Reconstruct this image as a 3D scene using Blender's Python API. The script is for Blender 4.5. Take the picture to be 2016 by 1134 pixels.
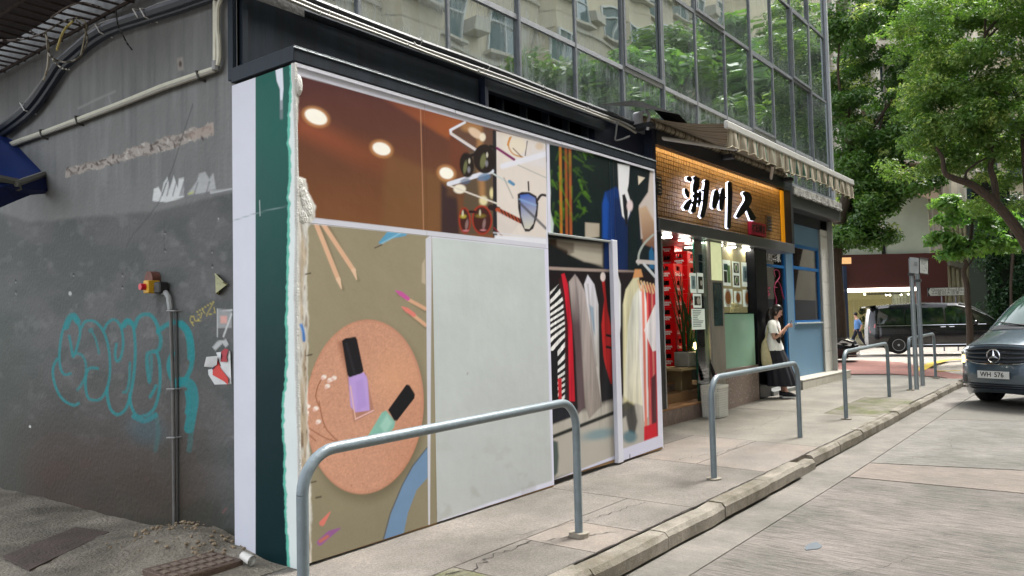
import bpy, bmesh, math, random
import numpy as np
from mathutils import Vector, Matrix
random.seed(7); RNG=np.random.default_rng(7)
PI=math.pi
SC=bpy.context.scene; COL=SC.collection
for _o in list(bpy.data.objects): bpy.data.objects.remove(_o)
# ---------------------------------------------------------------- camera
PITCH,ROLL,YAW,FOC=0.047116,-0.023103,0.909589,1560.0
CZ=1.5
F0=np.array([math.sin(YAW)*math.cos(PITCH),math.cos(YAW)*math.cos(PITCH),math.sin(PITCH)])
_r0=np.array([math.cos(YAW),-math.sin(YAW),0.0]); _u0=np.cross(_r0,F0)
R0=math.cos(ROLL)*_r0+math.sin(ROLL)*_u0; U0=-math.sin(ROLL)*_r0+math.cos(ROLL)*_u0
CAMP=np.array([0,0,CZ])
cam=bpy.data.cameras.new('camera'); camo=bpy.data.objects.new('camera',cam); COL.objects.link(camo)
cam.sensor_width=36; cam.lens=36*FOC/2016; cam.clip_start=.05; cam.clip_end=600
camo.matrix_world=Matrix(((R0[0],U0[0],-F0[0],0),(R0[1],U0[1],-F0[1],0),(R0[2],U0[2],-F0[2],CZ),(0,0,0,1)))
SC.camera=camo
# ---------------------------------------------------------------- light
SUN_EL,SUN_ROT=math.radians(58),math.radians(110)
wd=bpy.data.worlds.new('World'); SC.world=wd; wd.use_nodes=True
nt=wd.node_tree; nt.nodes.clear()
sky=nt.nodes.new('ShaderNodeTexSky'); sky.sky_type='NISHITA'; sky.sun_disc=False
sky.sun_elevation=SUN_EL; sky.sun_rotation=SUN_ROT; sky.air_density=1.0; sky.dust_density=3.0; sky.ozone_density=1.0
hs=nt.nodes.new('ShaderNodeHueSaturation'); hs.inputs['Saturation'].default_value=.22; hs.inputs['Value'].default_value=1.25
bg=nt.nodes.new('ShaderNodeBackground'); bg.inputs[1].default_value=.15
wo=nt.nodes.new('ShaderNodeOutputWorld')
nt.links.new(sky.outputs[0],hs.inputs['Color']); nt.links.new(hs.outputs[0],bg.inputs[0]); nt.links.new(bg.outputs[0],wo.inputs[0])
sl=bpy.data.lights.new('sun','SUN'); sl.energy=1.5; sl.angle=math.radians(20); sl.color=(1,.96,.9)
so=bpy.data.objects.new('sun',sl); COL.objects.link(so)
_sd=Vector((math.sin(SUN_ROT)*math.cos(SUN_EL),math.cos(SUN_ROT)*math.cos(SUN_EL),math.sin(SUN_EL)))
so.rotation_euler=_sd.to_track_quat('Z','Y').to_euler()
SC.view_settings.view_transform='Standard'; SC.view_settings.look='None'; SC.view_settings.gamma=1; SC.view_settings.use_curve_mapping=False
SC.view_settings.exposure=1.95
SC.render.film_transparent=False
try:
    SC.cycles.max_bounces=7; SC.cycles.diffuse_bounces=4; SC.cycles.transparent_max_bounces=8; SC.cycles.caustics_reflective=False; SC.cycles.caustics_refractive=False
except Exception: pass
# ---------------------------------------------------------------- rays: photo measurements turned into points on real planes
def ray(x,y): return F0+R0*(x-1008)/FOC-U0*(y-567)/FOC
def onY(x,y,Y): d=ray(x,y); return CAMP+d*(Y/d[1])
def onX(x,y,X): d=ray(x,y); return CAMP+d*(X/d[0])
def onZ(x,y,Z): d=ray(x,y); return CAMP+d*((Z-CZ)/d[2])
def dep(x,y,D): return CAMP+ray(x,y)*D
def proj(P):
    P=np.asarray(P,float)-CAMP; w=P@F0; return 1008+FOC*(P@R0)/w, 567-FOC*(P@U0)/w
# ---------------------------------------------------------------- colour + materials
def lin(c):
    c=np.asarray(c,float)/255.; return np.where(c<=.04045,c/12.92,((c+.055)/1.055)**2.4)
def rgba(c): return tuple(float(v) for v in c[:3])+(1,)
_M={}
def mat(name,col=(128,128,128),rough=.6,speck=0,metal=0,var=.12,scale=6,bump=.0,bscale=60,spec=.5,stretch=(1,1,1),col2=None,emit=None,estr=1,coat=0,alpha=1,trans=0,ior=1.45,detail=5,attr=None,sss=0):
    """generic procedural material: base colour broken up by noise, optional second colour patches and fine relief"""
    if name in _M: return _M[name]
    m=bpy.data.materials.new(name); _M[name]=m; m.use_nodes=True; t=m.node_tree; N=t.nodes; L=t.links
    b=N['Principled BSDF']; b.inputs['Roughness'].default_value=rough; b.inputs['Metallic'].default_value=metal
    b.inputs['Specular IOR Level'].default_value=spec; b.inputs['Coat Weight'].default_value=coat; b.inputs['Coat Roughness'].default_value=.06
    b.inputs['Transmission Weight'].default_value=trans; b.inputs['IOR'].default_value=ior; b.inputs['Alpha'].default_value=alpha
    c=lin(col)
    tc=N.new('ShaderNodeTexCoord'); mp=N.new('ShaderNodeMapping'); mp.inputs['Scale'].default_value=stretch
    L.new(tc.outputs['Object'],mp.inputs['Vector'])
    if attr:
        at=N.new('ShaderNodeAttribute'); at.attribute_name=attr; src=at.outputs['Color']
    else:
        rg=N.new('ShaderNodeRGB'); rg.outputs[0].default_value=rgba(c); src=rg.outputs[0]
    if col2 is not None:
        n2=N.new('ShaderNodeTexNoise'); n2.inputs['Scale'].default_value=scale*.35; n2.inputs['Detail'].default_value=6; n2.inputs['Roughness'].default_value=.65
        L.new(mp.outputs[0],n2.inputs['Vector'])
        rp=N.new('ShaderNodeValToRGB'); rp.color_ramp.elements[0].position=.42; rp.color_ramp.elements[1].position=.62
        L.new(n2.outputs[0],rp.inputs[0]); mx=N.new('ShaderNodeMix'); mx.data_type='RGBA'
        L.new(rp.outputs[0],mx.inputs[0]); L.new(src,mx.inputs[6]); mx.inputs[7].default_value=rgba(lin(col2)); src=mx.outputs[2]
    if var>0:
        n1=N.new('ShaderNodeTexNoise'); n1.inputs['Scale'].default_value=scale; n1.inputs['Detail'].default_value=detail; n1.inputs['Roughness'].default_value=.6
        L.new(mp.outputs[0],n1.inputs['Vector'])
        mr=N.new('ShaderNodeMapRange'); mr.inputs[1].default_value=.25; mr.inputs[2].default_value=.75; mr.inputs[3].default_value=1-var; mr.inputs[4].default_value=1+var
        L.new(n1.outputs[0],mr.inputs[0]); vm=N.new('ShaderNodeVectorMath'); vm.operation='SCALE'
        L.new(src,vm.inputs[0]); L.new(mr.outputs[0],vm.inputs['Scale']); src=vm.outputs[0]
        rr=N.new('ShaderNodeMapRange'); rr.inputs[3].default_value=max(0,rough-.08); rr.inputs[4].default_value=min(1,rough+.08); L.new(n1.outputs[0],rr.inputs[0]); L.new(rr.outputs[0],b.inputs['Roughness'])
    if speck>0:
        for sc_,am in ((330,speck),(60,speck*.6)):
            n4=N.new('ShaderNodeTexNoise'); n4.inputs['Scale'].default_value=sc_; n4.inputs['Detail'].default_value=3; L.new(mp.outputs[0],n4.inputs['Vector'])
            m4=N.new('ShaderNodeMapRange'); m4.inputs[1].default_value=.34; m4.inputs[2].default_value=.66; m4.inputs[3].default_value=1-am; m4.inputs[4].default_value=1+am
            L.new(n4.outputs[0],m4.inputs[0]); v4=N.new('ShaderNodeVectorMath'); v4.operation='SCALE'; L.new(src,v4.inputs[0]); L.new(m4.outputs[0],v4.inputs['Scale']); src=v4.outputs[0]
    L.new(src,b.inputs['Base Color'])
    if bump>0:
        n3=N.new('ShaderNodeTexNoise'); n3.inputs['Scale'].default_value=bscale; n3.inputs['Detail'].default_value=6
        L.new(mp.outputs[0],n3.inputs['Vector']); bp=N.new('ShaderNodeBump'); bp.inputs['Strength'].default_value=bump; bp.inputs['Distance'].default_value=.02
        L.new(n3.outputs[0],bp.inputs['Height']); L.new(bp.outputs[0],b.inputs['Normal'])
    if emit is not None:
        b.inputs['Emission Color'].default_value=rgba(lin(emit)); b.inputs['Emission Strength'].default_value=estr
    if sss: b.inputs['Subsurface Weight'].default_value=sss; b.inputs['Subsurface Radius'].default_value=(.02,.008,.004)
    return m
def glass(name,tint=(200,215,210),rough=.02,mixv=.5):
    """thin window glass: mostly clear with a mirror part that grows at grazing angles"""
    if name in _M: return _M[name]
    m=bpy.data.materials.new(name); _M[name]=m; m.use_nodes=True; t=m.node_tree; N=t.nodes; L=t.links; N.clear()
    tr=N.new('ShaderNodeBsdfTransparent'); tr.inputs[0].default_value=rgba(lin(tint))
    gl=N.new('ShaderNodeBsdfGlossy'); gl.inputs['Roughness'].default_value=rough; gl.inputs[0].default_value=(.95,.97,1,1)
    fr=N.new('ShaderNodeFresnel'); fr.inputs[0].default_value=1.5
    mr=N.new('ShaderNodeMapRange'); mr.inputs[1].default_value=0; mr.inputs[2].default_value=1; mr.inputs[3].default_value=mixv*.1; mr.inputs[4].default_value=1
    L.new(fr.outputs[0],mr.inputs[0]); mx=N.new('ShaderNodeMixShader'); L.new(mr.outputs[0],mx.inputs[0]); L.new(tr.outputs[0],mx.inputs[1]); L.new(gl.outputs[0],mx.inputs[2])
    o=N.new('ShaderNodeOutputMaterial'); L.new(mx.outputs[0],o.inputs[0]); return m
# ---------------------------------------------------------------- mesh builder
class MB:
    def __init__(s): s.v=[]; s.f=[]; s.mi=[]; s.cur=0
    def add(s,vs,fs):
        n=len(s.v); s.v+= [tuple(map(float,v)) for v in vs]; s.f+=[tuple(i+n for i in f) for f in fs]; s.mi+=[s.cur]*len(fs); return s
    def box(s,x0,x1,y0,y1,z0,z1):
        x0,x1=sorted((x0,x1)); y0,y1=sorted((y0,y1)); z0,z1=sorted((z0,z1))
        return s.add([(x0,y0,z0),(x1,y0,z0),(x1,y1,z0),(x0,y1,z0),(x0,y0,z1),(x1,y0,z1),(x1,y1,z1),(x0,y1,z1)],[(0,3,2,1),(4,5,6,7),(0,1,5,4),(1,2,6,5),(2,3,7,6),(3,0,4,7)])
    def cbox(s,x0,x1,y0,y1,z0,z1,b=.01):
        """box with chamfered edges"""
        x0,x1=sorted((x0,x1)); y0,y1=sorted((y0,y1)); z0,z1=sorted((z0,z1)); b=min(b,(x1-x0)*.4,(y1-y0)*.4,(z1-z0)*.4)
        bm=bmesh.new(); r=bmesh.ops.create_cube(bm,size=1)
        for v in bm.verts: v.co=Vector(((x0+x1)/2+v.co.x*(x1-x0),(y0+y1)/2+v.co.y*(y1-y0),(z0+z1)/2+v.co.z*(z1-z0)))
        bmesh.ops.bevel(bm,geom=list(bm.edges),offset=b,segments=1,affect='EDGES'); bm.verts.index_update()
        s.add([v.co for v in bm.verts],[[v.index for v in f.verts] for f in bm.faces]); bm.free(); return s
    def hexa(s,p):  # 8 corners: bottom 4, top 4
        return s.add(p,[(0,3,2,1),(4,5,6,7),(0,1,5,4),(1,2,6,5),(2,3,7,6),(3,0,4,7)])
    def prism(s,poly,vec):
        n=len(poly); a=[np.array(p,float) for p in poly]; v=np.array(vec,float)
        return s.add(a+[p+v for p in a],[tuple(range(n)),tuple(range(2*n-1,n-1,-1))]+[(i,(i+1)%n,n+(i+1)%n,n+i)[::-1] for i in range(n)])
    def tube(s,pts,r,n=8,cap=True,closed=False):
        P=[np.array(p,float) for p in pts]; m=len(P); rr=r if hasattr(r,'__len__') else [r]*m
        T=[]
        for i in range(m):
            if closed: t=P[(i+1)%m]-P[i-1]
            else: t=P[min(i+1,m-1)]-P[max(i-1,0)]
            T.append(t/(np.linalg.norm(t)+1e-12))
        up=np.array([0,0,1.]) if abs(T[0][2])<.9 else np.array([1.,0,0])
        a=np.cross(T[0],up); a/=np.linalg.norm(a); vs=[]
        for i in range(m):
            a=a-T[i]*(a@T[i]); a/=np.linalg.norm(a)+1e-12; b=np.cross(T[i],a)
            for k in range(n):
                th=2*PI*k/n; vs.append(P[i]+rr[i]*(math.cos(th)*a+math.sin(th)*b))
        fs=[]
        for i in range(m if closed else m-1):
            j=(i+1)%m
            for k in range(n): fs.append((i*n+k,i*n+(k+1)%n,j*n+(k+1)%n,j*n+k))
        if cap and not closed: fs+= [tuple(range(n-1,-1,-1)),tuple((m-1)*n+k for k in range(n))]
        return s.add(vs,fs)
    def cyl(s,p0,p1,r,n=16,r2=None): return s.tube([p0,p1],[r,r if r2 is None else r2],n)
    def loft(s,rings,cap=True):
        n=len(rings[0]); m=len(rings); vs=[p for r in rings for p in r]
        fs=[(i*n+k,i*n+(k+1)%n,(i+1)*n+(k+1)%n,(i+1)*n+k) for i in range(m-1) for k in range(n)]
        if cap: fs+=[tuple(range(n-1,-1,-1)),tuple((m-1)*n+k for k in range(n))]
        return s.add(vs,fs)
    def grid(s,fn,nu,nv):
        vs=[fn(i/(nu),j/(nv)) for j in range(nv+1) for i in range(nu+1)]
        return s.add(vs,[(j*(nu+1)+i,j*(nu+1)+i+1,(j+1)*(nu+1)+i+1,(j+1)*(nu+1)+i) for j in range(nv) for i in range(nu)])
    def quad(s,a,b,c,d): return s.add([a,b,c,d],[(0,1,2,3)])
    def ball(s,c,r,nu=10,nv=7):
        r=r if hasattr(r,'__len__') else (r,r,r); vs=[(c[0],c[1],c[2]-r[2])]
        for j in range(1,nv):
            ph=-PI/2+PI*j/nv
            for i in range(nu): th=2*PI*i/nu; vs.append((c[0]+r[0]*math.cos(ph)*math.cos(th),c[1]+r[1]*math.cos(ph)*math.sin(th),c[2]+r[2]*math.sin(ph)))
        vs.append((c[0],c[1],c[2]+r[2])); L=len(vs)-1; fs=[(0,1+(i+1)%nu,1+i) for i in range(nu)]
        for j in range(nv-2):
            for i in range(nu): a=1+j*nu; fs.append((a+i,a+(i+1)%nu,a+nu+(i+1)%nu,a+nu+i))
        a=1+(nv-2)*nu; fs+=[(L,a+i,a+(i+1)%nu) for i in range(nu)]
        return s.add(vs,fs)
    def mesh(s,name,mats,smooth=False):
        me=bpy.data.meshes.new(name); me.from_pydata(s.v,[],s.f)
        for m in (mats if isinstance(mats,(list,tuple)) else [mats]): me.materials.append(m)
        if any(s.mi): me.polygons.foreach_set('material_index',s.mi)
        if smooth:
            me.polygons.foreach_set('use_smooth',[True]*len(me.polygons))
            try: me.set_sharp_from_angle(angle=math.radians(38 if smooth is True else smooth))
            except Exception: pass
        me.update(); return me
def fixn(me):
    bm=bmesh.new(); bm.from_mesh(me); bmesh.ops.recalc_face_normals(bm,faces=bm.faces); bm.to_mesh(me); bm.free()
def tag(o,label=None,cat=None,group=None,kind=None):
    if label: o['label']=label
    if cat: o['category']=cat
    if group: o['group']=group
    if kind: o['kind']=kind
    return o
def thing(name,label,cat,loc=(0,0,0),group=None,rz=0,kind=None):
    o=bpy.data.objects.new(name,None); COL.objects.link(o); o.location=Vector([float(v) for v in loc]); o.rotation_euler=(0,0,rz); o.empty_display_size=.1
    return tag(o,label,cat,group,kind)
def part(name,mb,m,parent=None,smooth=False,label=None,kind=None,local=False,me=None):
    """one mesh object; built in world coordinates unless local=True (then in its parent's frame)"""
    if me is None:
        me=mb if isinstance(mb,bpy.types.Mesh) else mb.mesh(name,m,smooth)
        if not isinstance(mb,bpy.types.Mesh): fixn(me)
    o=bpy.data.objects.new(name,me); COL.objects.link(o)
    if parent is not None:
        o.parent=parent
        if not local: o.matrix_parent_inverse=wm(parent).inverted()
    return tag(o,label,None,None,kind)
def wm(o):
    m=o.matrix_basis.copy()
    return (wm(o.parent)@o.matrix_parent_inverse@m) if o.parent else m
def solo(name,mb,m,label,cat,group=None,smooth=False,kind=None):
    o=part(name,mb,m,None,smooth); return tag(o,label,cat,group,kind)
def struct(name,mb,m,parent=None,smooth=False):
    o=part(name,mb,m,parent,smooth)
    if parent is None: o['kind']='structure'
    return o
def clone(o,loc=None,rz=None,label=None,parent=None):
    c=o.copy(); COL.objects.link(c)
    if parent is not None: c.parent=parent
    for ch in [q for q in bpy.data.objects if q.parent==o]: clone(ch,parent=c)
    if loc is not None: c.location=Vector([float(v) for v in loc])
    if rz is not None: c.rotation_euler=(0,0,rz)
    if label: c['label']=label
    return c
def text_mb(txt,size,fn,shear=0,depth=0,align='CENTER',bold=0,sx=1):
    """lettering as mesh; fn maps (u,v,w) text-plane coords to 3-D"""
    cu=bpy.data.curves.new('txt','FONT'); cu.body=txt; cu.size=size; cu.shear=shear; cu.align_x=align; cu.align_y='CENTER'; cu.offset=bold; cu.extrude=depth; cu.resolution_u=3
    ob=bpy.data.objects.new('txt',cu); COL.objects.link(ob)
    dg=bpy.context.evaluated_depsgraph_get(); me=bpy.data.meshes.new_from_object(ob.evaluated_get(dg))
    mb=MB(); mb.add([fn(v.co.x*sx,v.co.y,v.co.z) for v in me.vertices],[tuple(p.vertices) for p in me.polygons])
    bpy.data.objects.remove(ob); bpy.data.curves.remove(cu); bpy.data.meshes.remove(me); return mb
# ---------------------------------------------------------------- flat print: per-vertex colour on a fine grid
def vnoise(x,y,seed=0):
    xi=np.floor(x).astype(np.int64); yi=np.floor(y).astype(np.int64); fx=x-xi; fy=y-yi; fx=fx*fx*(3-2*fx); fy=fy*fy*(3-2*fy)
    def h(a,b):
        n=(a*374761393+b*668265263+seed*1442695041)&0x7fffffff; n=((n^(n>>13))*1274126177)&0x7fffffff; return ((n^(n>>16))&0xffff)/65535.
    return (h(xi,yi)*(1-fx)+h(xi+1,yi)*fx)*(1-fy)+(h(xi,yi+1)*(1-fx)+h(xi+1,yi+1)*fx)*fy
def fbm(x,y,seed=0,o=4):
    s=0;a=.5;t=0
    for k in range(o): s=s+a*vnoise(x*2**k,y*2**k,seed+k); t+=a; a*=.5
    return s/t
def sstep(d,s): t=np.clip(.5-d/(2*s+1e-9),0,1); return t*t*(3-2*t)
class Canvas:
    def __init__(s,P):
        s.P=P; s.x,s.y=proj(P); s.c=np.zeros((len(P),3)); s.h=np.zeros(len(P))
    def cov(s,d,soft): return sstep(d,soft)
    def blend(s,a,col):
        a=np.clip(a,0,1)[:,None]; col=np.asarray(col,float); s.c=s.c*(1-a)+col*a
    def fill(s,col): s.c[:]=lin(col)
    def sd(s,pts):
        p=np.array(pts,float); n=len(p); best=np.full(len(s.x),1e9); ins=np.zeros(len(s.x),bool)
        m=(s.x>p[:,0].min()-60)&(s.x<p[:,0].max()+60)&(s.y>p[:,1].min()-60)&(s.y<p[:,1].max()+60)
        X=s.x[m];Y=s.y[m]; b=np.full(len(X),1e9); q=np.zeros(len(X),bool)
        for i in range(n):
            a0=p[i];a1=p[(i+1)%n]; e=a1-a0; L=(e@e)+1e-12; t=np.clip(((X-a0[0])*e[0]+(Y-a0[1])*e[1])/L,0,1)
            b=np.minimum(b,np.hypot(X-a0[0]-t*e[0],Y-a0[1]-t*e[1]))
            c=((a0[1]>Y)!=(a1[1]>Y)); 
            if abs(e[1])>1e-9: c&=(X<(e[0])*(Y-a0[1])/e[1]+a0[0]); q^=c
        best[m]=np.where(q,-b,b); return best
    def poly(s,pts,col,soft=1.2,a=1):
        s.blend(sstep(s.sd(pts),soft)*a,lin(col))
    def gpoly(s,pts,p0,c0,p1,c1,soft=1.2,a=1):
        d=np.array(p1,float)-np.array(p0,float); t=np.clip(((s.x-p0[0])*d[0]+(s.y-p0[1])*d[1])/(d@d),0,1)[:,None]
        s.blend(sstep(s.sd(pts),soft)*a,lin(c0)*(1-t)+lin(c1)*t)
    def ell(s,cx,cy,rx,ry,rot,col,soft=1.2,a=1):
        c,n=math.cos(math.radians(rot)),math.sin(math.radians(rot)); u=(s.x-cx)*c+(s.y-cy)*n; v=-(s.x-cx)*n+(s.y-cy)*c
        k=np.hypot(u/rx,v/ry); s.blend(sstep((k-1)*min(rx,ry),soft)*a,lin(col))
    def line(s,pts,w,col,soft=1.0,a=1,h=0):
        p=np.array(pts,float); n=len(p); ws=w if hasattr(w,'__len__') else [w]*n; d=np.full(len(s.x),1e9)
        mw=max(ws)+20; m=(s.x>p[:,0].min()-mw)&(s.x<p[:,0].max()+mw)&(s.y>p[:,1].min()-mw)&(s.y<p[:,1].max()+mw)
        X=s.x[m];Y=s.y[m]; b=np.full(len(X),1e9)
        for i in range(n-1):
            a0=p[i];e=p[i+1]-a0;L=(e@e)+1e-12;t=np.clip(((X-a0[0])*e[0]+(Y-a0[1])*e[1])/L,0,1)
            b=np.minimum(b,np.hypot(X-a0[0]-t*e[0],Y-a0[1]-t*e[1])-(ws[i]*(1-t)+ws[i+1]*t)/2)
        d[m]=b; k=sstep(d,soft)*a; s.blend(k,lin(col)); 
        if h: s.h=np.maximum(s.h,k*h)
def spl(pts,n=6):
    p=np.array(pts,float); o=[]
    for i in range(len(p)-1):
        a=p[max(i-1,0)];b=p[i];c=p[i+1];d=p[min(i+2,len(p)-1)]
        for k in range(n):
            t=k/n; o.append(.5*((2*b)+(-a+c)*t+(2*a-5*b+4*c-d)*t*t+(-a+3*b-3*c+d)*t**3))
    o.append(p[-1]); return o
def grid_obj(name,fnP,nu,nv,paint,m,parent=None,normal=None):
    u,v=np.meshgrid(np.linspace(0,1,nu),np.linspace(0,1,nv)); P=fnP(u.ravel(),v.ravel()); C=Canvas(P); paint(C)
    if normal is not None: P=P+np.asarray(normal)[None,:]*C.h[:,None]
    i=(np.arange(nv-1)[:,None]*nu+np.arange(nu-1)[None,:]).ravel(); Fc=np.stack([i,i+1,i+nu+1,i+nu],1)
    me=bpy.data.meshes.new(name); me.vertices.add(len(P)); me.vertices.foreach_set('co',P.ravel().astype(np.float32))
    me.loops.add(Fc.size); me.loops.foreach_set('vertex_index',Fc.ravel().astype(np.int32)); me.polygons.add(len(Fc))
    me.polygons.foreach_set('loop_start',(np.arange(len(Fc))*4).astype(np.int32)); me.polygons.foreach_set('loop_total',np.full(len(Fc),4,np.int32))
    me.polygons.foreach_set('use_smooth',[True]*len(Fc)); me.update(calc_edges=True)
    ca=me.color_attributes.new('ink','FLOAT_COLOR','POINT'); cc=np.ones((len(P),4),np.float32); cc[:,:3]=np.clip(C.c,0,1); ca.data.foreach_set('color',cc.ravel())
    me.materials.append(m); o=bpy.data.objects.new(name,me); COL.objects.link(o)
    if parent is not None: o.parent=parent; o.matrix_parent_inverse=wm(parent).inverted()
    return o
def gz(X):   # ground height at the building line
    return float(np.interp(X,[-40,0,3.2,6,8.1,11.5,13.3,16,18,30,60],[-.3,-.08,0,.03,.09,.11,.17,.2,.2,.05,.05]))
def kz(X):   # kerb top height
    return float(np.interp(X,[-40,0,4,8.4,14,18,22,30,60],[-.32,-.08,.0,.04,.12,.17,.15,.05,.05]))
gzv=np.vectorize(gz); kzv=np.vectorize(kz)
# ================================================================ ground
M_pave=mat('pavement concrete',(118,114,107),.85,speck=.26,var=.16,scale=3.5,bump=.5,bscale=220,col2=(112,108,102))
M_kerb=mat('kerb concrete',(134,128,117),.85,speck=.2,var=.25,scale=6,bump=.7,bscale=90,col2=(98,92,78))
M_road=mat('brushed road concrete',(172,166,160),.85,var=.12,scale=4,bump=.6,bscale=60,stretch=(1,1,1))
M_dark=mat('dark joint',(46,42,38),.9,var=.1)
def road_mat(name,c,c2,stripes=1.0,var=.12):
    m=mat(name,c,.85,speck=.16,var=var,scale=3,bump=.5,bscale=200,col2=c2); t=m.node_tree; N=t.nodes; L=t.links
    tc=[n for n in N if n.type=='TEX_COORD'][0]; mp=N.new('ShaderNodeMapping'); mp.inputs['Scale'].default_value=(46,4.2,1); mp.inputs['Rotation'].default_value=(0,0,math.radians(7))
    L.new(tc.outputs['Object'],mp.inputs[0]); n=N.new('ShaderNodeTexNoise'); n.inputs['Scale'].default_value=1.0; n.inputs['Detail'].default_value=5; n.inputs['Roughness'].default_value=.7; L.new(mp.outputs[0],n.inputs['Vector'])
    b=N['Principled BSDF']; bp=[q for q in N if q.type=='BUMP'][0]; b2=N.new('ShaderNodeBump'); b2.inputs['Strength'].default_value=.9*stripes; b2.inputs['Distance'].default_value=.015
    L.new(n.outputs[0],b2.inputs['Height']); L.new(bp.outputs[0],b2.inputs['Normal']); L.new(b2.outputs[0],b.inputs['Normal'])
    src=b.inputs['Base Color'].links[0].from_socket; mr=N.new('ShaderNodeMapRange'); mr.inputs[1].default_value=.3; mr.inputs[2].default_value=.6; mr.inputs[3].default_value=1-.62*stripes; mr.inputs[4].default_value=1+.16*stripes
    L.new(n.outputs[0],mr.inputs[0]); vm=N.new('ShaderNodeVectorMath'); vm.operation='SCALE'; L.new(src,vm.inputs[0]); L.new(mr.outputs[0],vm.inputs['Scale']); L.new(vm.outputs[0],b.inputs['Base Color'])
    return m
# far ground sheet to the horizon
g=MB(); g.box(-160,260,-160,260,-.75,-.62); struct('ground',g,mat('far ground',(90,90,88),.9))
KY=2.66   # kerb line (outer edge) along the side street
def sheet(xs,ys,zf,dz=0):
    m=MB(); nx,ny=len(xs),len(ys); m.add([(x,y,zf(x,y)+dz) for y in ys for x in xs],[(j*nx+i,j*nx+i+1,(j+1)*nx+i+1,(j+1)*nx+i) for j in range(ny-1) for i in range(nx-1)]); return m
rz=lambda x,y: kz(x)-.118-.027*min(max((13.5-x)/5,0),1)-.012*min(max(KY-y,0),3)
def solid(x0,x1,y0,y1,zf,th,nx=8,ny=3,skew=0,skew1=None):
    """slab whose top follows zf, joints skewed"""
    xs=np.linspace(0,1,nx); ys=np.linspace(y0,y1,ny); m=MB(); top=[];
    P=[]
    for y in ys:
        for u in xs:
            x=x0+(x1-x0)*u+(skew+((skew if skew1 is None else skew1)-skew)*u)*(y-KY); P.append((x,y,zf(x,y)))
    n=len(P); Fq=[(j*nx+i,j*nx+i+1,(j+1)*nx+i+1,(j+1)*nx+i) for j in range(ny-1) for i in range(nx-1)]
    ring=[i for i in range(nx)]+[j*nx+nx-1 for j in range(1,ny)]+[(ny-1)*nx+i for i in range(nx-2,-1,-1)]+[j*nx for j in range(ny-2,0,-1)]
    V=P+[(a,b,c-th) for a,b,c in P]; Fc=Fq+[tuple(q+n for q in f[::-1]) for f in Fq]+[(ring[k],n+ring[k],n+ring[(k+1)%len(ring)],ring[(k+1)%len(ring)]) for k in range(len(ring))]
    return m.add(V,Fc)
road=struct('road',solid(-30,22.5,-9.5,KY-.3,lambda x,y:rz(x,y)-.03,.4,24,4),M_dark)
ra=road_mat('brushed concrete bay',(126,119,113),(102,99,92)); rb=road_mat('pinkish concrete strip',(132,122,113),(118,110,102),.6)
rc=road_mat('pale brushed bay',(127,124,118),(108,106,99),.9); rd=road_mat('smooth grey patch',(112,109,101),(104,101,93),.15,.1); re_=road_mat('worn concrete bay',(128,125,118),(112,109,101),.35)
SK=.11
for nm,x0,x1,mm,s0,s1 in (('road_slab',-24,-3.2,ra,0,0),('road_slab',-3.17,8.41,ra,0,-.06),('road_slab',8.445,9.18,rb,-.06,-.26),('road_slab',9.215,12.93,rc,-.26,-.3),('road_slab',12.945,15.5,rd,-.3,-.38),('road_slab',15.515,20.5,re_,-.38,-.5)):
    part(nm,solid(x0,x1,-4.4,KY-.34,rz,.2,14,8,s0,s1),mm,road)
part('road_slab',solid(-24,23,-9.4,-4.42,rz,.2,14,4),ra,road)
gut=struct('gutter',solid(-24,18.2,KY-.332,KY+.1,lambda x,y:rz(x,y)+.002,.2,30,2),road_mat('smooth gutter concrete',(124,119,112),(104,101,94),.3,.25),road)
# small patch of metal showing in the road
c=onZ(1602,1074,-.13); mb=MB(); mb.prism([(c[0]+.11*math.cos(a)*(1+.3*math.sin(3*a)),c[1]+.05*math.sin(a),rz(c[0],c[1])-.01) for a in np.linspace(0,2*PI,14)[:-1]],(0,0,.014)); part('worn_patch',mb,mat('grey scab',(84,92,98),.6),road)
# pavement
pz=lambda x,y: gz(x)+(kz(x)-gz(x))*min(max((5.0-y)/(5.0-KY),0),1)
pave=struct('pavement',solid(-20,3.15,KY+.16,4.32,lambda x,y:pz(x,y)-.012,.5,24,4),M_dark)
part('paving_bed',solid(3.151,18.9,KY+.16,5.6,lambda x,y:pz(x,y)-.012,.5,24,4),M_dark,pave)
mp1=mat('pavement speckled screed',(122,116,109),.88,speck=.3,var=.32,scale=1.6,bump=.55,bscale=260,col2=(99,95,88),detail=9)
mp2=mat('pavement smooth patch',(122,113,104),.85,speck=.2,var=.22,scale=3,bump=.25,bscale=120,col2=(116,110,103))
mp3=mat('pavement mossy patch',(112,108,96),.9,speck=.25,var=.25,scale=6,bump=.5,bscale=90,col2=(84,88,52))
mp4=mat('pavement far bay',(122,118,109),.88,speck=.24,var=.3,scale=1.6,bump=.3,bscale=150,col2=(112,108,99))
yo=KY+.155
pcs=[(-20,2.6,yo,4.32,mp1),(2.61,3.14,3.42,4.32,mp1),(3.145,5.9,3.42,5.6,mp1),(2.61,3.72,yo,3.41,mp3),(3.73,4.45,yo,3.41,mp1),(4.46,5.05,yo,3.41,mp2),(5.06,5.9,yo,3.41,mp1),
 (5.91,7.55,yo,5.6,mp1),(7.56,9.2,yo,3.55,mp2),(7.56,9.2,3.56,4.35,mp2),(7.56,9.2,4.36,5.6,mp1),(9.21,12.0,yo,5.6,mp4),(12.01,14.3,yo,3.6,mp3),(12.01,14.3,3.61,5.6,mp4),(14.31,18.9,yo,5.6,mp4)]
for a,b,c_,d,m_ in pcs: part('paving_slab',solid(a,b,c_,d,pz,.15,max(2,int((b-a)*1.5)),3),m_,pave)
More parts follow.
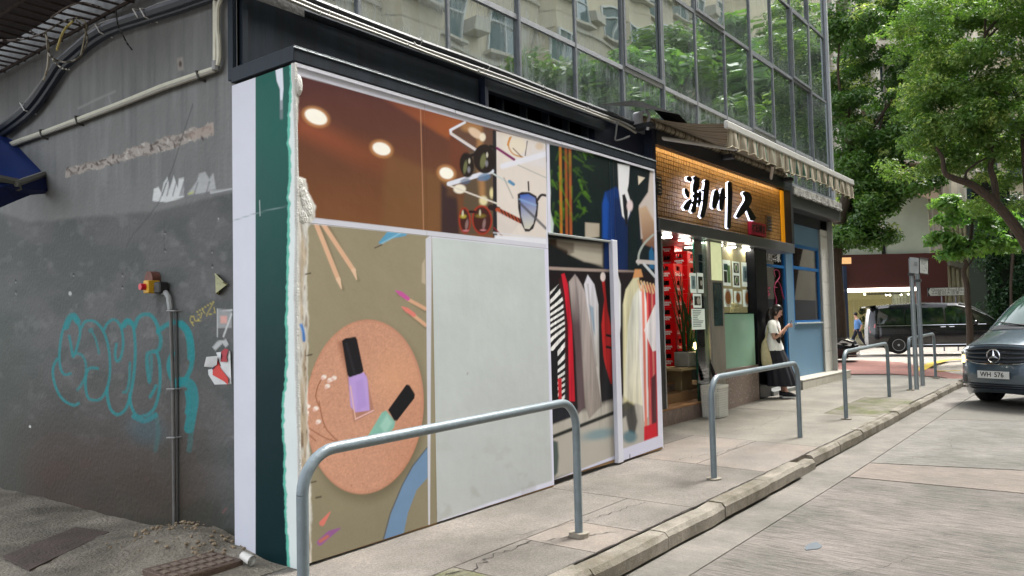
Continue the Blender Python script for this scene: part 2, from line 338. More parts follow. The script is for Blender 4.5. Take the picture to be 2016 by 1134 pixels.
# kerb stones
kerb=thing('kerb','worn concrete kerb of long stones between the pavement and the road','kerb',(8,KY,0)); kerb['kind']='structure'; del kerb['category']
def kstone(x0,x1,yj=0,zj=0,m_=M_kerb):
    mb=MB(); n=5; rings=[]
    for i in range(n):
        x=x0+(x1-x0)*i/(n-1); z=kz(x)+zj+RNG.normal()*.0025; y=KY+yj+RNG.normal()*.0025
        rings.append([(x,y+.05,z-.45),(x,y+.045,z-.124),(x,y+.0,z-.116),(x,y,z-.03-abs(RNG.normal())*.004),(x,y+.028,z),(x,y+.145,z+.002),(x,y+.15,z-.45)])
    mb.loft(rings); return mb
x=-8.0
while x<18.1:
    L_=.93 if x<3 else (1.0 if not 7.8<x<8.3 else .5); yj=0 if x<8.1 else .07; zj=0
    if 7.8<x<8.3: zj=-.03; yj=.05
    part('kerb_stone',kstone(x+.006,min(x+L_,18.1)-.006,yj+RNG.normal()*.004,zj+RNG.normal()*.004),M_kerb,kerb); x+=L_
# rounded kerb corner into the main road
mb=MB(); rings=[]
for k in range(9):
    a=-PI/2+PI/2*k/8; cx,cy=17.9,KY+1.1; ca,sa=math.cos(a),math.sin(a); z=kz(18)
    f=lambda r,zz:(cx+r*ca*1.0,cy+.07+r*sa,zz)
    rings.append([f(1.1,z-.4),f(1.1,z-.03),f(1.07,z),f(.95,z),f(.94,z-.4)])
mb.loft(rings); part('kerb_stone',mb,M_kerb,kerb)
mb=MB(); mb.box(18.85,19.0,KY+1.17,40,-.3,kz(19)); part('kerb_stone',mb,M_kerb,kerb)
# irregular dark crack between kerb and pavement, and a few more across the screed
def crack(pts,w,zf,amp=.02,n=14):
    P=[]; 
    for i in range(len(pts)-1):
        for k in range(n): f=k/n; P.append(((pts[i][0]*(1-f)+pts[i+1][0]*f)+RNG.normal()*amp,(pts[i][1]*(1-f)+pts[i+1][1]*f)+RNG.normal()*amp))
    mb=MB(); vs=[]
    for x,y in P: ww=w*(.3+1.2*RNG.random()); z=zf(x,y)+.0035; vs+=[(x,y-ww,z),(x,y+ww,z)]
    mb.add(vs,[(2*i,2*i+2,2*i+3,2*i+1) for i in range(len(P)-1)]); part('crack',mb,M_dark,pave)
crack([(x_,KY+.158) for x_ in np.arange(2.5,18,1.0)],.007,pz,.004)
crack([(3.0,3.75),(3.7,3.3),(4.4,3.35),(5.0,2.95)],.005,pz); crack([(4.5,3.5),(5.2,3.3),(5.9,3.2)],.003,pz,.012); crack([(7.4,3.9),(8.2,3.6),(9.2,3.62)],.003,pz); crack([(9.3,4.2),(10.2,3.9),(11.8,4.1)],.003,pz)
rz2=lambda x,y:rz(x,y)+.002
crack([(5.2,1.6),(6.0,1.2),(6.6,.2)],.002,rz2,.02); crack([(9.5,2.1),(10.4,1.7),(11.5,1.9)],.002,rz2,.02)
# ---- main road beyond
zfar=lambda x,y: float(np.interp(x,[18,24,30,60],[.05,.0,.02,.05]))
red=mat('red paving',(150,104,94),.85,var=.18,scale=3,bump=.2,bscale=80,col2=(134,98,88))
mr_=struct('main_road',solid(19.0,48,-40,60,zfar,.3,14,4),road_mat('main road concrete',(158,150,140),(146,139,130),.15))
CP=[onZ(x,y,.13) for x,y in ((1888,753),(1850,743),(1760,738),(1655,738))]
mb=MB(); mb.prism([(18.88,KY+.9,-.2),*[(p[0],p[1],-.2) for p in CP],(18.88,7.5,-.2)],(0,0,.33)); part('paving_slab',mb,mp4,pave)
mb=MB(); mb.prism([onZ(x,y,.055) for x,y in ((1893,752),(1850,742),(1760,737),(1600,737),(1560,709),(1700,710),(1775,714),(1840,728),(1896,740))],(0,0,.012)); part('crossing_surface',mb,red,mr_)
mb=MB()
for (p,q) in (((1808,730),(1834,716)),((1834,716),(1862,709)),((1862,709),(1900,707)),((1840,731),(1890,730))):
    a=onZ(*p,.075);b=onZ(*q,.075); d=b-a; n=np.array([-d[1],d[0],0]);n=n/np.linalg.norm(n)*(.13 if p[1]<731 and q[1]<725 else .07)
    mb.prism([a-n,b-n,b+n,a+n],(0,0,.008))
part('yellow_marking',mb,mat('yellow road paint',(196,168,50),.7,var=.15,scale=8),mr_)
# far pavement strip in front of the shops opposite
far_c=dep(1750,690,34.5)
# alley ground (rough, patched)
ag=MB()
def alf(u,v):
    x=3.32-14*u; y=4.30+11.5*v; z=-.02-.10*v-.012*max(0,3-x)+.035*fbm(np.array([x*1.3]),np.array([y*1.3]),5)[0]-.02
    m=math.exp(-(((x-3.1)/.55)**2+((y-5.35)/.55)**2)); z+=.11*m*(.4+1.2*fbm(np.array([x*7]),np.array([y*7]),9)[0]); z+=.03*fbm(np.array([x*9]),np.array([y*5]),11)[0]+.012*fbm(np.array([x*26]),np.array([y*14]),13)[0]
    return (x,y,z)
ag.grid(alf,170,130)
alley=struct('alley_ground',ag,mat('alley rough screed',(132,125,112),.9,speck=.25,var=.4,scale=2.4,bump=1.0,bscale=40,col2=(84,78,68),detail=9),smooth=True)
# ================================================================ hoarding (printed boards)
HY=4.2; HX0=3.15; HX1=8.08
Mprint=mat('printed vinyl',(200,200,200),.5,var=.04,scale=3,bump=.1,bscale=9,attr='ink',spec=.16)
Mwall=mat('painted render wall',(100,100,100),.8,var=.10,scale=5,bump=.45,bscale=26,attr='ink',detail=9)
Mbor=mat('white vinyl edging',(212,214,226),.5,var=.04,scale=4,bump=.08,bscale=20)
WH=(206,208,220)
hoard=thing('hoarding','tall shopfront hoarding printed with a fashion and beauty collage beside the alley','hoarding',(5.6,HY,0))
def hp(x0,x1,z0,z1,y=HY,zb=None):
    def f(u,v):
        X=x0+(x1-x0)*u; lo=np.full_like(u,z0) if zb is None else zb(X); Z=lo+(z1-lo)*v; return np.stack([X,np.full_like(X,y),Z],1)
    return f
def border(C):
    pass
def smear(C):
    # plaster and torn paper along the left edge
    x,y=C.x,C.y; e=583+4*fbm(x*0,y*.05,3)+10*(fbm(x*0,y*.02,8)-.4)
    wh=x< e
    edge=np.interp(y,[100,150,170,345,352,380,405,430,450,560,640,700,760,830,900,960,1010,1134],[582,581,588,580,600,606,622,618,606,604,606,606,604,606,610,612,613,612])+6*(fbm(x*.05,y*.06,4)-.5)
    C.blend(sstep(x-edge,3),lin((205,205,200)))
    C.h=np.maximum(C.h,sstep(x-edge,3)*.006*fbm(x*.15,y*.04,21))
    t=fbm(x*.11,y*.018,12); low=sstep(440-y,30)
    C.blend(sstep(x-edge+2,3)*sstep(x*-1+590,4)*np.clip((t-.42)*5,0,1)*low*.8,lin((176,158,132)))
    t2=fbm(x*.22,y*.03,33); C.blend(sstep(x-edge+2,3)*sstep(592-x,3)*np.clip((t2-.56)*8,0,1)*low*.8,lin((120,98,78)))
    C.line(spl([(592,640),(596,652),(598,670)]),6,(40,120,200),2,.9)
    for px,py in ((601,540),(604,700),(612,950),(622,980)): C.line([(px,py),(px+10,py-2)],3,(60,50,44),1,.8)
    C.line([(566,95),(568,1134)],10,(202,212,214),2); C.line([(577,130),(580,345)],4,(214,216,228),1)
def top_border(C):
    C.poly([(570,105),(1080,260),(1300,318),(1300,333),(1078,283),(582,147),(570,147)],WH,1)
def paintA(C):
    C.fill((108,68,46)); a=lin((80,42,42)); b=lin((122,80,50)); t=np.clip((C.y-150)/290-.15*(C.x-600)/450,0,1)[:,None]; C.c=a*(1-t)+b*t
    C.c=C.c*(1+.18*(fbm(C.x*.012,C.y*.012,77)-.5))[:,None]
    C.gpoly([(583,225),(640,250),(860,345),(870,380),(700,320),(583,262)],(590,240),(150,78,50),(860,350),(112,72,48),22,.75)
    C.gpoly([(740,185),(915,236),(890,262),(884,274),(862,262)],(760,190),(118,62,46),(900,260),(158,88,48),6)
    C.poly([(884,274),(915,240),(975,250),(975,340),(905,370),(886,330)],(112,62,42),8,.8)
    C.poly([(756,345),(760,300),(900,360),(900,460),(752,450)],(124,90,56),10,.55); C.poly([(868,360),(900,380),(905,462),(868,462)],(40,32,44),5,.85); C.poly([(880,330),(930,345),(930,400),(880,385)],(104,72,48),6,.6)
    for cx,cy,rx,ry,r in ((622,230,23,14,24),(751,293,18,12,20),(879,341,14,11,20)):
        C.ell(cx,cy,rx+5,ry+5,r,(206,150,96),4,.7); C.ell(cx,cy,rx,ry,r,(250,248,238),1.5)
    # acrylic shelves and glasses
    C.poly([(915,242),(980,258),(980,345),(972,345),(886,262)],(98,70,56),2); C.poly([(924,300),(980,280),(980,460),(905,462)],(92,80,64),4,.9)
    for q in ((926,250,18,10),(945,300,6,60),(950,385,5,40)): C.ell(q[0],q[1],q[2],q[3],0,(190,140,90),5,.7)
    C.ell(936,262,16,8,35,(222,196,170),2); C.ell(950,270,6,8,0,(236,226,206),2); C.ell(905,372,12,9,0,(236,230,214),2); C.ell(952,395,8,9,0,(222,214,170),3); C.ell(968,380,4,10,0,(220,210,160),2)
    C.poly([(976,258),(1080,284),(1080,489),(974,470)],(222,214,208),1.5)
    C.poly([(970,256),(977,258),(979,468),(971,466)],(36,34,40),1)
    C.gpoly([(990,262),(1075,282),(1075,330),(990,320)],(990,262),(232,224,210),(1075,330),(214,214,226),10,.7)
    C.line([(915,241),(887,256),(888,263),(940,297)],5,(224,226,238),1.2); C.line([(888,262),(942,298)],3,(214,206,200),1)
    C.line([(884,362),(968,337)],9,(222,226,240),1.2); C.line([(968,340),(1006,363)],3,(196,206,206),1); C.line([(886,366),(982,402)],3,(220,214,206),1)
    C.line([(990,327),(1078,302)],11,(226,228,240),2.5); C.line([(1020,325),(1075,350)],2,(180,180,176),1)
    # sunglasses upper
    for cx,cy,rx,ry in ((919,325,14,25),(954,313,22,29)):
        C.ell(cx,cy,rx,ry,-5,(34,24,22),1.5); C.ell(cx-3,cy+4,rx*.25,ry*.5,8,(120,124,84),1.5,.8); C.ell(cx+5,cy-8,2,5,0,(210,206,190),1,.9); C.ell(cx+4,cy+9,3,6,0,(150,150,160),1.5,.7)
    C.line([(928,306),(940,302)],6,(34,22,22),1); C.line([(966,288),(976,292)],6,(30,22,22),1); C.line([(979,292),(1012,314)],5,(124,28,92),1.2)
    C.ell(916,357,10,6,-10,(80,100,130),2,.7); C.ell(953,349,13,7,-12,(92,130,170),2,.8); C.line([(1003,357),(1011,363)],6,(88,140,180),1); C.line([(992,350),(1010,390)],2.5,(150,150,146),1.2,.7)
    # frames top right
    C.line(spl([(1006,270),(1001,280),(1003,293),(1012,304),(1028,309)]),3,(196,146,84),1.2); C.line([(1004,272),(1000,285)],4,(206,140,60),1.3); C.line([(1038,278),(1034,306)],2,(90,80,84),1); C.ell(1020,288,16,16,0,(232,220,196),3,.6); C.line([(1010,292),(1026,308)],2,(120,96,80),1); C.ell(1062,288,8,7,0,(214,190,160),3,.7)
    # tortoise glasses
    for cx,cy,rx,ry in ((915,434,12,26),(949,433,20,29)):
        C.ell(cx,cy,rx,ry,-3,(160,56,38),1.3); C.ell(cx,cy,rx-3,ry-3.5,-3,(68,34,30),1.2); C.ell(cx-3,cy-8,rx*.5,4,0,(196,180,70),2,.8 if rx<15 else .3); C.ell(cx+4,cy+8,3,10,8,(170,140,140),1.5,.6); C.ell(cx-4,cy-14,2,6,0,(220,216,190),1,.8); C.ell(cx+2,cy+20,6,2,0,(216,140,150),1,.7)
    C.line([(925,417),(934,417)],5,(40,22,24),1); C.line([(966,408),(980,412)],11,(36,24,26),1.2); C.line([(980,413),(1026,436)],9,(170,74,40),1.2)
    for k in range(6): C.line([(986+k*7,413+k*3.5),(990+k*7,421+k*3.5)],3,(40,22,22),1,.9)
    C.line([(972,448),(992,468)],3,(120,36,40),1)
    C.poly([(978,415),(1022,440),(1000,470),(982,466)],(206,198,196),2,.5)
    # blue lens
    P=[(1019,382),(1027,378),(1042,378),(1056,386),(1060,400),(1058,425),(1050,450),(1042,456),(1034,456),(1026,440),(1020,410)]
    C.poly(P,(40,32,38),1.2); Q=[(1024,384),(1040,382),(1054,390),(1056,410),(1050,440),(1042,451),(1033,450),(1026,425)]
    C.gpoly(Q,(1030,382),(60,100,190),(1042,450),(206,204,190),1.2); C.line([(1024,400),(1075,450)],5,(84,84,92),1.5,.85); C.line([(1022,392),(1055,404)],3,(150,190,230),2,.6)
    C.line(spl([(1058,394),(1066,384),(1078,386)]),5,(48,40,44),1); C.line([(1040,358),(1041,375)],3,(40,20,30),1)
    # ledge bottom
    C.poly([(974,463),(1080,470),(1080,492),(974,478)],(226,228,238),2); C.line([(972,458),(1078,470)],2,(214,216,228),1.5)
    C.line([(828,215),(834,460)],1.6,(186,140,110),.8,.8)
    C.poly([(610,428),(1080,481),(1080,500),(610,446)],WH,1); C.line([(1080,250),(1080,500)],9,(216,218,236),1); top_border(C); smear(C)
def bead(C,x,y):
    C.ell(x,y,5,4,0,(240,228,222),1.2); C.ell(x-3,y+3,3,3,0,(226,190,180),1.2)
def paintC(C):
    C.fill((150,142,118)); n=fbm(C.x*.5,C.y*.5,2)[:,None]-.5; C.c=C.c*(1+.10*n); t=np.clip((C.y-800)/300,0,1)[:,None]; C.c=C.c*(1-.2*t)
    # wooden sticks
    for a,b,w in (((622,440),(672,568),9),((634,438),(702,550),9)):
        C.line([(a[0]+5,a[1]),(b[0]+4,b[1]+2)],[w+4,5],(112,100,78),4,.6); C.line([a,(b[0]-6,b[1]-18)],w,(218,178,148),1); C.line([(b[0]-6,b[1]-18),b],[w,2],(226,194,166),1)
    C.line([(748,478),(768,462),(795,458)],[5,16,14],(96,160,196),1.5); C.line([(738,488),(752,482)],2.5,(90,80,70),1); C.line([(752,479),(790,458)],3,(150,200,226),1.5,.7)
    for x0,y0,c in ((779,572,(196,92,160)),(791,604,(222,130,120))):
        C.line([(x0+6,y0+6),(838,y0+40)],8,(112,102,80),3,.6); C.line([(x0+22,y0+16),(838,y0+36)],7,(214,170,140),1); C.line([(x0,y0),(x0+10,y0+6),(x0+24,y0+16)],[2,9,8],c,1)
    C.poly([(831,520),(836,510),(838,560),(830,556)],(206,190,170),2,.6)
    # round coaster
    C.ell(722,812,116,172,4,(92,84,64),14,.7); C.ell(718,801,116,172,4,(196,142,118),1.3); C.ell(718,801,112,168,4,(201,151,127),2)
    el=np.hypot((C.x-718)/114,(C.y-801)/170)<1; sp=(fbm(C.x*.35,C.y*.35,6,3)-.5); C.c=C.c*(1+(el*sp*.35)[:,None])
    sp2=np.clip(vnoise(C.x*.55,C.y*.55,31)-.84,0,1)*3*el; C.blend(sp2,lin((140,74,44))); C.blend(el*np.clip((C.x-740)/240,0,.3)*np.clip((C.y-650)/300,0,1),lin((186,120,86)))
    C.blend(el*np.exp(-((C.x-780)/50)**2-((C.y-740)/50)**2)*.4,lin((226,172,134)))
    # purple polish
    C.poly([(664,672),(690,668),(700,735),(690,760),(672,700)],(140,86,62),6,.6)
    C.poly([(684,745),(720,733),(737,810),(696,832)],(176,128,110),1.5); C.poly([(686,741),(716,733),(722,742),(724,750),(728,808),(700,812),(690,800)],(186,158,222),1.5); C.poly([(700,752),(714,745),(722,800),(704,808)],(176,150,216),3); C.line([(700,825),(735,808)],2.5,(230,190,190),1); C.line([(690,760),(700,826)],2,(228,188,170),1)
    C.poly([(673,671),(680,666),(700,663),(703,668),(716,730),(712,735),(688,743),(684,738)],(34,33,37),1); C.line([(682,676),(698,735)],4,(58,56,62),3,.5)
    # mint polish
    C.poly([(710,868),(718,880),(770,868),(778,845),(762,808)],(196,142,104),3,.7); C.poly([(722,862),(752,812),(760,808),(778,830),(776,842),(752,868),(738,874),(726,872)],(132,186,172),1.5); C.poly([(748,838),(762,816),(772,832),(758,856)],(170,212,200),4,.7); C.line([(709,862),(716,872),(722,878)],2,(236,220,196),1)
    C.poly([(764,807),(800,757),(806,758),(817,776),(816,784),(782,828),(776,828)],(30,30,33),1)
    # dried flowers
    for st in ([(628,800),(622,780),(626,760),(634,745)],[(604,840),(640,862),(676,873)],[(628,790),(640,840),(668,872),(676,888)],[(606,830),(604,850),(622,868)]): C.line(spl(st),2,(146,92,64),1)
    for q in ((638,742),(650,748),(645,760),(658,744),(606,800),(603,812),(622,804),(627,830),(590,822)): bead(C,*q)
    C.ell(592,822,6,4,0,(120,62,40),2)
    # blue arc
    arc=[(842,880),(842,940),(820,965),(803,1010),(793,1058),(754,1070),(770,1010),(795,950),(815,915)]
    C.poly(arc,(114,144,178),1.2); C.line([(842,880),(812,918),(792,955),(768,1012),(752,1072)],2.5,(60,74,96),1.2,.7)
    # pink pieces bottom
    C.line([(634,1030),(650,1008)],[11,2],(216,124,112),1); C.line([(630,1068),(650,1050),(670,1040)],[12,12,2],(146,94,148),1); C.line([(630,1066),(645,1056)],6,(186,110,96),1.5)
    C.poly([(838,470),(850,462),(846,1100),(844,1100)],WH,1)
    C.poly([(580,1140),(600,1116),(850,1035),(850,1040),(600,1140)],(206,206,214),1.2)
    C.poly([(610,428),(1080,481),(1080,490),(842,464),(610,441)],WH,1); smear(C)
def paintD(C):
    C.fill((214,216,232)); n=fbm(C.x*.02,C.y*.02,9)
    r=[(844,1032),(838,480),(842,470),(852,466),(870,466),(1078,494),(1088,935),(1060,945),(848,1034)]
    C.gpoly([(843,1034),(839,482),(843,473),(853,468),(870,468),(1079,491),(1090,944),(846,1033)],(850,480),(198,208,208),(1085,940),(184,189,190),1.2)
    C.c=C.c*(1+.07*(fbm(C.x*.010,C.y*.02,81)-.5)+.03*(fbm(C.x*.2,C.y*.012,83)-.5))[:,None]; C.blend(np.clip((fbm(C.x*.03,C.y*.03,85)-.62)*3,0,.25)*np.clip((C.y-820)/150,0,1),lin((140,134,124))); C.line([(846,830),(1086,800)],1.5,(206,210,208),1.5,.7); C.line([(846,740),(1080,718)],1.5,(196,202,198),1.5,.5); C.ell(921,737,1.6,1.6,0,(60,60,60),.6)
    C.line([(1077,480),(1093,960)],11,(216,218,238),1)
def paintE(C):  # top right: dark plants and suits
    C.fill((10,28,28)); n=fbm(C.x*.03,C.y*.03,5)[:,None]; C.c=C.c*(.7+.7*n)
    for x,c in ((1103,(190,120,40)),(1114,(160,84,40)),(1122,(170,90,50))): C.line([(x,290),(x+2,465)],5,c,1.8,.9)
    for i in range(60):
        x=1082+RNG.random()*75; y=285+RNG.random()*150; l=8+RNG.random()*16; a=RNG.normal()*.5+1.2; g=int(90+RNG.random()*110)
        C.line([(x,y),(x+l*math.cos(a),y+l*math.sin(a))],[4,1],(int(g*.55),int(g*.85),30),3.2,.5)
    C.poly([(1152,438),(1180,440),(1180,466),(1152,470)],(176,168,152),2)
    suits(C); C.c=C.c*(1+.22*(fbm(C.x*.09,C.y*.03,71)-.5))[:,None]; C.line([(1203,310),(1206,475)],1.5,(120,130,130),.8,.8)
    C.poly([(1076,320),(1082,345),(1084,380),(1082,410),(1090,440),(1088,465),(1078,465)],(196,214,206),2); C.line([(1078,250),(1082,480)],6,(214,216,234),1)
    C.line([(1083,462),(1206,478)],2,(170,176,176),1); top_border(C)
def suits(C):
    C.poly([(1190,480),(1186,410),(1192,378),(1212,368),(1232,380),(1230,560),(1190,560)],(14,50,110),3); C.poly([(1186,400),(1192,378),(1198,400),(1196,470),(1186,470)],(20,74,160),3)
    C.poly([(1210,390),(1235,390),(1260,420),(1258,560),(1206,560)],(10,34,78),4,.9)
    C.poly([(1216,322),(1240,326),(1238,360),(1235,375),(1240,392),(1240,420),(1234,436),(1225,425),(1218,372)],(226,228,232),1.5); C.poly([(1225,384),(1230,382),(1236,400),(1236,440),(1232,446),(1228,420)],(22,24,32),1.2)
    C.poly([(1240,328),(1275,340),(1274,385),(1258,405),(1262,560),(1236,560),(1236,440),(1248,400),(1238,365)],(12,26,30),1.5)
    C.ell(1240,405,6,11,0,(222,206,208),2); C.poly([(1256,346),(1270,350),(1257,364)],(214,204,186),1.2)
    C.poly([(1258,405),(1276,378),(1280,335),(1290,338),(1290,470),(1262,470)],(200,190,184),2); C.gpoly([(1258,410),(1272,405),(1290,440),(1290,490),(1266,480)],(1262,410),(196,168,140),(1284,480),(128,92,74),3)
    C.poly([(1278,495),(1283,485),(1288,500),(1288,530),(1278,528)],(40,110,160),2,.8)
def rack(C):  # lower right: clothes rail
    C.poly([(1080,478),(1132,500),(1150,512),(1186,525),(1186,480),(1080,470)],(156,150,138),4)
    C.poly([(1080,470),(1095,470),(1098,498),(1135,500),(1135,516),(1080,515)],(22,26,28),3)
    C.poly([(1118,490),(1185,500),(1185,520),(1150,515),(1118,500)],(178,172,158),3)
    C.line([(1082,528),(1250,536)],6,(164,148,140),1.5)
    D=(24,20,24)
    C.poly([(1080,535),(1290,535),(1290,800),(1080,800)],(30,22,26),3)
    C.poly([(1080,830),(1290,760),(1290,900),(1080,945)],(176,172,164),8)
    C.poly([(1082,760),(1130,750),(1130,820),(1082,838)],(34,34,42),3)
    # maroon hanger garment
    C.poly([(1100,548),(1112,545),(1125,640),(1130,800),(1118,805),(1108,640)],(60,24,28),2)
    # striped
    st=[(1083,575),(1100,560),(1108,590),(1112,640),(1112,795),(1083,795)]
    C.poly(st,(26,26,30),1.5); cov=sstep(C.sd(st),1.5)
    w=np.sin((C.y*.42+ (C.x-1083)*.35+3*np.sin(C.y*.05)))>.0; keep=(C.x>1086)|(C.y<700)
    C.blend(cov*w*np.where(C.y>690,(C.x>1098),1),lin((222,222,222)))
    # red
    C.poly([(1105,540),(1111,538),(1118,560),(1122,600),(1126,640),(1132,790),(1121,790),(1118,640),(1112,580)],(196,30,50),1.3)
    C.poly([(1098,745),(1106,745),(1106,790),(1100,790)],(190,40,50),1.2)
    # grey garments
    C.gpoly([(1120,555),(1132,540),(1145,560),(1150,600),(1152,800),(1138,815),(1133,700)],(1135,560),(168,158,156),(1140,640),(92,76,80),1.8)
    C.gpoly([(1136,545),(1150,570),(1160,600),(1172,700),(1184,800),(1160,825),(1152,800),(1146,700)],(1145,560),(176,166,166),(1165,800),(140,132,126),2)
    C.gpoly([(1150,560),(1157,541),(1170,560),(1178,600),(1180,740),(1184,795),(1170,700)],(1158,545),(214,214,226),(1178,700),(196,194,190),1.5); C.poly([(1160,600),(1168,605),(1172,660),(1168,650)],(120,160,190),2,.7)
    for pth in ([(1132,545),(1140,610),(1146,700)],[(1157,560),(1164,640),(1174,720)]): C.line(pth,2,(110,100,104),2.5,.6)
    # red jacket
    C.poly([(1184,545),(1190,550),(1196,610),(1204,650),(1205,755),(1196,760),(1188,700),(1184,640),(1190,590)],(176,36,36),1.5); C.ell(1187,545,5,9,0,(226,214,210),1.2); C.line([(1190,555),(1192,640),(1196,740)],1.5,(120,20,24),1,.7)
    C.poly([(1186,700),(1204,760),(1205,785),(1186,790)],(30,30,34),2)
    # foot rail + floor
    C.line([(1083,862),(1215,810)],7,(34,36,34),2); C.ell(1180,855,34,10,-10,(100,140,152),6,.7); C.poly([(1083,865),(1098,870),(1100,900),(1098,930),(1083,950)],(24,60,60),3,.85)
    C.line([(1083,950),(1290,872)],0.1,(200,200,200),1)
    # right part: cream shirts
    C.poly([(1215,535),(1222,560),(1222,640),(1216,700)],(220,222,226),1.5)
    C.gpoly([(1226,600),(1232,570),(1248,545),(1258,540),(1258,780),(1246,800),(1228,810)],(1230,560),(206,202,170),(1250,790),(196,190,150),1.8)
    C.gpoly([(1236,640),(1246,585),(1262,560),(1270,570),(1268,800),(1240,790),(1228,780)],(1240,600),(214,216,206),(1265,790),(210,206,186),2)
    C.poly([(1258,575),(1266,555),(1274,600),(1276,820),(1268,830),(1258,700)],(226,222,224),1.5)
    for x0,x1,c in ((1263,1268,(222,128,112)),(1272,1276,(214,90,86)),(1276,1281,(190,40,60)),(1281,1286,(206,120,112)),(1285,1291,(182,34,54))): C.poly([(x0,560),(x1,562),(x1+7,862),(x0+7,866)],c,1.2)
    C.poly([(1282,745),(1291,735),(1294,865),(1284,850)],(84,46,52),2); C.poly([(1268,840),(1292,832),(1294,862),(1268,870)],(196,36,50),1.5)
    C.poly([(1289,600),(1268,650),(1285,692),(1292,690),(1292,600)],(226,222,226),1.2)
    for k in range(6): C.line([(1256+k*6,552+k*1.5),(1262+k*6,572+k*1.2)],3.4,(212,178,136),1)
    C.poly([(1250,530),(1262,530),(1266,545),(1246,548)],(206,150,100),1.5)
    C.poly([(1216,800),(1235,790),(1250,798),(1255,830),(1250,855),(1238,850),(1232,820),(1216,830)],(44,44,46),3,.9); C.ell(1240,860,14,12,0,(60,110,126),5,.8)
    fold=(fbm(C.x*.16,C.y*.008,61)-.5)*.8+(fbm(C.x*.5,C.y*.02,63)-.5)*.35; rg_=np.clip((C.y-545)/30,0,1)*np.clip((850-C.y)/40,0,1); C.c=C.c*(1+(fold*rg_)[:,None])
    C.line(spl([(1286,462),(1268,480),(1258,500),(1257,520)]),4,(168,176,170),1.2); C.line([(1256,515),(1290,517)],8,(196,190,188),1.2); C.line([(1268,520),(1290,545)],5,(200,206,210),1)
def paintF(C):
    C.fill((20,24,28)); suits(C); rack(C)
    C.poly([(1083,470),(1130,478),(1130,497),(1120,502),(1083,480)],(70,52,36),3,.6)
    C.poly([(1090,945),(1215,895),(1215,920),(1090,960)],(206,208,228),1.2); C.line([(1195,660),(1204,662)],5,(20,20,20),1); C.line([(1195,683),(1204,685)],5,(20,20,20),1)
def paintG(C):
    C.fill((20,30,34)); suits(C); rack(C)
    C.poly([(1214,890),(1296,860),(1292,700),(1286,330),(1278,325),(1330,320),(1330,900),(1214,920)],(212,214,230),1.2)
    C.poly([(1214,888),(1300,857),(1310,880),(1214,915)],(206,208,228),1.2); C.line([(1240,895),(1240,902)],1.5,(60,60,70),.8); top_border(C)
gb=lambda X: gzv(X)+.015
TH=.03
def panel(name,x0,x1,z0,z1,nx,nz,paint,y=HY,zb=None,label=None):
    o=grid_obj(name,hp(x0,x1,z0,z1,y,zb),nx,nz,paint,Mprint,hoard,normal=(0,-1,0))
    if label: o['label']=label
    zlo=z0 if zb is None else float(min(zb(np.array([x0,x1]))))
    b=MB(); b.box(x0,x1,y+.004,y+TH,zlo,z1); part('board_backing',b,mat('ply',(150,120,84),.8),o)
    return o
ZT=3.228
panel('printed_panel',HX0+.012,4.355,2.2,ZT,180,150,paintA,label='brown interior with round lamps')
panel('printed_panel',4.357,5.955,2.2,ZT,210,150,paintA,label='sunglasses on clear shelves')
panel('printed_panel',HX0+.012,4.41,0,2.198,190,330,paintC,zb=gb,label='nail polish bottles on a round tray')
panel('printed_panel',4.412,5.955,0,2.198,90,130,paintD,zb=gb,label='blank pale grey panel with rounded corner')
panel('printed_panel',5.957,7.1,2.335,ZT,170,140,paintE,label='dark plants beside a suit')
panel('printed_panel',7.18,HX1,0,ZT,130,340,paintG,zb=gb,label='hanging shirts and a suit')
panel('door_leaf',5.957,7.07,0,2.33,170,300,paintF,y=HY+.02,zb=lambda X:gzv(X)+.05,label='coats on a clothes rail')
panel('printed_panel',7.102,7.178,2.36,ZT,14,60,lambda C:(C.fill((14,30,34)),suits(C),top_border(C)))
mb=MB(); mb.cbox(7.075,7.176,HY-.022,HY+.03,gz(7.1)+.01,2.36,.004); part('door_jamb',mb,Mbor,hoard)
mb=MB(); mb.cbox(5.957,7.075,HY-.006,HY+.03,2.331,2.352,.003); part('door_head',mb,mat('grey strip',(150,156,154),.5),hoard)
mb=MB(); mb.box(HX1,HX1+.02,HY,HY+.75,gz(8),ZT); part('end_board',mb,Mbor,hoard)
mb=MB(); 
for x0,x1,z in ((HX0,4.7,ZT-.012),(4.7,6.2,ZT-.014),(6.2,HX1,ZT-.012)): mb.cbox(x0+.002,x1-.002,HY-.010,HY-.001,z-.006,z+.022,.003)
part('edging_tape',mb,Mbor,hoard)
for x,z0,z1 in ((7.06,.2,2.2),): 
    pass
# return face at the alley corner
def paintR(C):
    C.fill((196,198,208)); x,y=C.x,C.y
    g=lin((0,84,74)); t=np.clip((y-250)/500,0,1)[:,None]; cov=sstep(503-x,1)
    gc=lin((0,80,70))*(1-t)+lin((0,34,38))*t; a=cov[:,None]; C.c=C.c*(1-a)+gc*a
    e=564+ np.interp(y,[120,300,420,520,620,700,800,860,960,1134],[6,3,2,0,-3,0,-8,-8,-4,2])+9*(fbm(y*.018,x*0,4)-.5)+4*(fbm(y*.11,x*0,6)-.5)
    C.blend(sstep(e-x,1.5),lin((94,176,156))); e2=e+4+4*(fbm(y*.08,x*0,14)-.3); C.blend(sstep(e2-x,1.5),lin((206,214,212)))
    C.poly([(541,128),(556,122),(558,175),(556,200),(556,215),(552,216),(551,175),(545,160)],(206,210,218),1.2); C.line([(554,200),(554,232)],6,(110,120,124),2,.8)
    C.poly([(455,150),(580,112),(580,118),(556,126),(455,160)],(208,210,222),1); C.line([(455,436),(503,420),(566,405)],1.8,(120,140,140),1,.7)
    C.line([(511,395),(512,425)],1.5,(190,200,200),.8,.7)
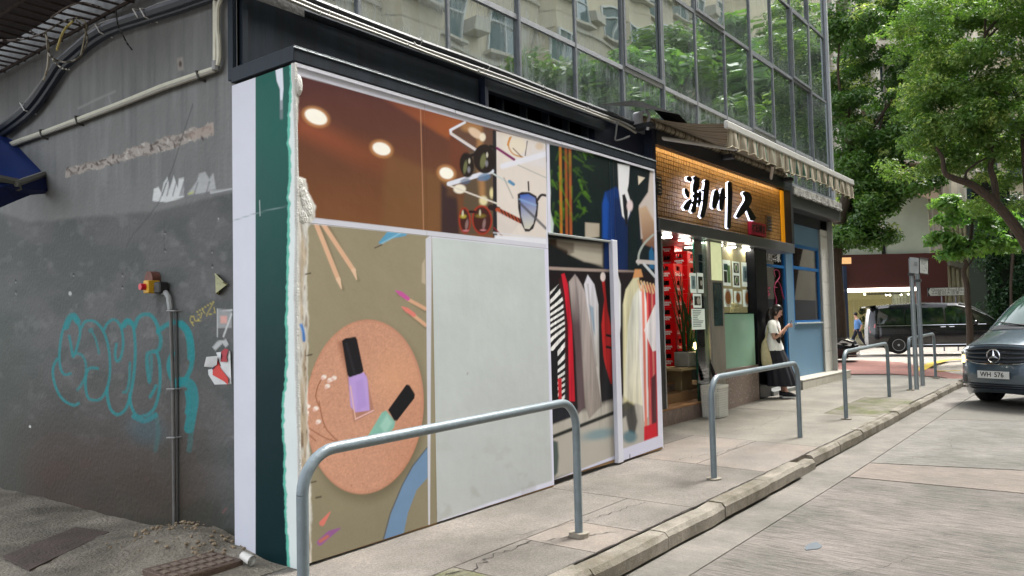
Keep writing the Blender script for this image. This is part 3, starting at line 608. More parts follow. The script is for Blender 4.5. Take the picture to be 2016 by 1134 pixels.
grid_obj('return_panel',lambda u,v:np.stack([np.full_like(u,HX0),4.905+(HY-4.905)*u,-.02+(ZT+.02)*v],1),150,360,paintR,Mprint,hoard)
mb=MB(); mb.box(HX0+.004,HX0+.03,HY+.01,4.905,0,ZT); part('board_backing',mb,mat('ply'),hoard)
# torn plaster blobs at the corner edge
mb=MB()
zz=np.linspace(.05,ZT,120)
mb.tube([(HX0+.004+.006*math.sin(z*3.1),HY-.001,z) for z in zz],[.008+.010*float(fbm(np.array([z*2.2]),np.array([1.]),3)[0])+.006*float(vnoise(np.array([z*14]),np.array([2.]),5)[0]) for z in zz],7)
mb.ball(onY(588,168,HY-.01),(.03,.02,.07),8,6)
for q in ((590,362,.035),(594,378,.045),(600,396,.05),(604,412,.055),(596,426,.05)): mb.ball(onY(q[0],q[1],HY+.004),(q[2],.012,q[2]*1.3),12,8)
part('plaster_smear',mb,mat('filler',(200,200,196),.7,var=.1,scale=20,bump=.5,bscale=80),hoard,smooth=True)
# black fascia trim over the hoarding and the tall fascia above
Mblk=mat('black painted metal',(26,35,45),.55,spec=.25,var=.5,scale=2.5,bump=.08,bscale=30,stretch=(4,4,.3))
fas=thing('fascia','black painted metal fascia wrapping the corner above the hoarding','fascia',(5.6,4.9,3.3))
mb=MB(); mb.cbox(HX0-.012,8.12,HY-.014,4.90,ZT+.016,3.348,.004); part('lower_cap',mb,Mblk,fas)
mb=MB(); mb.cbox(HX0-.014,8.121,HY-.020,HY-.0125,3.328,3.336,.002); part('trim_line',mb,mat('dull aluminium',(150,155,160),.35,metal=.6),fas)
mb=MB(); mb.box(3.262,5.9,4.95,5.2,3.3,3.93); mb.box(3.255,3.30,4.93,5.02,3.36,6); mb.box(3.20,3.262,4.97,5.03,3.3,6); part('fascia_panel',mb,Mblk,fas)
mb=MB(); mb.box(5.9,8.7,5.18,5.3,3.3,4.0); mb.box(6.0,8.25,4.925,5.0,3.84,3.95); part('lintel_panel',mb,mat('grey black panel',(58,64,70),.6,spec=.25,var=.25,scale=3),fas)
for k in range(6):
    x=6.05+k*.41; mb=MB(); mb.box(x,x+.36,5.15,5.17,3.5,3.99); part('vent_pane',mb,mat('dark vent glass',(14,24,28),.1,var=.1,spec=.6),fas)
    mb=MB(); mb.box(x+.365,x+.395,5.06,5.18,3.4,3.99); part('vent_mullion',mb,mat('vent frame',(44,50,56),.5),fas)
part('return_box',MB().box(8.12,9.35,5.0,5.6,3.2,4.1),mat('navy box',(20,28,46),.5),fas); part('return_post',MB().box(5.94,5.99,4.9,5.17,3.4,3.95),mat('navy box'),fas)
# conduits along the fascia
for k,(z,y,r,lab,c) in enumerate(((3.965,4.87,.013,'lowest thin pale conduit running along the fascia edge',(160,158,148)),(4.005,4.885,.015,'middle pale conduit running along the fascia edge above the hoarding',(140,140,136)),(4.065,4.915,.03,'thick dark grey pipe running under the glass facade',(48,52,56)))):
    pts=[(3.3,y,z+.03)]+[(3.3+k2*.6,y+.004*math.sin(k2*2.1+k),z+.006*math.sin(k2*1.3+k)) for k2 in range(1,9)]+[(8.5,y,z),(9.0,y+.05,z-.02+k*.02)]
    t=thing('conduit',lab,'pipe',(6,y,z),group=None); part('pipe',MB().tube(pts,r,8),mat('pvc%d'%k,c,.45,var=.1),t,smooth=True)
    for xx in np.arange(3.9+k*.1,8.4,.95): mb=MB(); mb.tube([(xx,y,z-r-.004),(xx,y-r-.004,z),(xx,y,z+r+.006)],.006,5); part('pipe_clip',mb,mat('clip',(196,196,190),.5),t)
# ================================================================ grey rendered wall of the alley
WX=3.23
alw=thing('concrete_building','grey rendered side wall of the old building with teal graffiti along the alley','building',(WX,8,0))
def paintW(C):
    x,y=C.x,C.y; C.fill((106,107,106))
    C.c=C.c*(1+.16*(fbm(x*.03,y*.006,3)-.5)+.16*(fbm(x*.012,y*.012,4)-.5))[:,None]
    # vertical rain streaks on the upper part
    up=sstep(y-400,60); s=fbm(x*.12,y*.006,15); C.blend(up*np.clip((s-.55)*1.6,0,.3),lin((132,134,134))); C.blend(up*np.clip((.42-s)*2.2,0,.4),lin((84,86,88)))
    # darker repaint below, warmer towards the ground
    ln=np.interp(x,[0,60,130,200,300,455],[418,440,432,425,418,378])+10*(fbm(x*.03,y*0,8)-.5); low=sstep(ln-y,6)
    C.blend(low*.9,lin((82,82,82))); C.blend(low*np.clip((fbm(x*.015,y*.02,17)-.42)*3,0,.75),lin((66,71,69)))
    C.blend(low*np.clip((fbm(x*.05,y*.05,19)-.6)*2.5,0,.5),lin((108,108,108)))
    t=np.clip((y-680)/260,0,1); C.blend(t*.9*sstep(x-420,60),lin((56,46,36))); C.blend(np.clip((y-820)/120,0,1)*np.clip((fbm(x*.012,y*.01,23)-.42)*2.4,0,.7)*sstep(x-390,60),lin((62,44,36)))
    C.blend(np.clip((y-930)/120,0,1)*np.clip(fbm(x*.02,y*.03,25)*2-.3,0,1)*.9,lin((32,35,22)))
    C.blend(sstep(80-x,60)*0,lin((60,70,62))); C.blend(sstep(x-60,50)*np.clip((y-480)/200,0,1)*.35,lin((64,74,66)))
    sc=np.clip((fbm(x*.06,y*.03+ x*.05,27)-.70)*4,0,.22); C.blend(sc*0,lin((128,128,124)))
    # painted patch over near the corner
    C.poly([(300,395),(455,372),(455,379),(300,402)],(104,104,106),2,.7)
    # broken render band
    f=(x-128)/292.; ctr=342-88*f; wd_=np.interp(f,[0,.1,.3,.6,.8,1],[7,9,8,11,14,12])*(.55+.9*fbm(x*.06,x*0+3,41)); dd=np.abs(y-ctr+10*(fbm(x*.04,x*0,44)-.5))-wd_-6*(fbm(x*.25,y*.25,46)-.5)
    cv=sstep(dd,1.3)*(f>0)*(f<1); C.blend(cv*.9,lin((158,150,142))*.9); C.blend(cv*np.clip((fbm(x*.12,y*.2,48)-.55)*8,0,1)*.7,lin((96,84,78))); C.blend(cv*np.clip((fbm(x*.2,y*.12,52)-.6)*8,0,1)*.7,lin((176,172,166))); C.h=np.maximum(C.h,cv*0)
    for k in range(26):
        f=RNG.random(); px=130+f*288; py=341-f*88+RNG.normal()*5; C.line([(px,py),(px+RNG.normal()*5,py+3+RNG.random()*5)],1.5+3.5*RNG.random(),(66,52,46),1.2,.9)
    C.poly([(368,262),(420,243),(422,262),(372,275)],(150,134,124),2,.6)
    C.line([(155,213),(190,196),(226,180)],4,(138,138,136),2,.7); C.line([(214,190),(218,204)],3,(136,136,134),1.5,.6); C.poly([(348,115),(360,112),(362,138),(350,140)],(140,136,128),2,.8); C.ell(355,126,3,6,0,(70,56,48),1.5)
    # torn white poster remains
    pts=[(300,396),(303,372),(312,368),(318,380),(322,360),(330,348),(334,372),(342,346),(350,370),(352,352),(362,350),(362,388),(330,398)]
    C.poly(pts,(196,198,198),1.5,.9); C.poly([(368,384),(388,356),(392,342),(404,338),(412,352),(420,340),(425,372),(400,380)],(186,188,190),2,.55)
    for k in range(9): 
        a=315+RNG.random()*100; C.line([(a,350+RNG.random()*12),(a-8,385)],2.5,(100,100,104),1.2,.8)
    C.line([(415,379),(455,372)],4,(176,178,178),1.2,.8); C.line([(372,382),(380,378)],3,(170,180,70),1.5,.8)
    # cracks
    C.line([(380,205),(365,250),(340,330),(312,400),(290,430),(262,462),(248,485)],1.6,(56,56,58),1,.8); C.line([(323,435),(323,500)],1.3,(54,54,54),1,.6)
    for a,b in ((325,458),(325,492),(145,540),(140,577),(241,540),(241,565),(418,495),(418,523),(31,553),(31,575)): C.ell(a,b,2,3,0,(40,40,40),1); C.ell(a,b+3,1.5,1.5,0,(150,150,150),.8,.7)
    C.ell(138,578,3,4,0,(170,170,170),1); C.line([(293,515),(360,510)],1,(60,60,60),1,.5)
    C.poly([(306,580),(320,580),(318,620),(310,625)],(50,52,52),5,.6); C.ell(59,840,2,2,0,(210,210,206),.7); C.line([(380,805),(400,780)],1,(100,100,100),.8,.3)
    T=(8,118,122)
    def sp(pts,w=9,c=T,a=.93): C.line(spl(pts,7),(np.array(w)*.75).tolist() if hasattr(w,'__len__') else w*.75,c,1.0,a*.9)
    o=lambda L:[(60+px/3.781,590+py/3.78) for px,py in L]
    sp(o([(300,550),(250,555),(222,500),(215,400),(235,250),(270,170),(310,130),(350,165),(370,240),(350,340),(330,400),(315,420),(300,330),(288,270)]),[7]*100)
    sp(o([(265,200),(290,140),(320,120),(350,160)]),[17]*40)
    sp(o([(330,400),(380,410),(410,470),(410,560),(380,630),(350,670)]),7,T,.75); sp(o([(200,440),(170,500),(170,580),(200,680),(250,750),(320,785),(360,770)]),7)
    sp(o([(380,210),(400,170),(440,155),(490,170),(540,230),(575,330),(590,440),(590,560),(570,660),(530,730),(480,750),(430,730),(410,650),(415,560),(440,510),(500,510)]),7)
    sp(o([(450,230),(480,280),(500,350),(510,400)]),[14,12,8,3]+[6]*30,T,.7)
    sp(o([(550,220),(570,180),(610,150),(650,165),(680,230),(690,320),(680,400),(660,450),(640,455),(630,400),(640,330)]),7)
    sp(o([(680,210),(700,165),(730,150),(760,190),(775,270),(780,400),(770,550),(745,700),(710,810),(650,855),(600,820),(575,740),(570,660)]),8); sp(o([(690,195),(720,160),(750,175)]),15)
    sp(o([(775,210),(800,140),(850,108),(900,120),(940,180),(950,230)]),10); sp(o([(950,240),(980,210),(1040,175),(1100,170),(1150,200),(1190,280),(1205,400),(1195,500),(1160,580),(1110,620),(1060,600),(1030,520),(1035,450),(1060,400)]),12)
    sp(o([(1120,180),(1165,230),(1190,320),(1195,430)]),20); sp(o([(950,240),(970,290),(955,370),(900,390),(870,410),(870,500),(885,610)]),10,T,.85); sp(o([(940,390),(960,470),(965,600),(950,720),(920,810),(860,860),(790,860),(750,790),(740,700)]),8)
    sp(o([(900,420),(900,520),(890,600)]),8,T,.6); sp(o([(935,640),(910,690),(890,725)]),8); sp(o([(740,470),(735,600),(715,680),(690,690)]),7,T,.8)
    sp(o([(1080,625),(1150,610),(1200,650),(1215,750),(1200,850),(1180,960)]),26); sp(o([(1165,690),(1175,760),(1165,840)]),12); sp(o([(1200,930),(1190,1050),(1180,1120)]),14,(40,100,100),.5)
    sp(o([(770,870),(850,900),(930,860)]),14); C.ell(60+860/3.78,590+960/3.78,34,26,20,(60,92,104),20,.4); sp(o([(940,880),(950,1000),(930,1120)]),12,(44,104,104),.35)
    yl=(176,160,74)
    for L in ([(1215,195),(1190,160),(1190,130),(1215,120),(1225,160),(1200,170)],[(1240,120),(1275,100),(1270,130),(1230,160),(1275,150)],[(1235,95),(1365,15),(1310,115)],[(1280,75),(1300,105)],[(1310,118),(1375,95),(1365,55)]): C.line(o(L),1.5,yl,.9,.85)
    # paper remains by the corner
    C.poly([(428,609),(456,609),(456,646),(428,646)],(168,170,170),1.2,.55); C.poly([(434,622),(447,622),(447,636),(434,636)],(206,150,140),1.2,.8); C.line([(428,609),(428,664)],1.6,(180,182,182),.8); C.line([(428,610),(457,610)],2,(184,186,186),.8); C.line([(456,618),(440,662)],3,(186,188,188),1)
    C.poly([(418,684),(428,672),(445,668),(450,678),(444,684),(438,676),(424,690)],(176,178,178),1.2,.9); C.line([(430,430),(430,432)],2,(170,170,170),1)
    C.line([(438,1010),(446,1000)],2,(150,90,90),1,.6)
def fW(u,v):
    Yv=4.96+ (13-4.96)*(u**1.35); Z=-.35+6.6*v; return np.stack([np.full_like(u,WX),Yv,Z],1)
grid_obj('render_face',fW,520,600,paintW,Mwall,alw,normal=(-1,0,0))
mb=MB(); mb.box(WX+.002,WX+.6,4.97,13,-.4,6.25); mb.box(WX+.002,WX+.6,13,26,-.4,12); part('wall',mb,mat('old render',(104,104,102),.8,var=.12,scale=4,bump=.3,bscale=30),alw)
# peeling posters standing off the wall (real paper)
def onW(x,y,d=.0): p=onX(x,y,WX); return p+np.array([-d,0,0])
Mpap=mat('old paper',(196,198,198),.6,var=.1,scale=20)
t=thing('poster_remains','torn red and white poster remains peeling off the grey wall beside the hoarding','poster',onW(440,715))
mb=MB()
def sheetw(pts,d): return [onW(a,b,dd) for (a,b),dd in zip(pts,d)]
def fan(mb,P): mb.add(P,[(0,i,i+1) for i in range(1,len(P)-1)])
fan(mb,sheetw([(440,720),(428,694),(456,690),(457,756),(424,757),(413,738),(412,728)],[.02,.01,.012,.006,.006,.01,.01])); part('paper_base',mb,Mpap,t)
mb=MB(); fan(mb,sheetw([(424,704),(432,703),(440,725),(455,745),(454,757),(446,750),(424,738)],[.022]*7)); part('red_print',mb,mat('red print',(186,44,34),.5),t)
mb=MB(); fan(mb,sheetw([(424,704),(430,704),(429,722),(424,728)],[.026]*4)); part('navy_print',mb,mat('navy print',(36,34,80),.5),t)
mb=MB(); fan(mb,sheetw([(441,693),(448,686),(456,688),(452,700),(453,712),(440,712),(444,700)],[.024]*7)); part('red_strip',mb,mat('dark red print',(150,30,44),.5),t)
mb=MB(); fan(mb,sheetw([(414,721),(421,702),(440,700),(434,718),(426,723)],[.05,.06,.045,.03,.03])); part('loose_flap',mb,Mpap,t)
t=thing('reflector_plate','folded yellow reflector plate fixed to the grey wall near the hoarding','plate',onW(441,560))
a,b_,c=onW(431,540),onW(431,581),onW(452,560,.02); p2=onW(436,540,.05); p3=onW(437,578,.05)
mb=MB(); mb.add([a,b_,p3,p2],[(0,1,2,3)]); part('edge_strip',mb,mat('yellow film',(190,186,90),.4,var=.2,scale=30),t)
mb=MB(); mb.add([p2,p3,c],[(0,1,2)]); mb.tube([p2,onW(452,556,.05),c],.006,5); part('face_plate',mb,mat('grey yellow film',(150,150,112),.35,var=.25,scale=25),t)
# emergency bell and push button, pipe
t=thing('call_point','yellow push button box and rusty round bell on the grey wall above the graffiti','alarm button',onW(318,562))
def wcyl(x,y,r,d0,d1,n=18): p=onW(x,y); return MB().cyl(p+np.array([-d0,0,0]),p+np.array([-d1,0,0]),r,n)
part('bell_dome',wcyl(309,550,.062,.0,.07),mat('rust',(104,66,56),.7,var=.3,scale=30,bump=.4,bscale=80),t,smooth=True)
p=onW(316,565)
mb=MB(); mb.cbox(p[0]-.11,p[0]-.01,p[1]-.02,p[1]+.06,p[2]-.05,p[2]+.05,.006); part('button_box',mb,mat('yellow plastic',(196,150,40),.5,var=.2,scale=20),t)
part('push_button',MB().cyl((p[0]-.11,p[1]+.03,p[2]),(p[0]-.15,p[1]+.03,p[2]),.026,14),mat('red plastic',(190,30,50),.4),t,smooth=True)
p=onW(329,568); mb=MB(); mb.cbox(p[0]-.09,p[0]-.01,p[1]-.05,p[1]+.04,p[2]-.04,p[2]+.05,.01); part('junction_box',mb,mat('black box',(34,34,34),.5),t)
t=thing('wall_pipe','thin grey pipe running down the grey wall from the button box to the ground','pipe',onW(350,800))
q=[onW(331,575,.04),onW(337,577,.04),onW(341,585,.035),onW(343,610,.03)]; part('elbow_pipe',MB().tube(q,.022,8),mat('pale pipe',(138,140,140),.5,var=.15,scale=20),t,smooth=True)
part('lower_pipe',MB().tube([onW(343,608,.03),onW(348,760,.03),onW(351,1052,.03)],.014,8),mat('dark pipe',(96,94,92),.6,var=.25,scale=12),t,smooth=True)
part('side_cable',MB().tube([onW(350,608,.01),onW(352,760,.01),onW(353,1052,.01)],.006,6),mat('dark grey cable',(60,60,60),.6),t,smooth=True)
for yy in (612,765,860): part('pipe_strap',MB().tube([onW(340,yy,.0),onW(343,yy,.06),onW(356,yy,.05),onW(357,yy,.0)],.006,5),mat('black cable'),t)
# long pale conduit
Mcon=mat('cream conduit',(190,188,172),.5,var=.12,scale=12,bump=.1,bscale=30)
t=thing('slanted_conduit','long cream twin conduit running along the grey wall below the black cable','pipe',onW(250,205))
part('pipe',MB().tube([onW(x,y,.04) for x,y in ((-60,318),(50,277),(95,262),(165,236),(240,208),(330,172),(405,147),(436,137))],.021,8),Mcon,t,smooth=True)
part('pipe',MB().tube([onW(x,y,.045) for x,y in ((-60,324),(50,282),(165,241),(240,213),(330,178),(405,152),(436,141))],.016,8),mat('grey conduit',(140,138,128),.5),t,smooth=True)
for x,y in ((93,264),(163,237),(403,150)): part('pipe_clip',MB().tube([onW(x-1,y-7,.0),onW(x,y-5,.07),onW(x+2,y+8,.06),onW(x+2,y+10,.0)],.01,6),mat('clip dark',(60,58,54),.5),t)
t=thing('vertical_conduit','pair of cream pipes rising along the corner of the grey wall','pipe',onW(440,60))
part('pipe',MB().tube([onW(x,y,.05) for x,y in ((437,136),(437,80),(437,0),(437,-90))],.022,8),Mcon,t,smooth=True)
part('pipe',MB().tube([onW(x,y,.05) for x,y in ((441,132),(444,115),(443,85),(440,60),(441,20),(447,2),(460,-20))],.018,8),Mcon,t,smooth=True)
part('pipe_joint',MB().tube([onW(437,142,.05),onW(437,124,.05)],.028,8),mat('black cable'),t,smooth=True)
# cable bundle
cb=[(-40,285),(10,262),(62,225),(90,195),(118,155),(135,130),(160,108),(195,80),(235,58),(300,37),(370,15),(430,-6),(500,-30)]
t=thing('cable_bundle','thick sagging bundle of black cables fixed across the top of the grey wall','cable',onW(150,115))
part('cable',MB().tube([onW(x,y,.08) for x,y in spl(cb,4)],.045,8),mat('black sheath',(30,34,42),.45,var=.2,scale=10),t,smooth=True)
part('cable',MB().tube([onW(x+4,y+7,.06) for x,y in spl(cb,4)],.03,8),mat('black sheath'),t,smooth=True)
part('cable',MB().tube([onW(x-3,y-7+3*math.sin(x*.05),.09) for x,y in spl(cb,4)],.014,6),mat('black cable'),t,smooth=True)
for x,y in ((220,63),(309,33),(70,214),(295,34)): part('cable_tie',MB().tube([onW(x-2,y-11,.02),onW(x,y-6,.14),onW(x+4,y+8,.12),onW(x+4,y+12,.01)],.007,5),mat('white tie',(206,206,206),.5),t)
p=onW(91,188); part('wall_bracket',MB().cbox(p[0]-.1,p[0],p[1]-.04,p[1]+.05,p[2]-.05,p[2]+.03,.008),mat('tan block',(124,116,96),.7),t)
t=thing('loose_wires','loose loops of old wire dangling from the rusty bar rack','wire',dep(130,70,6.4))
for k,(L_,c,r) in enumerate((([(150,40),(165,55),(172,80),(158,110),(135,122),(110,118),(95,102),(92,80),(88,68)],(104,98,88),.007),([(96,105),(108,122),(122,134),(136,137)],(150,146,136),.006),([(150,35),(170,48),(164,88),(158,115)],(112,104,84),.007),([(90,65),(95,90),(94,130),(86,158)],(132,124,108),.008),([(145,40),(125,62),(112,98)],(160,146,90),.009),([(60,60),(75,70),(88,64),(110,50),(130,40),(148,36)],(84,76,68),.007),([(228,20),(232,50),(238,62),(250,85),(260,98)],(40,40,40),.006),([(100,35),(130,15),(160,5),(185,10),(200,15)],(90,80,74),.006),([(0,80),(40,78),(80,68)],(70,62,58),.009))):
    part('wire',MB().tube([dep(x,y,6.1+.03*math.sin(x)) for x,y in spl(L_,5)],r,6),mat('wire%d'%k,c,.6),t,smooth=True)
# rusty rack of bars under the canopy
rk=thing('bar_rack','rusty rack of thin parallel metal bars high on the grey wall','rack',onW(120,90))
zr=onX(136,72,WX)[2]; Mru=mat('rusty bar',(62,52,50),.7,var=.3,scale=25,bump=.3,bscale=60)
y=5.6; k=0
while y<12:
    part('bar',MB().tube([(WX+.01,y,zr+.01*math.sin(k*2.3)),(WX-.3,y+.01*math.sin(k),zr-.01),(WX-.62,y+.02*math.sin(k*1.7),zr)],.011,6),Mru,rk); y+=.17; k+=1
part('edge_rail',MB().tube([(WX-.03,5.3,zr),(WX-.03,12.2,zr)],.02,6),Mru,rk); part('edge_rail',MB().tube([(WX-.60,5.5,zr),(WX-.60,12.2,zr)],.018,6),Mru,rk)
cs=thing('concrete_canopy','dark stained concrete slab jutting over the alley at the upper left','canopy',(WX-1,9,zr)); 
mb=MB(); 
xe=onZ(60,60,zr)[0]; mb.hexa([(xe-.62,5.0,zr+.0),(xe+.0,5.0,zr+.0),(xe+.0,14,zr+.0),(xe-.62,14,zr),(xe-.62,5.0,zr+.25),(xe,5.0,zr+.25),(xe,14,zr+.25),(xe-.62,14,zr+.25)]); part('slab',mb,mat('sooty concrete',(66,60,62),.85,var=.25,scale=6,bump=.8,bscale=40),cs)
mb=MB(); mb.box(xe-.80,xe-.62,4.5,14,zr-.03,zr+.35); part('slab_edge',mb,mat('spalled concrete',(124,122,118),.85,var=.3,scale=8,bump=.8,bscale=30),cs)
# blue awning at the far left
bl=thing('blue_awning','deep blue fabric awning poking in at the left edge above the alley','awning',dep(0,330,7.5))
Mbl=mat('blue canvas',(10,44,112),.7,var=.15,scale=6,bump=.2,bscale=60); Mbd=mat('dark blue canvas',(10,24,62),.8,var=.1)
P=lambda x,y,D:dep(x,y,D)
mb=MB(); n=6; top=[P(-60,232,8.2),P(0,262,8.2),P(112,324,8.0),P(118,338,7.9),P(0,368,6.9),P(-60,378,6.8)]; mb.add(top,[(0,5,4,1),(1,4,3,2)]); mb.prism([P(112,322,8.0),P(119,338,7.88),P(126,378,7.86),P(112,340,7.95)],(0,.01,.01)); part('canopy_top',mb,Mbl,bl)
mb=MB(); mb.add([P(118,338,7.9),P(126,378,7.86),P(60,384,7.5),P(30,396,7.2),P(0,409,7.0),P(-60,430,6.9),P(-60,378,6.8),P(0,368,6.9)],[(0,1,2,3,4,7),(7,4,5,6)]); part('valance',mb,mat('navy canvas',(14,28,82),.8,var=.1),bl)
part('support_bar',MB().tube([P(-30,346,6.8),P(32,358,7.15),P(36,372,7.2)],.035,6),mat('grey bar',(112,112,106),.5),bl); part('support_bar',MB().tube([P(30,362,7.1),P(112,334,7.9)],.03,6),mat('grey bar'),bl)
# alley floor items
p=onZ(405,1112,.03)
t=thing('drain_grate','rusty drain grate set in the alley floor at the foot of the wall','grate',(p[0],p[1],p[2]))
mb=MB(); mb.cbox(p[0]-.30,p[0]+.18,p[1]-.14,p[1]+.22,p[2]-.08,p[2]+.012,.006); part('grate_frame',mb,mat('rust dark',(92,76,66),.8,var=.3,scale=30,bump=.4),t)
for i in range(7):
    for j in range(3): part('grate_bar',MB().box(p[0]-.27+i*.062,p[0]-.235+i*.062,p[1]-.10+j*.1,p[1]-.04+j*.1,p[2]+.012,p[2]+.019),mat('grate bar',(118,104,92),.7),t)
p=onZ(110,1078,-.05)
t=thing('cover_plate','dark metal cover plate lying on the alley floor at bottom left','cover plate',p)
A_=[onZ(x,y,-.02) for x,y in ((5,1098),(58,1125),(215,1050),(150,1040))]; mb=MB(); mb.prism(A_,(0,0,.012)); part('plate',mb,mat('dirty dark plate',(76,64,58),.7,var=.35,scale=5,bump=.4,bscale=50),t)
a=onZ(478,1093,.07); b_=onZ(496,1104,.05); d=(b_-a)
t=thing('broken_pipe','short broken white pipe stub lying on the rubble by the hoarding foot','pipe',a)
mb=MB(); mb.tube([a,a+d*.6,b_],[.026,.03,.032],12,cap=False); mb.tube([b_,a+d*.6],[.026,.024],12,cap=False); part('pipe_stub',mb,mat('white pvc',(206,204,198),.5,var=.1),t,smooth=True)
rb_=MB()
for i in range(150):
    yy=4.75+RNG.random()*1.0; xx=WX-.04-abs(RNG.normal())*.28; r=.005+RNG.random()**2*.014; zz=.03+.13*math.exp(-((xx-3.1)/.5)**2-((yy-5.35)/.5)**2); rb_.ball((xx,yy,zz-.035+.01),(r,r*(.6+.6*RNG.random()),r*.6),5,4)
solo('rubble',rb_,mat('rubble',(138,122,100),.9,var=.3,scale=30,bump=.5),'loose grey brown rubble heaped at the wall foot','rubble',kind='stuff')
# ================================================================ glass building above the shops
bd=thing('glass_building','tall building with a dark reflective glass curtain wall above the row of shops','building',(10,5.2,4))
Mmul=mat('weathered aluminium',(116,121,126),.55,metal=.1,spec=.3,var=.2,scale=10,bump=.1,bscale=40)
Mmul2=mat('pale aluminium',(160,164,170),.5,metal=.3,var=.15,scale=10)
def pane_mat():
    m=bpy.data.materials.new('dusty mirror glass'); m.use_nodes=True; t=m.node_tree; N=t.nodes; L=t.links; N.clear()
    tc=N.new('ShaderNodeTexCoord'); gl=N.new('ShaderNodeBsdfGlossy'); gl.inputs['Roughness'].default_value=.015; gl.inputs[0].default_value=(.68,.74,.74,1)
    df=N.new('ShaderNodeBsdfPrincipled'); df.inputs['Base Color'].default_value=(.018,.034,.034,1); df.inputs['Roughness'].default_value=.6
    dust=N.new('ShaderNodeBsdfDiffuse'); dust.inputs[0].default_value=(.30,.35,.36,1)
    fr=N.new('ShaderNodeFresnel'); fr.inputs[0].default_value=1.5; mr=N.new('ShaderNodeMapRange'); mr.inputs[3].default_value=.72; mr.inputs[4].default_value=1
    L.new(fr.outputs[0],mr.inputs[0]); mx=N.new('ShaderNodeMixShader'); L.new(mr.outputs[0],mx.inputs[0]); L.new(df.outputs[0],mx.inputs[1]); L.new(gl.outputs[0],mx.inputs[2])
    # slight waviness of the panes
    wn=N.new('ShaderNodeTexNoise'); wn.inputs['Scale'].default_value=.9; wn.inputs['Detail'].default_value=1; L.new(tc.outputs['Object'],wn.inputs['Vector'])
    bp=N.new('ShaderNodeBump'); bp.inputs['Strength'].default_value=.2; bp.inputs['Distance'].default_value=.02; L.new(wn.outputs[0],bp.inputs['Height']); L.new(bp.outputs[0],gl.inputs['Normal'])
    # dust: streaks running down + grime bands (attribute dirt)
    mp=N.new('ShaderNodeMapping'); mp.inputs['Scale'].default_value=(9,9,1.3); L.new(tc.outputs['Object'],mp.inputs[0])
    n=N.new('ShaderNodeTexNoise'); n.inputs['Scale'].default_value=1.2; n.inputs['Detail'].default_value=7; n.inputs['Roughness'].default_value=.65; L.new(mp.outputs[0],n.inputs['Vector'])
    at=N.new('ShaderNodeAttribute'); at.attribute_name='dirt'
    r=N.new('ShaderNodeMapRange'); r.inputs[1].default_value=.35; r.inputs[2].default_value=.7; r.inputs[3].default_value=0; r.inputs[4].default_value=1; L.new(n.outputs[0],r.inputs[0])
    mu=N.new('ShaderNodeMath'); mu.operation='MULTIPLY'; L.new(r.outputs[0],mu.inputs[0]); L.new(at.outputs['Fac'],mu.inputs[1])
    ad=N.new('ShaderNodeMath'); ad.operation='ADD'; ad.inputs[1].default_value=.012; L.new(mu.outputs[0],ad.inputs[0])
    m2=N.new('ShaderNodeMixShader'); L.new(ad.outputs[0],m2.inputs[0]); L.new(mx.outputs[0],m2.inputs[1]); L.new(dust.outputs[0],m2.inputs[2])
    o=N.new('ShaderNodeOutputMaterial'); L.new(m2.outputs[0],o.inputs[0]); return m
Mpane=pane_mat()
def pane(x0,x1,z0,z1,y,parent,dirt=(.6,.1)):
    nz=6; nx=4; vs=[];at=[]
    a=RNG.normal()*.0020; b=RNG.normal()*.0025
    for j in range(nz+1):
        for i in range(nx+1):
            u,v=i/nx,j/nz; xx=x0+(x1-x0)*u; zz=z0+(z1-z0)*v
            vs.append((xx,y+a*(xx-x0)*4*(z1-z0)+b*(zz-z0)+.0015*math.sin(3*u)*math.sin(3*v),zz)); e=max(abs(u-.5)*2,0)**6; top=max(0,(v-.55)/.45); bot=max(0,(.3-v)/.3)
            at.append(min(1,dirt[0]*top**1.3+dirt[1]+.35*bot+.25*e))
    me=bpy.data.meshes.new('glass_pane'); me.from_pydata(vs,[],[(j*(nx+1)+i,j*(nx+1)+i+1,(j+1)*(nx+1)+i+1,(j+1)*(nx+1)+i) for j in range(nz) for i in range(nx)])
    me.polygons.foreach_set('use_smooth',[True]*len(me.polygons)); d=me.attributes.new('dirt','FLOAT','POINT'); d.data.foreach_set('value',at); me.materials.append(Mpane)
    return part('glass_pane',me,None,parent)
GY=5.03; XS=[17.83-1.1165*k for k in range(14)][::-1]; ZR=[4.1,4.79,6.21,7.66,9.1,10.6,12.1]
for i in range(len(XS)-1):
    for j in range(6):
        x0,x1=XS[i]+.023,XS[i+1]-.023; z0,z1=ZR[j]+.029,ZR[j+1]-.029
        if j in (1,2) and (i+ (j==2)*2)%4==1:
            mb=MB()
            for q in ((x0,x1,z0,z0+.05),(x0,x1,z1-.05,z1),(x0,x0+.045,z0+.05,z1-.05),(x1-.045,x1,z0+.05,z1-.05)): mb.box(q[0],q[1],GY-.035,GY-.002,q[2],q[3])
            f=part('window_frame',mb,Mmul,bd); pane(x0+.045,x1-.045,z0+.05,z1-.05,GY-.012,f,(.25,.02))
        else: pane(x0,x1,z0,z1,GY,bd,((.85,.25) if j==0 else (.55 if (i*7+j*3)%3==0 else .25,.03)) if j<3 else (.2,.02))
for i,x in enumerate(XS): part('mullion',MB().cbox(x-.022,x+.022,GY-.022 if i%3 else GY-.036,GY+.05,4.06,12.2,.006),Mmul,bd)
for j,z in enumerate(ZR[1:]): part('transom',MB().box(XS[0]+.03,17.80,GY-.018,GY+.04,z-.028,z+.028),Mmul2 if j==0 else Mmul,bd)
part('sill_rail',MB().box(3.3,17.83,GY-.05,GY+.1,4.0,4.10),Mmul,bd)
part('corner_post',MB().cbox(17.86,17.97,GY-.07,GY+.1,3.95,12.2,.01),mat('corner aluminium',(176,182,190),.45,metal=.3,var=.1),bd)
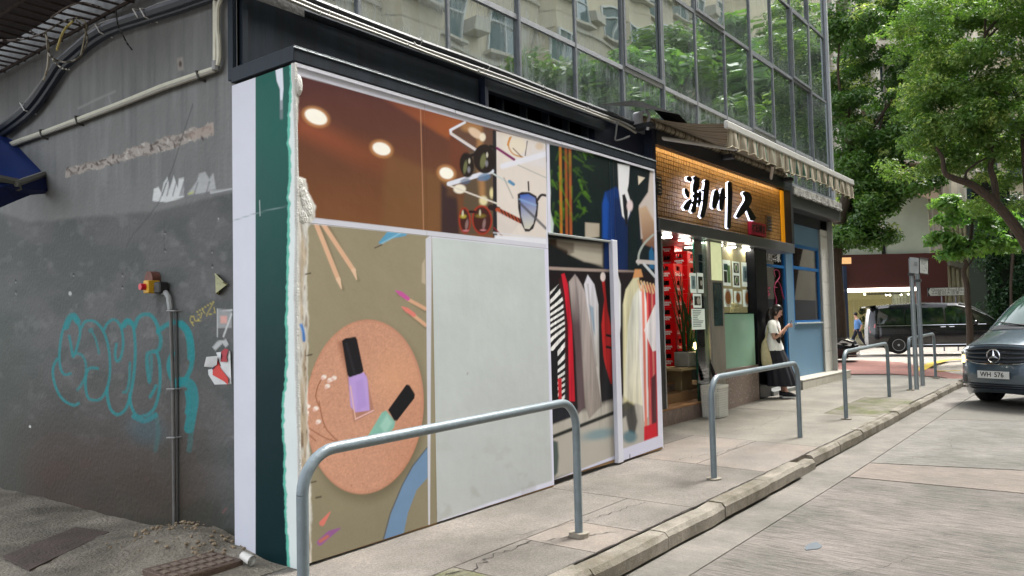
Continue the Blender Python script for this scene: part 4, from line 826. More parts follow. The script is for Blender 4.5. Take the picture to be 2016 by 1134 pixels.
part('core_wall',MB().box(3.6,17.9,GY+.12,16,3.4,26),mat('dark core',(40,44,46),.8),bd)
part('side_wall',MB().box(17.9,17.96,GY+.02,16,.3,26),mat('grey end wall',(150,150,146),.7),bd)
part('upper_wall',MB().box(3.3,17.9,GY,GY+.12,12.2,26),mat('dark core'),bd)
# ledge with peeling paint right of the sign
mb=MB(); mb.cbox(14.95,18.05,4.86,5.06,3.84,4.0,.01); part('ledge',mb,mat('peeling ledge paint',(166,166,160),.8,var=.35,scale=14,bump=.9,bscale=30,col2=(110,108,104)),bd)
mb=MB()
for k in range(160):
    x=15.0+3.05*RNG.random(); r=.02+.03*RNG.random(); mb.ball((x,4.86,3.845+RNG.normal()*.012),(r,.02,r*.5),5,4)
o=part('peeling_crust',mb,mat('peeling ledge paint'),bd); o['kind']='stuff'
part('ledge_soffit',MB().cbox(14.95,18.08,4.90,5.3,3.60,3.835,.01),mat('dark stained steel',(60,62,64),.5,var=.25,scale=5),bd)
# ================================================================ noodle shop
Mfr=mat('near black steel',(34,38,44),.4,var=.15,scale=4,bump=.05)
Mst=mat('brushed dark steel',(96,98,102),.35,metal=.4,var=.3,scale=3,stretch=(.3,1,1))
sh=thing('noodle_shop','narrow food shop with tiled interior, green glass counter and black frame under the lit sign','shop',(11.5,5,0.1))
sg=thing('shop_sign','wide golden tiled sign box with black Chinese characters edged in white light','sign',(12.1,4.9,3.3))
SY=5.0
part('box_side',MB().box(9.36,9.46,4.88,5.6,2.75,4.12),mat('navy box'),sg)
part('frame_top',MB().box(9.46,14.84,4.881,5.3,3.94,4.06),Mfr,sg); part('frame_lip',MB().box(9.46,14.84,4.86,4.88,3.868,4.062),Mfr,sg)
part('frame_bottom',MB().cbox(9.46,14.84,4.86,5.3,2.72,2.885,.006),Mst,sg)
part('frame_right',MB().box(14.72,14.84,4.861,5.3,2.885,3.885),Mfr,sg)
part('tile_backing',MB().box(9.46,14.72,SY+.012,SY+.05,2.885,3.939),mat('dark grout',(44,24,14),.9),sg)
mb=MB(); tw,thh=.053,.0625
nx=int(5.06/tw); nz=16
for j in range(nz):
    for i in range(nx):
        x=9.475+i*tw; z=2.889+j*thh; d=RNG.normal()*.0012
        mb.add([(x+.006,SY+d,z+.006),(x+tw-.004,SY+d,z+.006),(x+tw-.004,SY+d,z+thh-.004),(x+.004,SY+d,z+thh-.004),(x+.002,SY+.013,z+.003),(x+tw-.002,SY+.013,z+.003),(x+tw-.002,SY+.013,z+thh-.002),(x+.002,SY+.013,z+thh-.002)],[(0,1,2,3),(0,4,5,1),(1,5,6,2),(2,6,7,3),(3,7,4,0)])
o=part('mosaic_tiles',mb,mat('amber glazed tile',(166,124,66),.5,var=.3,scale=9,spec=.6),sg); o['kind']='stuff'
part('gold_return',MB().box(14.56,14.70,SY-.02,SY+.01,2.89,3.88),mat('golden panel',(210,140,30),.4,emit=(230,150,20),estr=.12),sg)
# warm light strip under the frame top (lit in the photo)
part('led_strip',MB().box(9.5,14.5,4.884,4.91,3.928,3.939),mat('warm strip',(255,220,150),.5,emit=(255,222,160),estr=6),sg)
for x in (9.62,14.0):
    p=(9.47,2.98+.25,9.78,3.48) if x<10 else (13.72,3.06,13.98,3.34)
    f=part('vent_grille',MB().box(p[0],p[2],SY-.03,SY+.005,p[1],p[3]),mat('dark grille',(52,44,36),.5) if x<10 else mat('brown grille',(110,84,54),.5),sg)
    n=5
    for k in range(n): z=p[1]+(p[3]-p[1])*(k+.6)/(n+.2); part('louvre',MB().hexa([(p[0]+.03,SY-.045,z-.016),(p[2]-.03,SY-.045,z-.016),(p[2]-.03,SY-.031,z+.0),(p[0]+.03,SY-.031,z+.0),(p[0]+.03,SY-.045,z-.008),(p[2]-.03,SY-.045,z-.008),(p[2]-.03,SY-.031,z+.012),(p[0]+.03,SY-.031,z+.012)]),mat('black slat',(20,20,20),.5),f)
# characters: brush strokes, black faces with lit white sides
LY=4.90
def cpx(q): p=onY(1260+q[0]/4.727,260+q[1]/4.727,LY); return p
Mink=mat('gloss black face',(9,9,13),.5,spec=.2,var=.05); Mglow=mat('white lit side',(240,240,250),.5,emit=(225,230,255),estr=.9)
def stroke(pts,ws):
    P=spl(pts,4); n=len(P); W=np.interp(np.linspace(0,1,n),np.linspace(0,1,len(ws)),ws)*1.38; L=[];R=[]
    for i in range(n):
        t=P[min(i+1,n-1)]-P[max(i-1,0)]; t=t/(np.linalg.norm(t)+1e-9); nn=np.array([-t[1],t[0]]); L.append(P[i]+nn*W[i]/2); R.append(P[i]-nn*W[i]/2)
    a=P[0]-(P[1]-P[0])/(np.linalg.norm(P[1]-P[0])+1e-9)*W[0]*.3; b=P[-1]+(P[-1]-P[-2])/(np.linalg.norm(P[-1]-P[-2])+1e-9)*W[-1]*.3
    return [a]+L+[b]+R[::-1]
def character(name,strokes):
    mats_=[Mink,Mglow]; mb=MB()
    for k,(pts,ws) in enumerate(strokes):
        poly=stroke(pts,ws); F3=[cpx(q)+np.array([0,-.0007*k,0]) for q in poly]; n=len(F3)
        c=sum(F3)/n
        if k: pass
        base=len(mb.v); P2=np.array([(p[0],p[2]) for p in F3])
        from mathutils.geometry import tessellate_polygon
        tri=tessellate_polygon([[Vector((p[0],p[1],0)) for p in P2]])
        mb.cur=0; mb.add(F3,[tuple(t) for t in tri]); mb.cur=1; B=[p+np.array([0,.038,0]) for p in F3]; b2=[p+np.array([0,.006,0]) for p in F3]
        mb.add(b2+B,[(i,(i+1)%n,n+(i+1)%n,n+i) for i in range(n)])
        mb.cur=0; mb.add(F3+b2,[(i,(i+1)%n,n+(i+1)%n,n+i) for i in range(n)])
    me=mb.mesh(name,mats_); return part(name,me,None,sg)
character('character',[([(446,424),(466,440),(480,458)],[26,34,10]),([(424,530),(440,568),(448,606)],[16,30,14]),([(478,628),(455,660),(428,712)],[12,34,44]),([(505,425),(530,440),(548,432)],[30,34,16]),([(530,440),(522,500),(508,560)],[34,44,26]),([(500,478),(545,470)],[14,10]),([(496,590),(520,598),(548,575),(560,545)],[20,34,16,10]),([(480,660),(515,652),(540,640)],[14,30,12]),([(520,560),(512,650),(492,742)],[24,26,34]),([(560,560),(552,640),(545,690)],[20,24,10]),([(600,462),(622,470),(612,560),(600,680),(575,790)],[18,34,36,32,30]),([(572,540),(600,552)],[12,12]),([(568,640),(600,640)],[12,14])])
character('character',[([(712,545),(712,600),(700,660),(690,705)],[26,44,40,26]),([(688,600),(760,575)],[12,12]),([(772,528),(768,600),(760,660),(758,718)],[20,36,34,26]),([(776,620),(800,606)],[12,10]),([(833,470),(838,560),(834,700),(826,890)],[28,32,30,24]),([(820,600),(850,590)],[12,10])])
character('character',[([(968,565),(1000,590),(1008,640),(960,720),(905,790)],[26,46,48,46,22]),([(990,680),(1020,740),(1055,810)],[16,32,44])])
pl=onY(1479,444,4.93); pr=onY(1508,472,4.93)
pq=part('red_plaque',MB().box(pl[0],pr[0]+.02,4.93,4.99,2.93,3.15),mat('red plaque',(186,34,60),.5),sg)
cx=(pl[0]+pr[0])/2; part('lettering',text_mb('林記晴言',.155,lambda u,v,w:(cx+u,4.924-w,3.04+v),bold=.004),mat('ink',(20,14,16),.5),pq)
# interior shell
IX0,IX1,IZ=9.75,13.15,2.73
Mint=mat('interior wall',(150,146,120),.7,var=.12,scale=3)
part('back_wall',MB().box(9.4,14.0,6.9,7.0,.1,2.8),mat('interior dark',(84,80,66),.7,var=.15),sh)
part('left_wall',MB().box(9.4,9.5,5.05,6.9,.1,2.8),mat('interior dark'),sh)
part('ceiling',MB().box(9.4,13.2,5.02,6.95,IZ,IZ+.06),mat('pale grey ceiling',(150,150,142),.3,var=.1,scale=3),sh)
part('red_soffit',MB().box(9.7,10.9,5.03,5.35,IZ-.012,IZ-.002),mat('dark red soffit',(96,26,28),.35),sh)
part('floor',MB().box(9.4,13.1,5.25,6.95,.3,.46),mat('tan floor',(160,128,94),.7),sh)
for k,(x,y,s) in enumerate(((1315,463,1),(1351,469,1),(1381,475,1),(1412,480,1),(1440,484,1),(1466,489,1),(1489,493,1),(1359,484,.8),(1381,488,.8),(1418,492,.8),(1440,497,.8))):
    p=onZ(x,y,IZ-.01); p[1]=min(max(p[1],5.12),6.7)
    d=thing('downlight','%s round ceiling downlight from the left in the %s row of the noodle shop'%(['first','second','third','fourth','fifth','sixth','last','first','second','third','last'][k],'front' if k<7 else 'rear'),'ceiling light',p,group='downlights in the noodle shop ceiling')
    part('rim',MB().cyl(p,(p[0],p[1],p[2]-.02),.095,16),mat('light rim',(200,200,200),.4),d)
    part('diffuser',MB().cyl((p[0],p[1],p[2]-.021),(p[0],p[1],p[2]-.035),.082,16),mat('lit diffuser',(255,255,250),.5,emit=(255,250,235),estr=14),d)
# steps
Mgran=mat('brown speckled granite',(118,102,96),.45,var=.3,scale=26,col2=(140,122,114))
part('step_riser',MB().cbox(9.5,11.18,5.0,5.3,-.1,.30,.006),Mgran,sh); part('step_tread',MB().box(9.5,11.19,4.995,5.5,.302,.325),mat('tan tread',(170,128,92),.6,var=.15),sh)
part('step_riser',MB().box(9.5,10.98,5.48,5.8,.3,.56),Mgran,sh); part('step_tread',MB().box(9.5,10.99,5.47,6.2,.562,.585),mat('tan tread'),sh)
part('plinth_wall',MB().cbox(10.99,11.35,5.36,6.2,.30,.82,.01),mat('ochre rendered wall',(152,136,102),.75,var=.2,scale=4,bump=.2),sh)
part('plinth_wall',MB().box(10.4,10.985,5.80,6.2,.56,.82),mat('ochre rendered wall'),sh)
part('glass_screen',MB().box(10.86,11.30,5.03,5.045,.33,2.72),glass('clear shop glass',(205,222,214),.02,.6),sh)
part('screen_edge',MB().box(10.85,10.862,5.025,5.05,.33,2.72),mat('green glass edge',(20,60,48),.2),sh)
part('cabinet_frame',MB().cbox(11.0,11.32,5.06,5.10,.34,.86,.005),mat('pale frame',(176,172,164),.5),sh)
lv=part('louvre_panel',MB().box(11.06,11.28,5.050,5.058,.42,.80),mat('black slat'),sh)
for k in range(7): part('slat',MB().box(11.065,11.275,5.035,5.048,.44+k*.053,.46+k*.053),mat('steel slat',(90,96,108),.4),lv)
part('grey_post',MB().cbox(11.32,11.80,4.99,5.12,.15,2.72,.008),mat('stained grey panel',(150,146,136),.6,var=.22,scale=3,stretch=(1,1,.4)),sh)
part('dark_display',MB().box(11.40,11.70,4.975,4.989,1.42,2.08),mat('teal dark screen',(44,70,70),.12,var=.3,scale=6),sh)
part('top_glow_panel',MB().box(11.36,11.74,4.98,4.99,2.12,2.70),mat('pale lit panel',(186,190,150),.5,emit=(190,196,150),estr=.25),sh)
part('counter_back',MB().box(11.80,13.13,5.14,5.18,1.4,2.73),mat('khaki back panel',(150,142,104),.6,var=.1,emit=(150,142,104),estr=.08),sh)
part('green_glass',MB().box(11.80,13.07,5.01,5.05,.74,1.60),mat('frosted green glass',(158,204,180),.25,var=.05,scale=2),sh)
part('green_top_edge',MB().box(11.79,13.08,5.005,5.06,1.601,1.62),mat('green glass edge'),sh)
part('counter_top',MB().box(11.80,13.05,5.055,5.139,1.50,1.58),mat('pale stone',(150,150,140),.4),sh)
gb_=part('granite_base',MB().cbox(11.78,13.13,4.985,5.10,.02,.745,.006),mat('pinkish granite',(142,126,118),.5,var=.12,scale=20),sh)
mb=MB()
for k in range(150):
    x=11.8+RNG.random()*1.3; z=.2+RNG.random()*.52; a=RNG.random()*3; r=.006+.006*RNG.random(); mb.prism([(x+r*math.cos(a+q)*(.4+.6*(i%2)),4.983,z+r*math.sin(a+q)) for i,q in enumerate((0,1.3,2.9,4.4))],(0,.003,0))
o=part('granite_flecks',mb,mat('white fleck',(206,200,190),.5),gb_); o['kind']='stuff'
part('black_pillar',MB().cbox(13.14,13.70,4.98,5.16,.12,2.72,.01),mat('gloss black pillar',(8,9,16),.35,var=.05,spec=.25),sh)
part('front_strip',MB().box(9.62,9.74,5.0,5.06,.3,2.72),mat('black upright',(20,22,26),.3),sh); part('steel_strip',MB().box(9.77,9.80,5.0,5.04,.3,2.72),mat('steel upright',(170,170,170),.3,metal=.7),sh)
# crates
Mcr=mat('red crate plastic',(214,8,16),.35,var=.06,spec=.5); Mcd=mat('crate inside',(40,8,8),.8); Mwt=mat('white print',(232,232,232),.5)
CW,CD,CH=.38,.27,.224
def crate_mesh():
    b=MB(); t=.012; W,D,H=CW,CD,CH-.004; o1,o2=.115,.185
    def wall(ax,w,flip):
        # wall along local axis with a rectangular hand hole
        h0,h1=-.06 if ax else -.055,.06 if ax else .055
        seg=[(-w/2,w/2,0,o1),(-w/2,w/2,o2,H),(-w/2,h0,o1,o2),(h1,w/2,o1,o2)]
        for a,b_,c,d in seg:
            if ax: b.box(a,b_,(-D/2 if flip else D/2-t),(-D/2+t if flip else D/2),c,d)
            else: b.box((-W/2 if flip else W/2-t),(-W/2+t if flip else W/2),a,b_,c,d)
    wall(1,W,True);wall(1,W,False);wall(0,D-.026,True);wall(0,D-.026,False); b.box(-W/2+.013,W/2-.013,-D/2+.013,D/2-.013,0,.012)
    for s in (-1,1):
        for q in (-1,1): b.box(s*W/2-.008 if s>0 else s*W/2-.004,s*W/2+.004 if s>0 else s*W/2+.008,q*D/2-.008 if q>0 else q*D/2-.004,q*D/2+.004 if q>0 else q*D/2+.008,.01,H-.01)
    b.box(-W/2-.003,W/2+.003,-D/2-.003,-D/2-.0005,H-.02,H); return b.mesh('crate_shell',Mcr)
crm=crate_mesh(); fixn(crm)
bm_=MB(); 
for i in range(4):
    for j in range(3): bm_.tube([(-.13+i*.087,-.085+j*.085,.014),(-.13+i*.087,-.085+j*.085,.13),(-.13+i*.087,-.085+j*.085,.17),(-.13+i*.087,-.085+j*.085,.2)],[.03,.03,.012,.013],7)
btl=bm_.mesh('bottles',mat('bottle glass',(40,30,24),.15)); fixn(btl)
m1=text_mb('ORIGINAL',.034,lambda u,v,w:(-CW/2-.0035,-u,.072+v),bold=.002).mesh('lettering',Mwt); m1b=text_mb('TASTE',.034,lambda u,v,w:(-CW/2-.0035,-u,.040+v),bold=.002).mesh('lettering',Mwt)
m2=text_mb('Coca-Cola',.072,lambda u,v,w:(u,-D_-.0035,.06+v) if False else (u,-CD/2-.0045,.06+v),shear=.35,bold=.002,sx=.95).mesh('lettering',Mwt)
def crate(loc,rz,lab):
    t=thing('bottle_crate',lab,'crate',loc,group='red bottle crates stacked inside the noodle shop',rz=rz)
    o=part('crate_shell',crm,None,t,local=True); part('bottles',btl,None,t,local=True); part('lettering',m1,None,o,local=True); part('lettering',m1b,None,o,local=True); part('lettering',m2,None,o,local=True)
ords=['bottom','second','third','fourth','fifth','sixth','seventh','eighth']
for k in range(7): crate((11.23,5.62,.825+k*CH),0.10+.01*((k*7)%3-1),'red bottle crate, %s from the floor in the front stack'%ords[k] if k else 'red bottle crate at the bottom of the front stack')
for k in range(8): crate((11.78,5.64,.825+k*CH),0.05+.012*((k*5)%3-1),'red bottle crate, %s from the floor in the stack behind the plant'%ords[k] if k else 'red bottle crate at the bottom of the stack behind the plant')
crate((11.95,5.95,.825+8*CH),0.1,'red bottle crate lying highest across the back of the stacks')
for k in range(8):crate((11.95,5.95,.825+(k)*CH),0.1,'red bottle crate, %s from the floor in the rear stack'%ords[k] if k else 'red bottle crate at the bottom of the rear stack')
part('crate_shelf',MB().box(10.4,12.2,5.36,6.3,.79,.824),mat('ochre shelf',(150,132,96),.7),sh)
# posters in the window
def poster(x0,y0,x1,y1,Y,name,lab,kind):
    a=onY(x0,y0,Y);b=onY(x1,y1,Y); X0,X1,Z1,Z0=a[0],b[0],a[2],b[2]
    t=thing('poster',lab,'poster',((X0+X1)/2,Y,(Z0+Z1)/2),group='food posters in the shop window')
    part('sheet',MB().box(X0,X1,Y-.004,Y,Z0,Z1),mat('poster paper',(206,216,204),.5,emit=(206,216,204),estr=.12),t)
    w,h=X1-X0,Z1-Z0; cx,cz=(X0+X1)/2,(Z0+Z1)/2; dk=mat('photo print',(52,54,40),.5,var=.5,scale=30); gr=mat('green print',(110,150,96),.5,var=.3,scale=30); bw=mat('bowl print',(216,214,204),.5); fd=mat('food print',(170,110,56),.5,var=.4,scale=60)
    def disc(x,z,r,m,dy): part('print',MB().prism([(x+r*math.cos(q),Y-dy,z+r*math.sin(q)) for q in np.linspace(0,2*PI,15)[:-1]],(0,.0015,0)),m,t)
    if kind=='bowl': disc(cx,cz,w*.36,bw,.007); disc(cx,cz,w*.26,fd,.009)
    elif kind=='two':
        for s in (.25,-.24): part('print',MB().box(X0+w*.14,X1-w*.14,Y-.006,Y-.0045,cz+h*s-h*.19,cz+h*s+h*.19),dk,t); disc(cx,cz+h*s,w*.24,bw,.0085); disc(cx,cz+h*s,w*.15,gr,.010)
    elif kind=='green': part('print',MB().box(X0+w*.1,X1-w*.4,Y-.006,Y-.0045,cz+h*.1,Z1-h*.15),mat('teal print',(60,100,90),.5,var=.3,scale=30),t); part('print',MB().box(X0+w*.1,X0+w*.5,Y-.006,Y-.0045,Z0+h*.12,cz+h*.06),dk,t); part('print',MB().box(X0+w*.55,X1-w*.08,Y-.006,Y-.0045,Z0+h*.12,Z1-h*.2),gr,t)
    elif kind=='drink': part('print',MB().box(X0+w*.15,X1-w*.15,Y-.006,Y-.0045,Z0+h*.2,Z1-h*.15),mat('pale blue print',(150,180,186),.5,var=.2,scale=20),t); part('print',MB().box(cx-w*.12,cx+w*.12,Y-.008,Y-.0065,cz-h*.15,cz+h*.15),mat('blue grey print',(90,120,130),.5),t)
    elif kind=='dark': part('print',MB().box(X0+w*.12,X1-w*.12,Y-.006,Y-.0045,Z0+h*.18,Z1-h*.18),dk,t); disc(cx+w*.1,cz,w*.2,bw,.0085)
    elif kind=='menu':
        for k in range(10): part('print',MB().box(X0+w*.08,X0+w*(.4+.5*RNG.random()),Y-.006,Y-.0045,Z1-h*(.1+k*.085),Z1-h*(.06+k*.085)),mat('grey print',(120,136,136),.5),t)
WP=5.138
poster(1422,511,1439,563,WP,'p','narrow green food poster, top left on the shop back panel','green')
poster(1441,514,1457,566,WP,'p','poster with two food bowls stacked, in the middle of the top row','two')
poster(1459,516,1475,565,WP,'p','white poster with a pale drink, top right on the back panel','drink')
poster(1422,568,1443,604,WP,'p','bowl photo poster with orange soup, left of the lower row','bowl')
poster(1445,573,1460,599,WP,'p','smallest bowl photo poster in the middle of the lower row','bowl')
poster(1462,570,1481,604,WP,'p','bowl photo poster at the right end of the lower row','bowl')
WQ=5.020
poster(1358,537,1371,577,WQ,'p','pale blue drink poster taped high on the glass screen by the crates','drink')
poster(1372,537,1385,577,WQ,'p','dark dish poster taped on the glass screen beside the pale blue one','dark')
poster(1364,578,1381,606,WQ,'p','small brown cup poster under the pair on the glass screen','dark')
poster(1361,608,1388,648,WQ,'p','printed menu sheet taped low on the glass screen','menu')
# small things in the shop
p=onY(1353,706,5.30)
t=thing('planter','square grey concrete planter beside the red crates','planter',(p[0],5.2,.826)); PX=onY(1352,690,5.24)[0]; part('pot',MB().cbox(PX-.19,PX+.30,5.12,5.36,.83,1.05,.012),mat('planter concrete',(120,120,112),.7,var=.2,scale=8),t); part('soil',MB().box(PX-.17,PX+.28,5.14,5.34,1.048,1.056),mat('soil',(50,40,30),.9),t)
part('shelf_board',MB().box(10.45,11.32,5.10,5.36,.79,.826),mat('ochre shelf'),sh)
t=thing('snake_plant','tall plant with long upright dark green leaves in the grey planter','plant',(PX,5.22,1.05),)
for k in range(22):
    bx,by=PX-.03+RNG.random()*.20,5.17+RNG.random()*.14; dx,dy=RNG.normal()*.10,RNG.normal()*.04; h=.6+RNG.random()*.75; w=.014+RNG.random()*.016; mb=MB(); n=7; vs=[]
    for i in range(n+1):
        f=i/n; ww=w*(1-f**2.2)+.001; c=np.array([bx+dx*f*f*2,by+dy*f*2,1.05+h*f-abs(dx)*.8*f*f]); vs+=[c+np.array([-ww,-ww*.4,0]),c+np.array([0,.006,0]),c+np.array([ww,-ww*.4,0])]
    mb.add(vs,[(3*i+q,3*i+q+1,3*i+q+4,3*i+q+3) for i in range(n) for q in (0,1)]); part('leaf',mb,mat('leaf yellow',(150,160,60),.5) if k%9==4 else mat('leaf dark',(36,66,30),.45,var=.3,scale=12),t,smooth=True)
t=thing('table_lamp','small glowing round lamp behind the glass screen above the planter','lamp',(11.12,5.22,.83)); part('globe',MB().ball((11.10,5.16,1.13),.055,14,10),mat('warm globe',(255,236,190),.5,emit=(255,226,160),estr=9),t,smooth=True); part('stem',MB().cyl((11.10,5.16,.83),(11.10,5.16,1.09),.014,8),mat('brass',(130,110,70),.4,metal=.6),t)
t=thing('gold_figurine','small golden seated figurine beside the lamp on the ledge','figurine',(11.24,5.2,.83)); part('figure',MB().loft([[(11.25+r*math.cos(a),5.18+r*.7*math.sin(a),z) for a in np.linspace(0,2*PI,11)[:-1]] for r,z in ((.055,.83),(.06,.86),(.045,.92),(.05,.96),(.03,1.0),(.012,1.01),(.03,1.03),(.032,1.06),(.015,1.09))]),mat('gold paint',(170,140,70),.35,metal=.5),t,smooth=True)
p=onY(1448,614,5.08)
t=thing('box_stack','stack of pale yellow food boxes on the counter top','box',(p[0],5.2,1.58))
for a,b_,c,d in ((-.14,.14,1.581,1.66),(-.10,.12,1.662,1.72),(-.07,.08,1.722,1.78)): part('box',MB().cbox(p[0]+a,p[0]+b_,5.06,5.13,c,d,.01),mat('pale yellow card',(206,200,150),.6,var=.15,scale=20),t)
# laundry basket
bx,by=onZ(1407,815,.10)[:2]; by=4.82; bx=onY(1408,812,by)[0]; bz=.11
Mbk=mat('white basket plastic',(206,206,198),.45,var=.05)
t=thing('laundry_basket','tall white perforated plastic basket standing on the pavement against the shop front','basket',(bx,by,bz))
def rr(w,d,z,r=.05,n=4):
    o=[]
    for cx,cy,a0 in ((w-r,d-r,0),(-w+r,d-r,PI/2),(-w+r,-d+r,PI),(w-r,-d+r,1.5*PI)):
        for k in range(n): a=a0+PI/2*k/(n-1); o.append((bx+cx+r*math.cos(a),by+cy+r*math.sin(a),bz+z))
    return o
mb=MB(); mb.loft([rr(.20,.15,0),rr(.20,.15,.012)],cap=True); 
# walls as slats & ribs so that the holes are real
for j in range(12):
    z0=.03+j*.038
    for (w,d) in ((.2,.15),):
        s=1+.18*z0; mb.loft([rr(w*s,d*s,z0),rr(w*s,d*s,z0+.018),rr(w*s-.004,d*s-.004,z0+.018),rr(w*s-.004,d*s-.004,z0),rr(w*s,d*s,z0)],cap=False)
part('lattice',mb,Mbk,t)
mb=MB()
for k in range(12):
    for sgn in (-1,1):
        x=-.17+k*.031; mb.hexa([(bx+x-.006,by+sgn*.15-.003,bz),(bx+x+.006,by+sgn*.15-.003,bz),(bx+x+.006,by+sgn*.15+.003,bz),(bx+x-.006,by+sgn*.15+.003,bz),(bx+x*1.09-.006,by+sgn*.163-.003,bz+.5),(bx+x*1.09+.006,by+sgn*.163-.003,bz+.5),(bx+x*1.09+.006,by+sgn*.163+.003,bz+.5),(bx+x*1.09-.006,by+sgn*.163+.003,bz+.5)])
for k in range(8):
    for sgn in (-1,1):
        y=-.12+k*.034; mb.hexa([(bx+sgn*.2-.003,by+y-.006,bz),(bx+sgn*.2+.003,by+y-.006,bz),(bx+sgn*.2+.003,by+y+.006,bz),(bx+sgn*.2-.003,by+y+.006,bz),(bx+sgn*.218-.003,by+y*1.09-.006,bz+.5),(bx+sgn*.218+.003,by+y*1.09-.006,bz+.5),(bx+sgn*.218+.003,by+y*1.09+.006,bz+.5),(bx+sgn*.218-.003,by+y*1.09+.006,bz+.5)])
part('ribs',mb,Mbk,t)
for a_,b_ in ((.485,.53),): 
    mb=MB(); mb.loft([rr(.225,.172,a_),rr(.228,.175,b_),rr(.208,.155,b_),rr(.205,.152,a_),rr(.225,.172,a_)],cap=False); part('rim',mb,Mbk,t)
mb=MB(); mb.cbox(bx-.20,bx+.20,by-.149,by+.149,bz+.01,bz+.40,.02); part('liner',mb,mat('basket liner',(186,186,176),.8,var=.2,scale=10),t)
for o_ in [q for q in bpy.data.objects if q.parent==t]:
    for v_ in o_.data.vertices: v_.co=Vector((bx,by,bz))+(v_.co-Vector((bx,by,bz)))*.86
t=thing('folded_umbrella','folded black and pink umbrella hanging beside the louvred cabinet','umbrella',(11.38,4.92,.9)); a=onY(1399,716,4.93);b_=onY(1408,748,4.93)
part('canopy',MB().tube([a,a*.5+b_*.5,b_],[.012,.03,.018],8),mat('black cloth',(20,18,22),.8),t,smooth=True); part('pink_panel',MB().tube([a*.35+b_*.65+np.array([.02,-.03,0]),b_+np.array([.03,-.03,0])],[.018,.03],8),mat('pink cloth',(190,50,80),.7),t,smooth=True); part('handle',MB().tube([a+np.array([0,0,.06]),a],.008,6),mat('black upright'),t)
# ================================================================ blue shop
Mb=mat('blue painted wall',(104,140,168),.55,var=.06,scale=1.5,bump=.1,bscale=30); Mbf=mat('bright blue frame',(20,108,178),.4,var=.08)
bs=thing('blue_shop','blue painted shop front with framed windows beside the white tiled pillar','shop',(16,5.3,.3))
part('wall_column',MB().box(15.32,15.70,5.2,5.45,.3,3.75),Mb,bs); part('wall_top',MB().box(15.70,17.438,5.2,5.45,2.99,3.75),Mb,bs); part('wall_lower',MB().box(15.70,17.438,5.2,5.45,.3,1.41),Mb,bs); part('wall_right',MB().box(17.42,17.9,5.25,5.45,.3,3.6),Mb,bs); part('wall_over_door',MB().box(13.7,15.32,5.22,5.45,2.98,3.75),Mb,bs)
Mgl=glass('blue shop glass',(150,168,170),.02,1.2)
def win(x0,x1,z0,z1,y,rows,pts=.055,pn='window_frame'):
    f=part(pn,MB().box(x0,x0+pts,y,y+.06,z0,z1),Mbf,bs); 
    for q in ((x1-pts,x1,z0,z1),): part('stile',MB().box(q[0],q[1],y,y+.06,q[2],q[3]),Mbf,f)
    zs=[z0]+rows+[z1]
    for z in zs: part('rail',MB().box(x0+pts,x1-pts,y-.002,y+.058,z-pts/2 if z not in(z0,z1) else (z if z==z0 else z-pts),z+pts/2 if z not in (z0,z1) else (z+pts if z==z0 else z)),Mbf,f)
    for a,b_ in zip(zs[:-1],zs[1:]): part('pane',MB().box(x0+pts,x1-pts,y+.025,y+.031,a+.03,b_-.03),Mgl,f)
    return f
win(15.70,17.42,1.41,2.99,5.205,[2.52],.06)
dw=win(13.72,15.32,.35,2.98,5.22,[2.5],.05,'door_frame')
part('sill',MB().cbox(15.72,17.4,5.16,5.204,1.395,1.425,.004),mat('pale sill',(186,196,196),.5),bs)
part('display_back',MB().box(13.7,18,6.6,6.7,.3,3),mat('shop interior',(60,66,60),.8,var=.3,scale=2),bs); part('white_column',MB().box(14.5,14.95,5.5,5.9,.3,2.95),mat('white column',(196,192,184),.6),bs)
part('shop_ceiling',MB().box(13.7,18,5.45,6.6,2.99,3.05),mat('shop interior'),bs); part('shop_floor',MB().box(13.2,18,5.22,6.6,.2,.33),mat('shop interior'),bs)
part('lettering',text_mb('ME日創藝家',.24,lambda u,v,w:(14.55+u*.95,5.238,2.68+v),bold=.005),mat('white print'),dw)
part('lettering',text_mb('有營養',.18,lambda u,v,w:(14.12+u,5.238,2.26+v),bold=.006),mat('pink print',(216,70,120),.5),dw); part('lettering',text_mb('写意生活',.17,lambda u,v,w:(14.2+u,5.238,2.0+v),bold=.006),mat('pink print'),dw)
P=lambda x,y:onY(x,y,5.236)
for L_ in ([(1527,545),(1524,534),(1529,531),(1534,535),(1535,545),(1531,552)],[(1531,552),(1526,560),(1525,575),(1529,590),(1527,605)],[(1531,552),(1537,562),(1541,580),(1545,590)],[(1523,565),(1530,566)]): part('line_drawing',MB().tube([P(*q) for q in spl(L_,4)],.005,5),mat('pink print'),dw)
part('lettering',text_mb('E',.3,lambda u,v,w:(15.95+u*1.2,6.0,2.05+v),bold=.012),mat('orange sign',(226,140,90),.5,emit=(226,140,90),estr=1),bs)
part('pillar_lamp',MB().box(15.85,16.1,5.8,5.85,1.8,1.83),mat('lit diffuser'),bs); part('interior_post',MB().box(15.86,16.05,5.75,5.9,1.2,1.78),mat('white column'),bs)
wp=thing('white_pillar','white tiled corner pillar of the building at the end of the blue shop front','pillar',(17.4,5.1,.3)); zz=.30
mb=MB(); mb.box(17.44,17.90,5.17,5.4,.2,3.62); part('core',mb,mat('grout grey',(150,148,142),.8),wp)
tp=MB().cbox(0,.472,0,.02,0,.49,.004).mesh('tile',mat('white tile',(222,220,214),.45,var=.06)); fixn(tp)
for k in range(7):
    h=min(.49,3.60-(zz+k*.495)); o=part('tile',tp,None,None); o.location=(17.434,5.150,zz+k*.495)
    if h<.49: o.scale=(1,1,max(h,.05)/.49)
    o.parent=wp; o.matrix_parent_inverse=wm(wp).inverted()
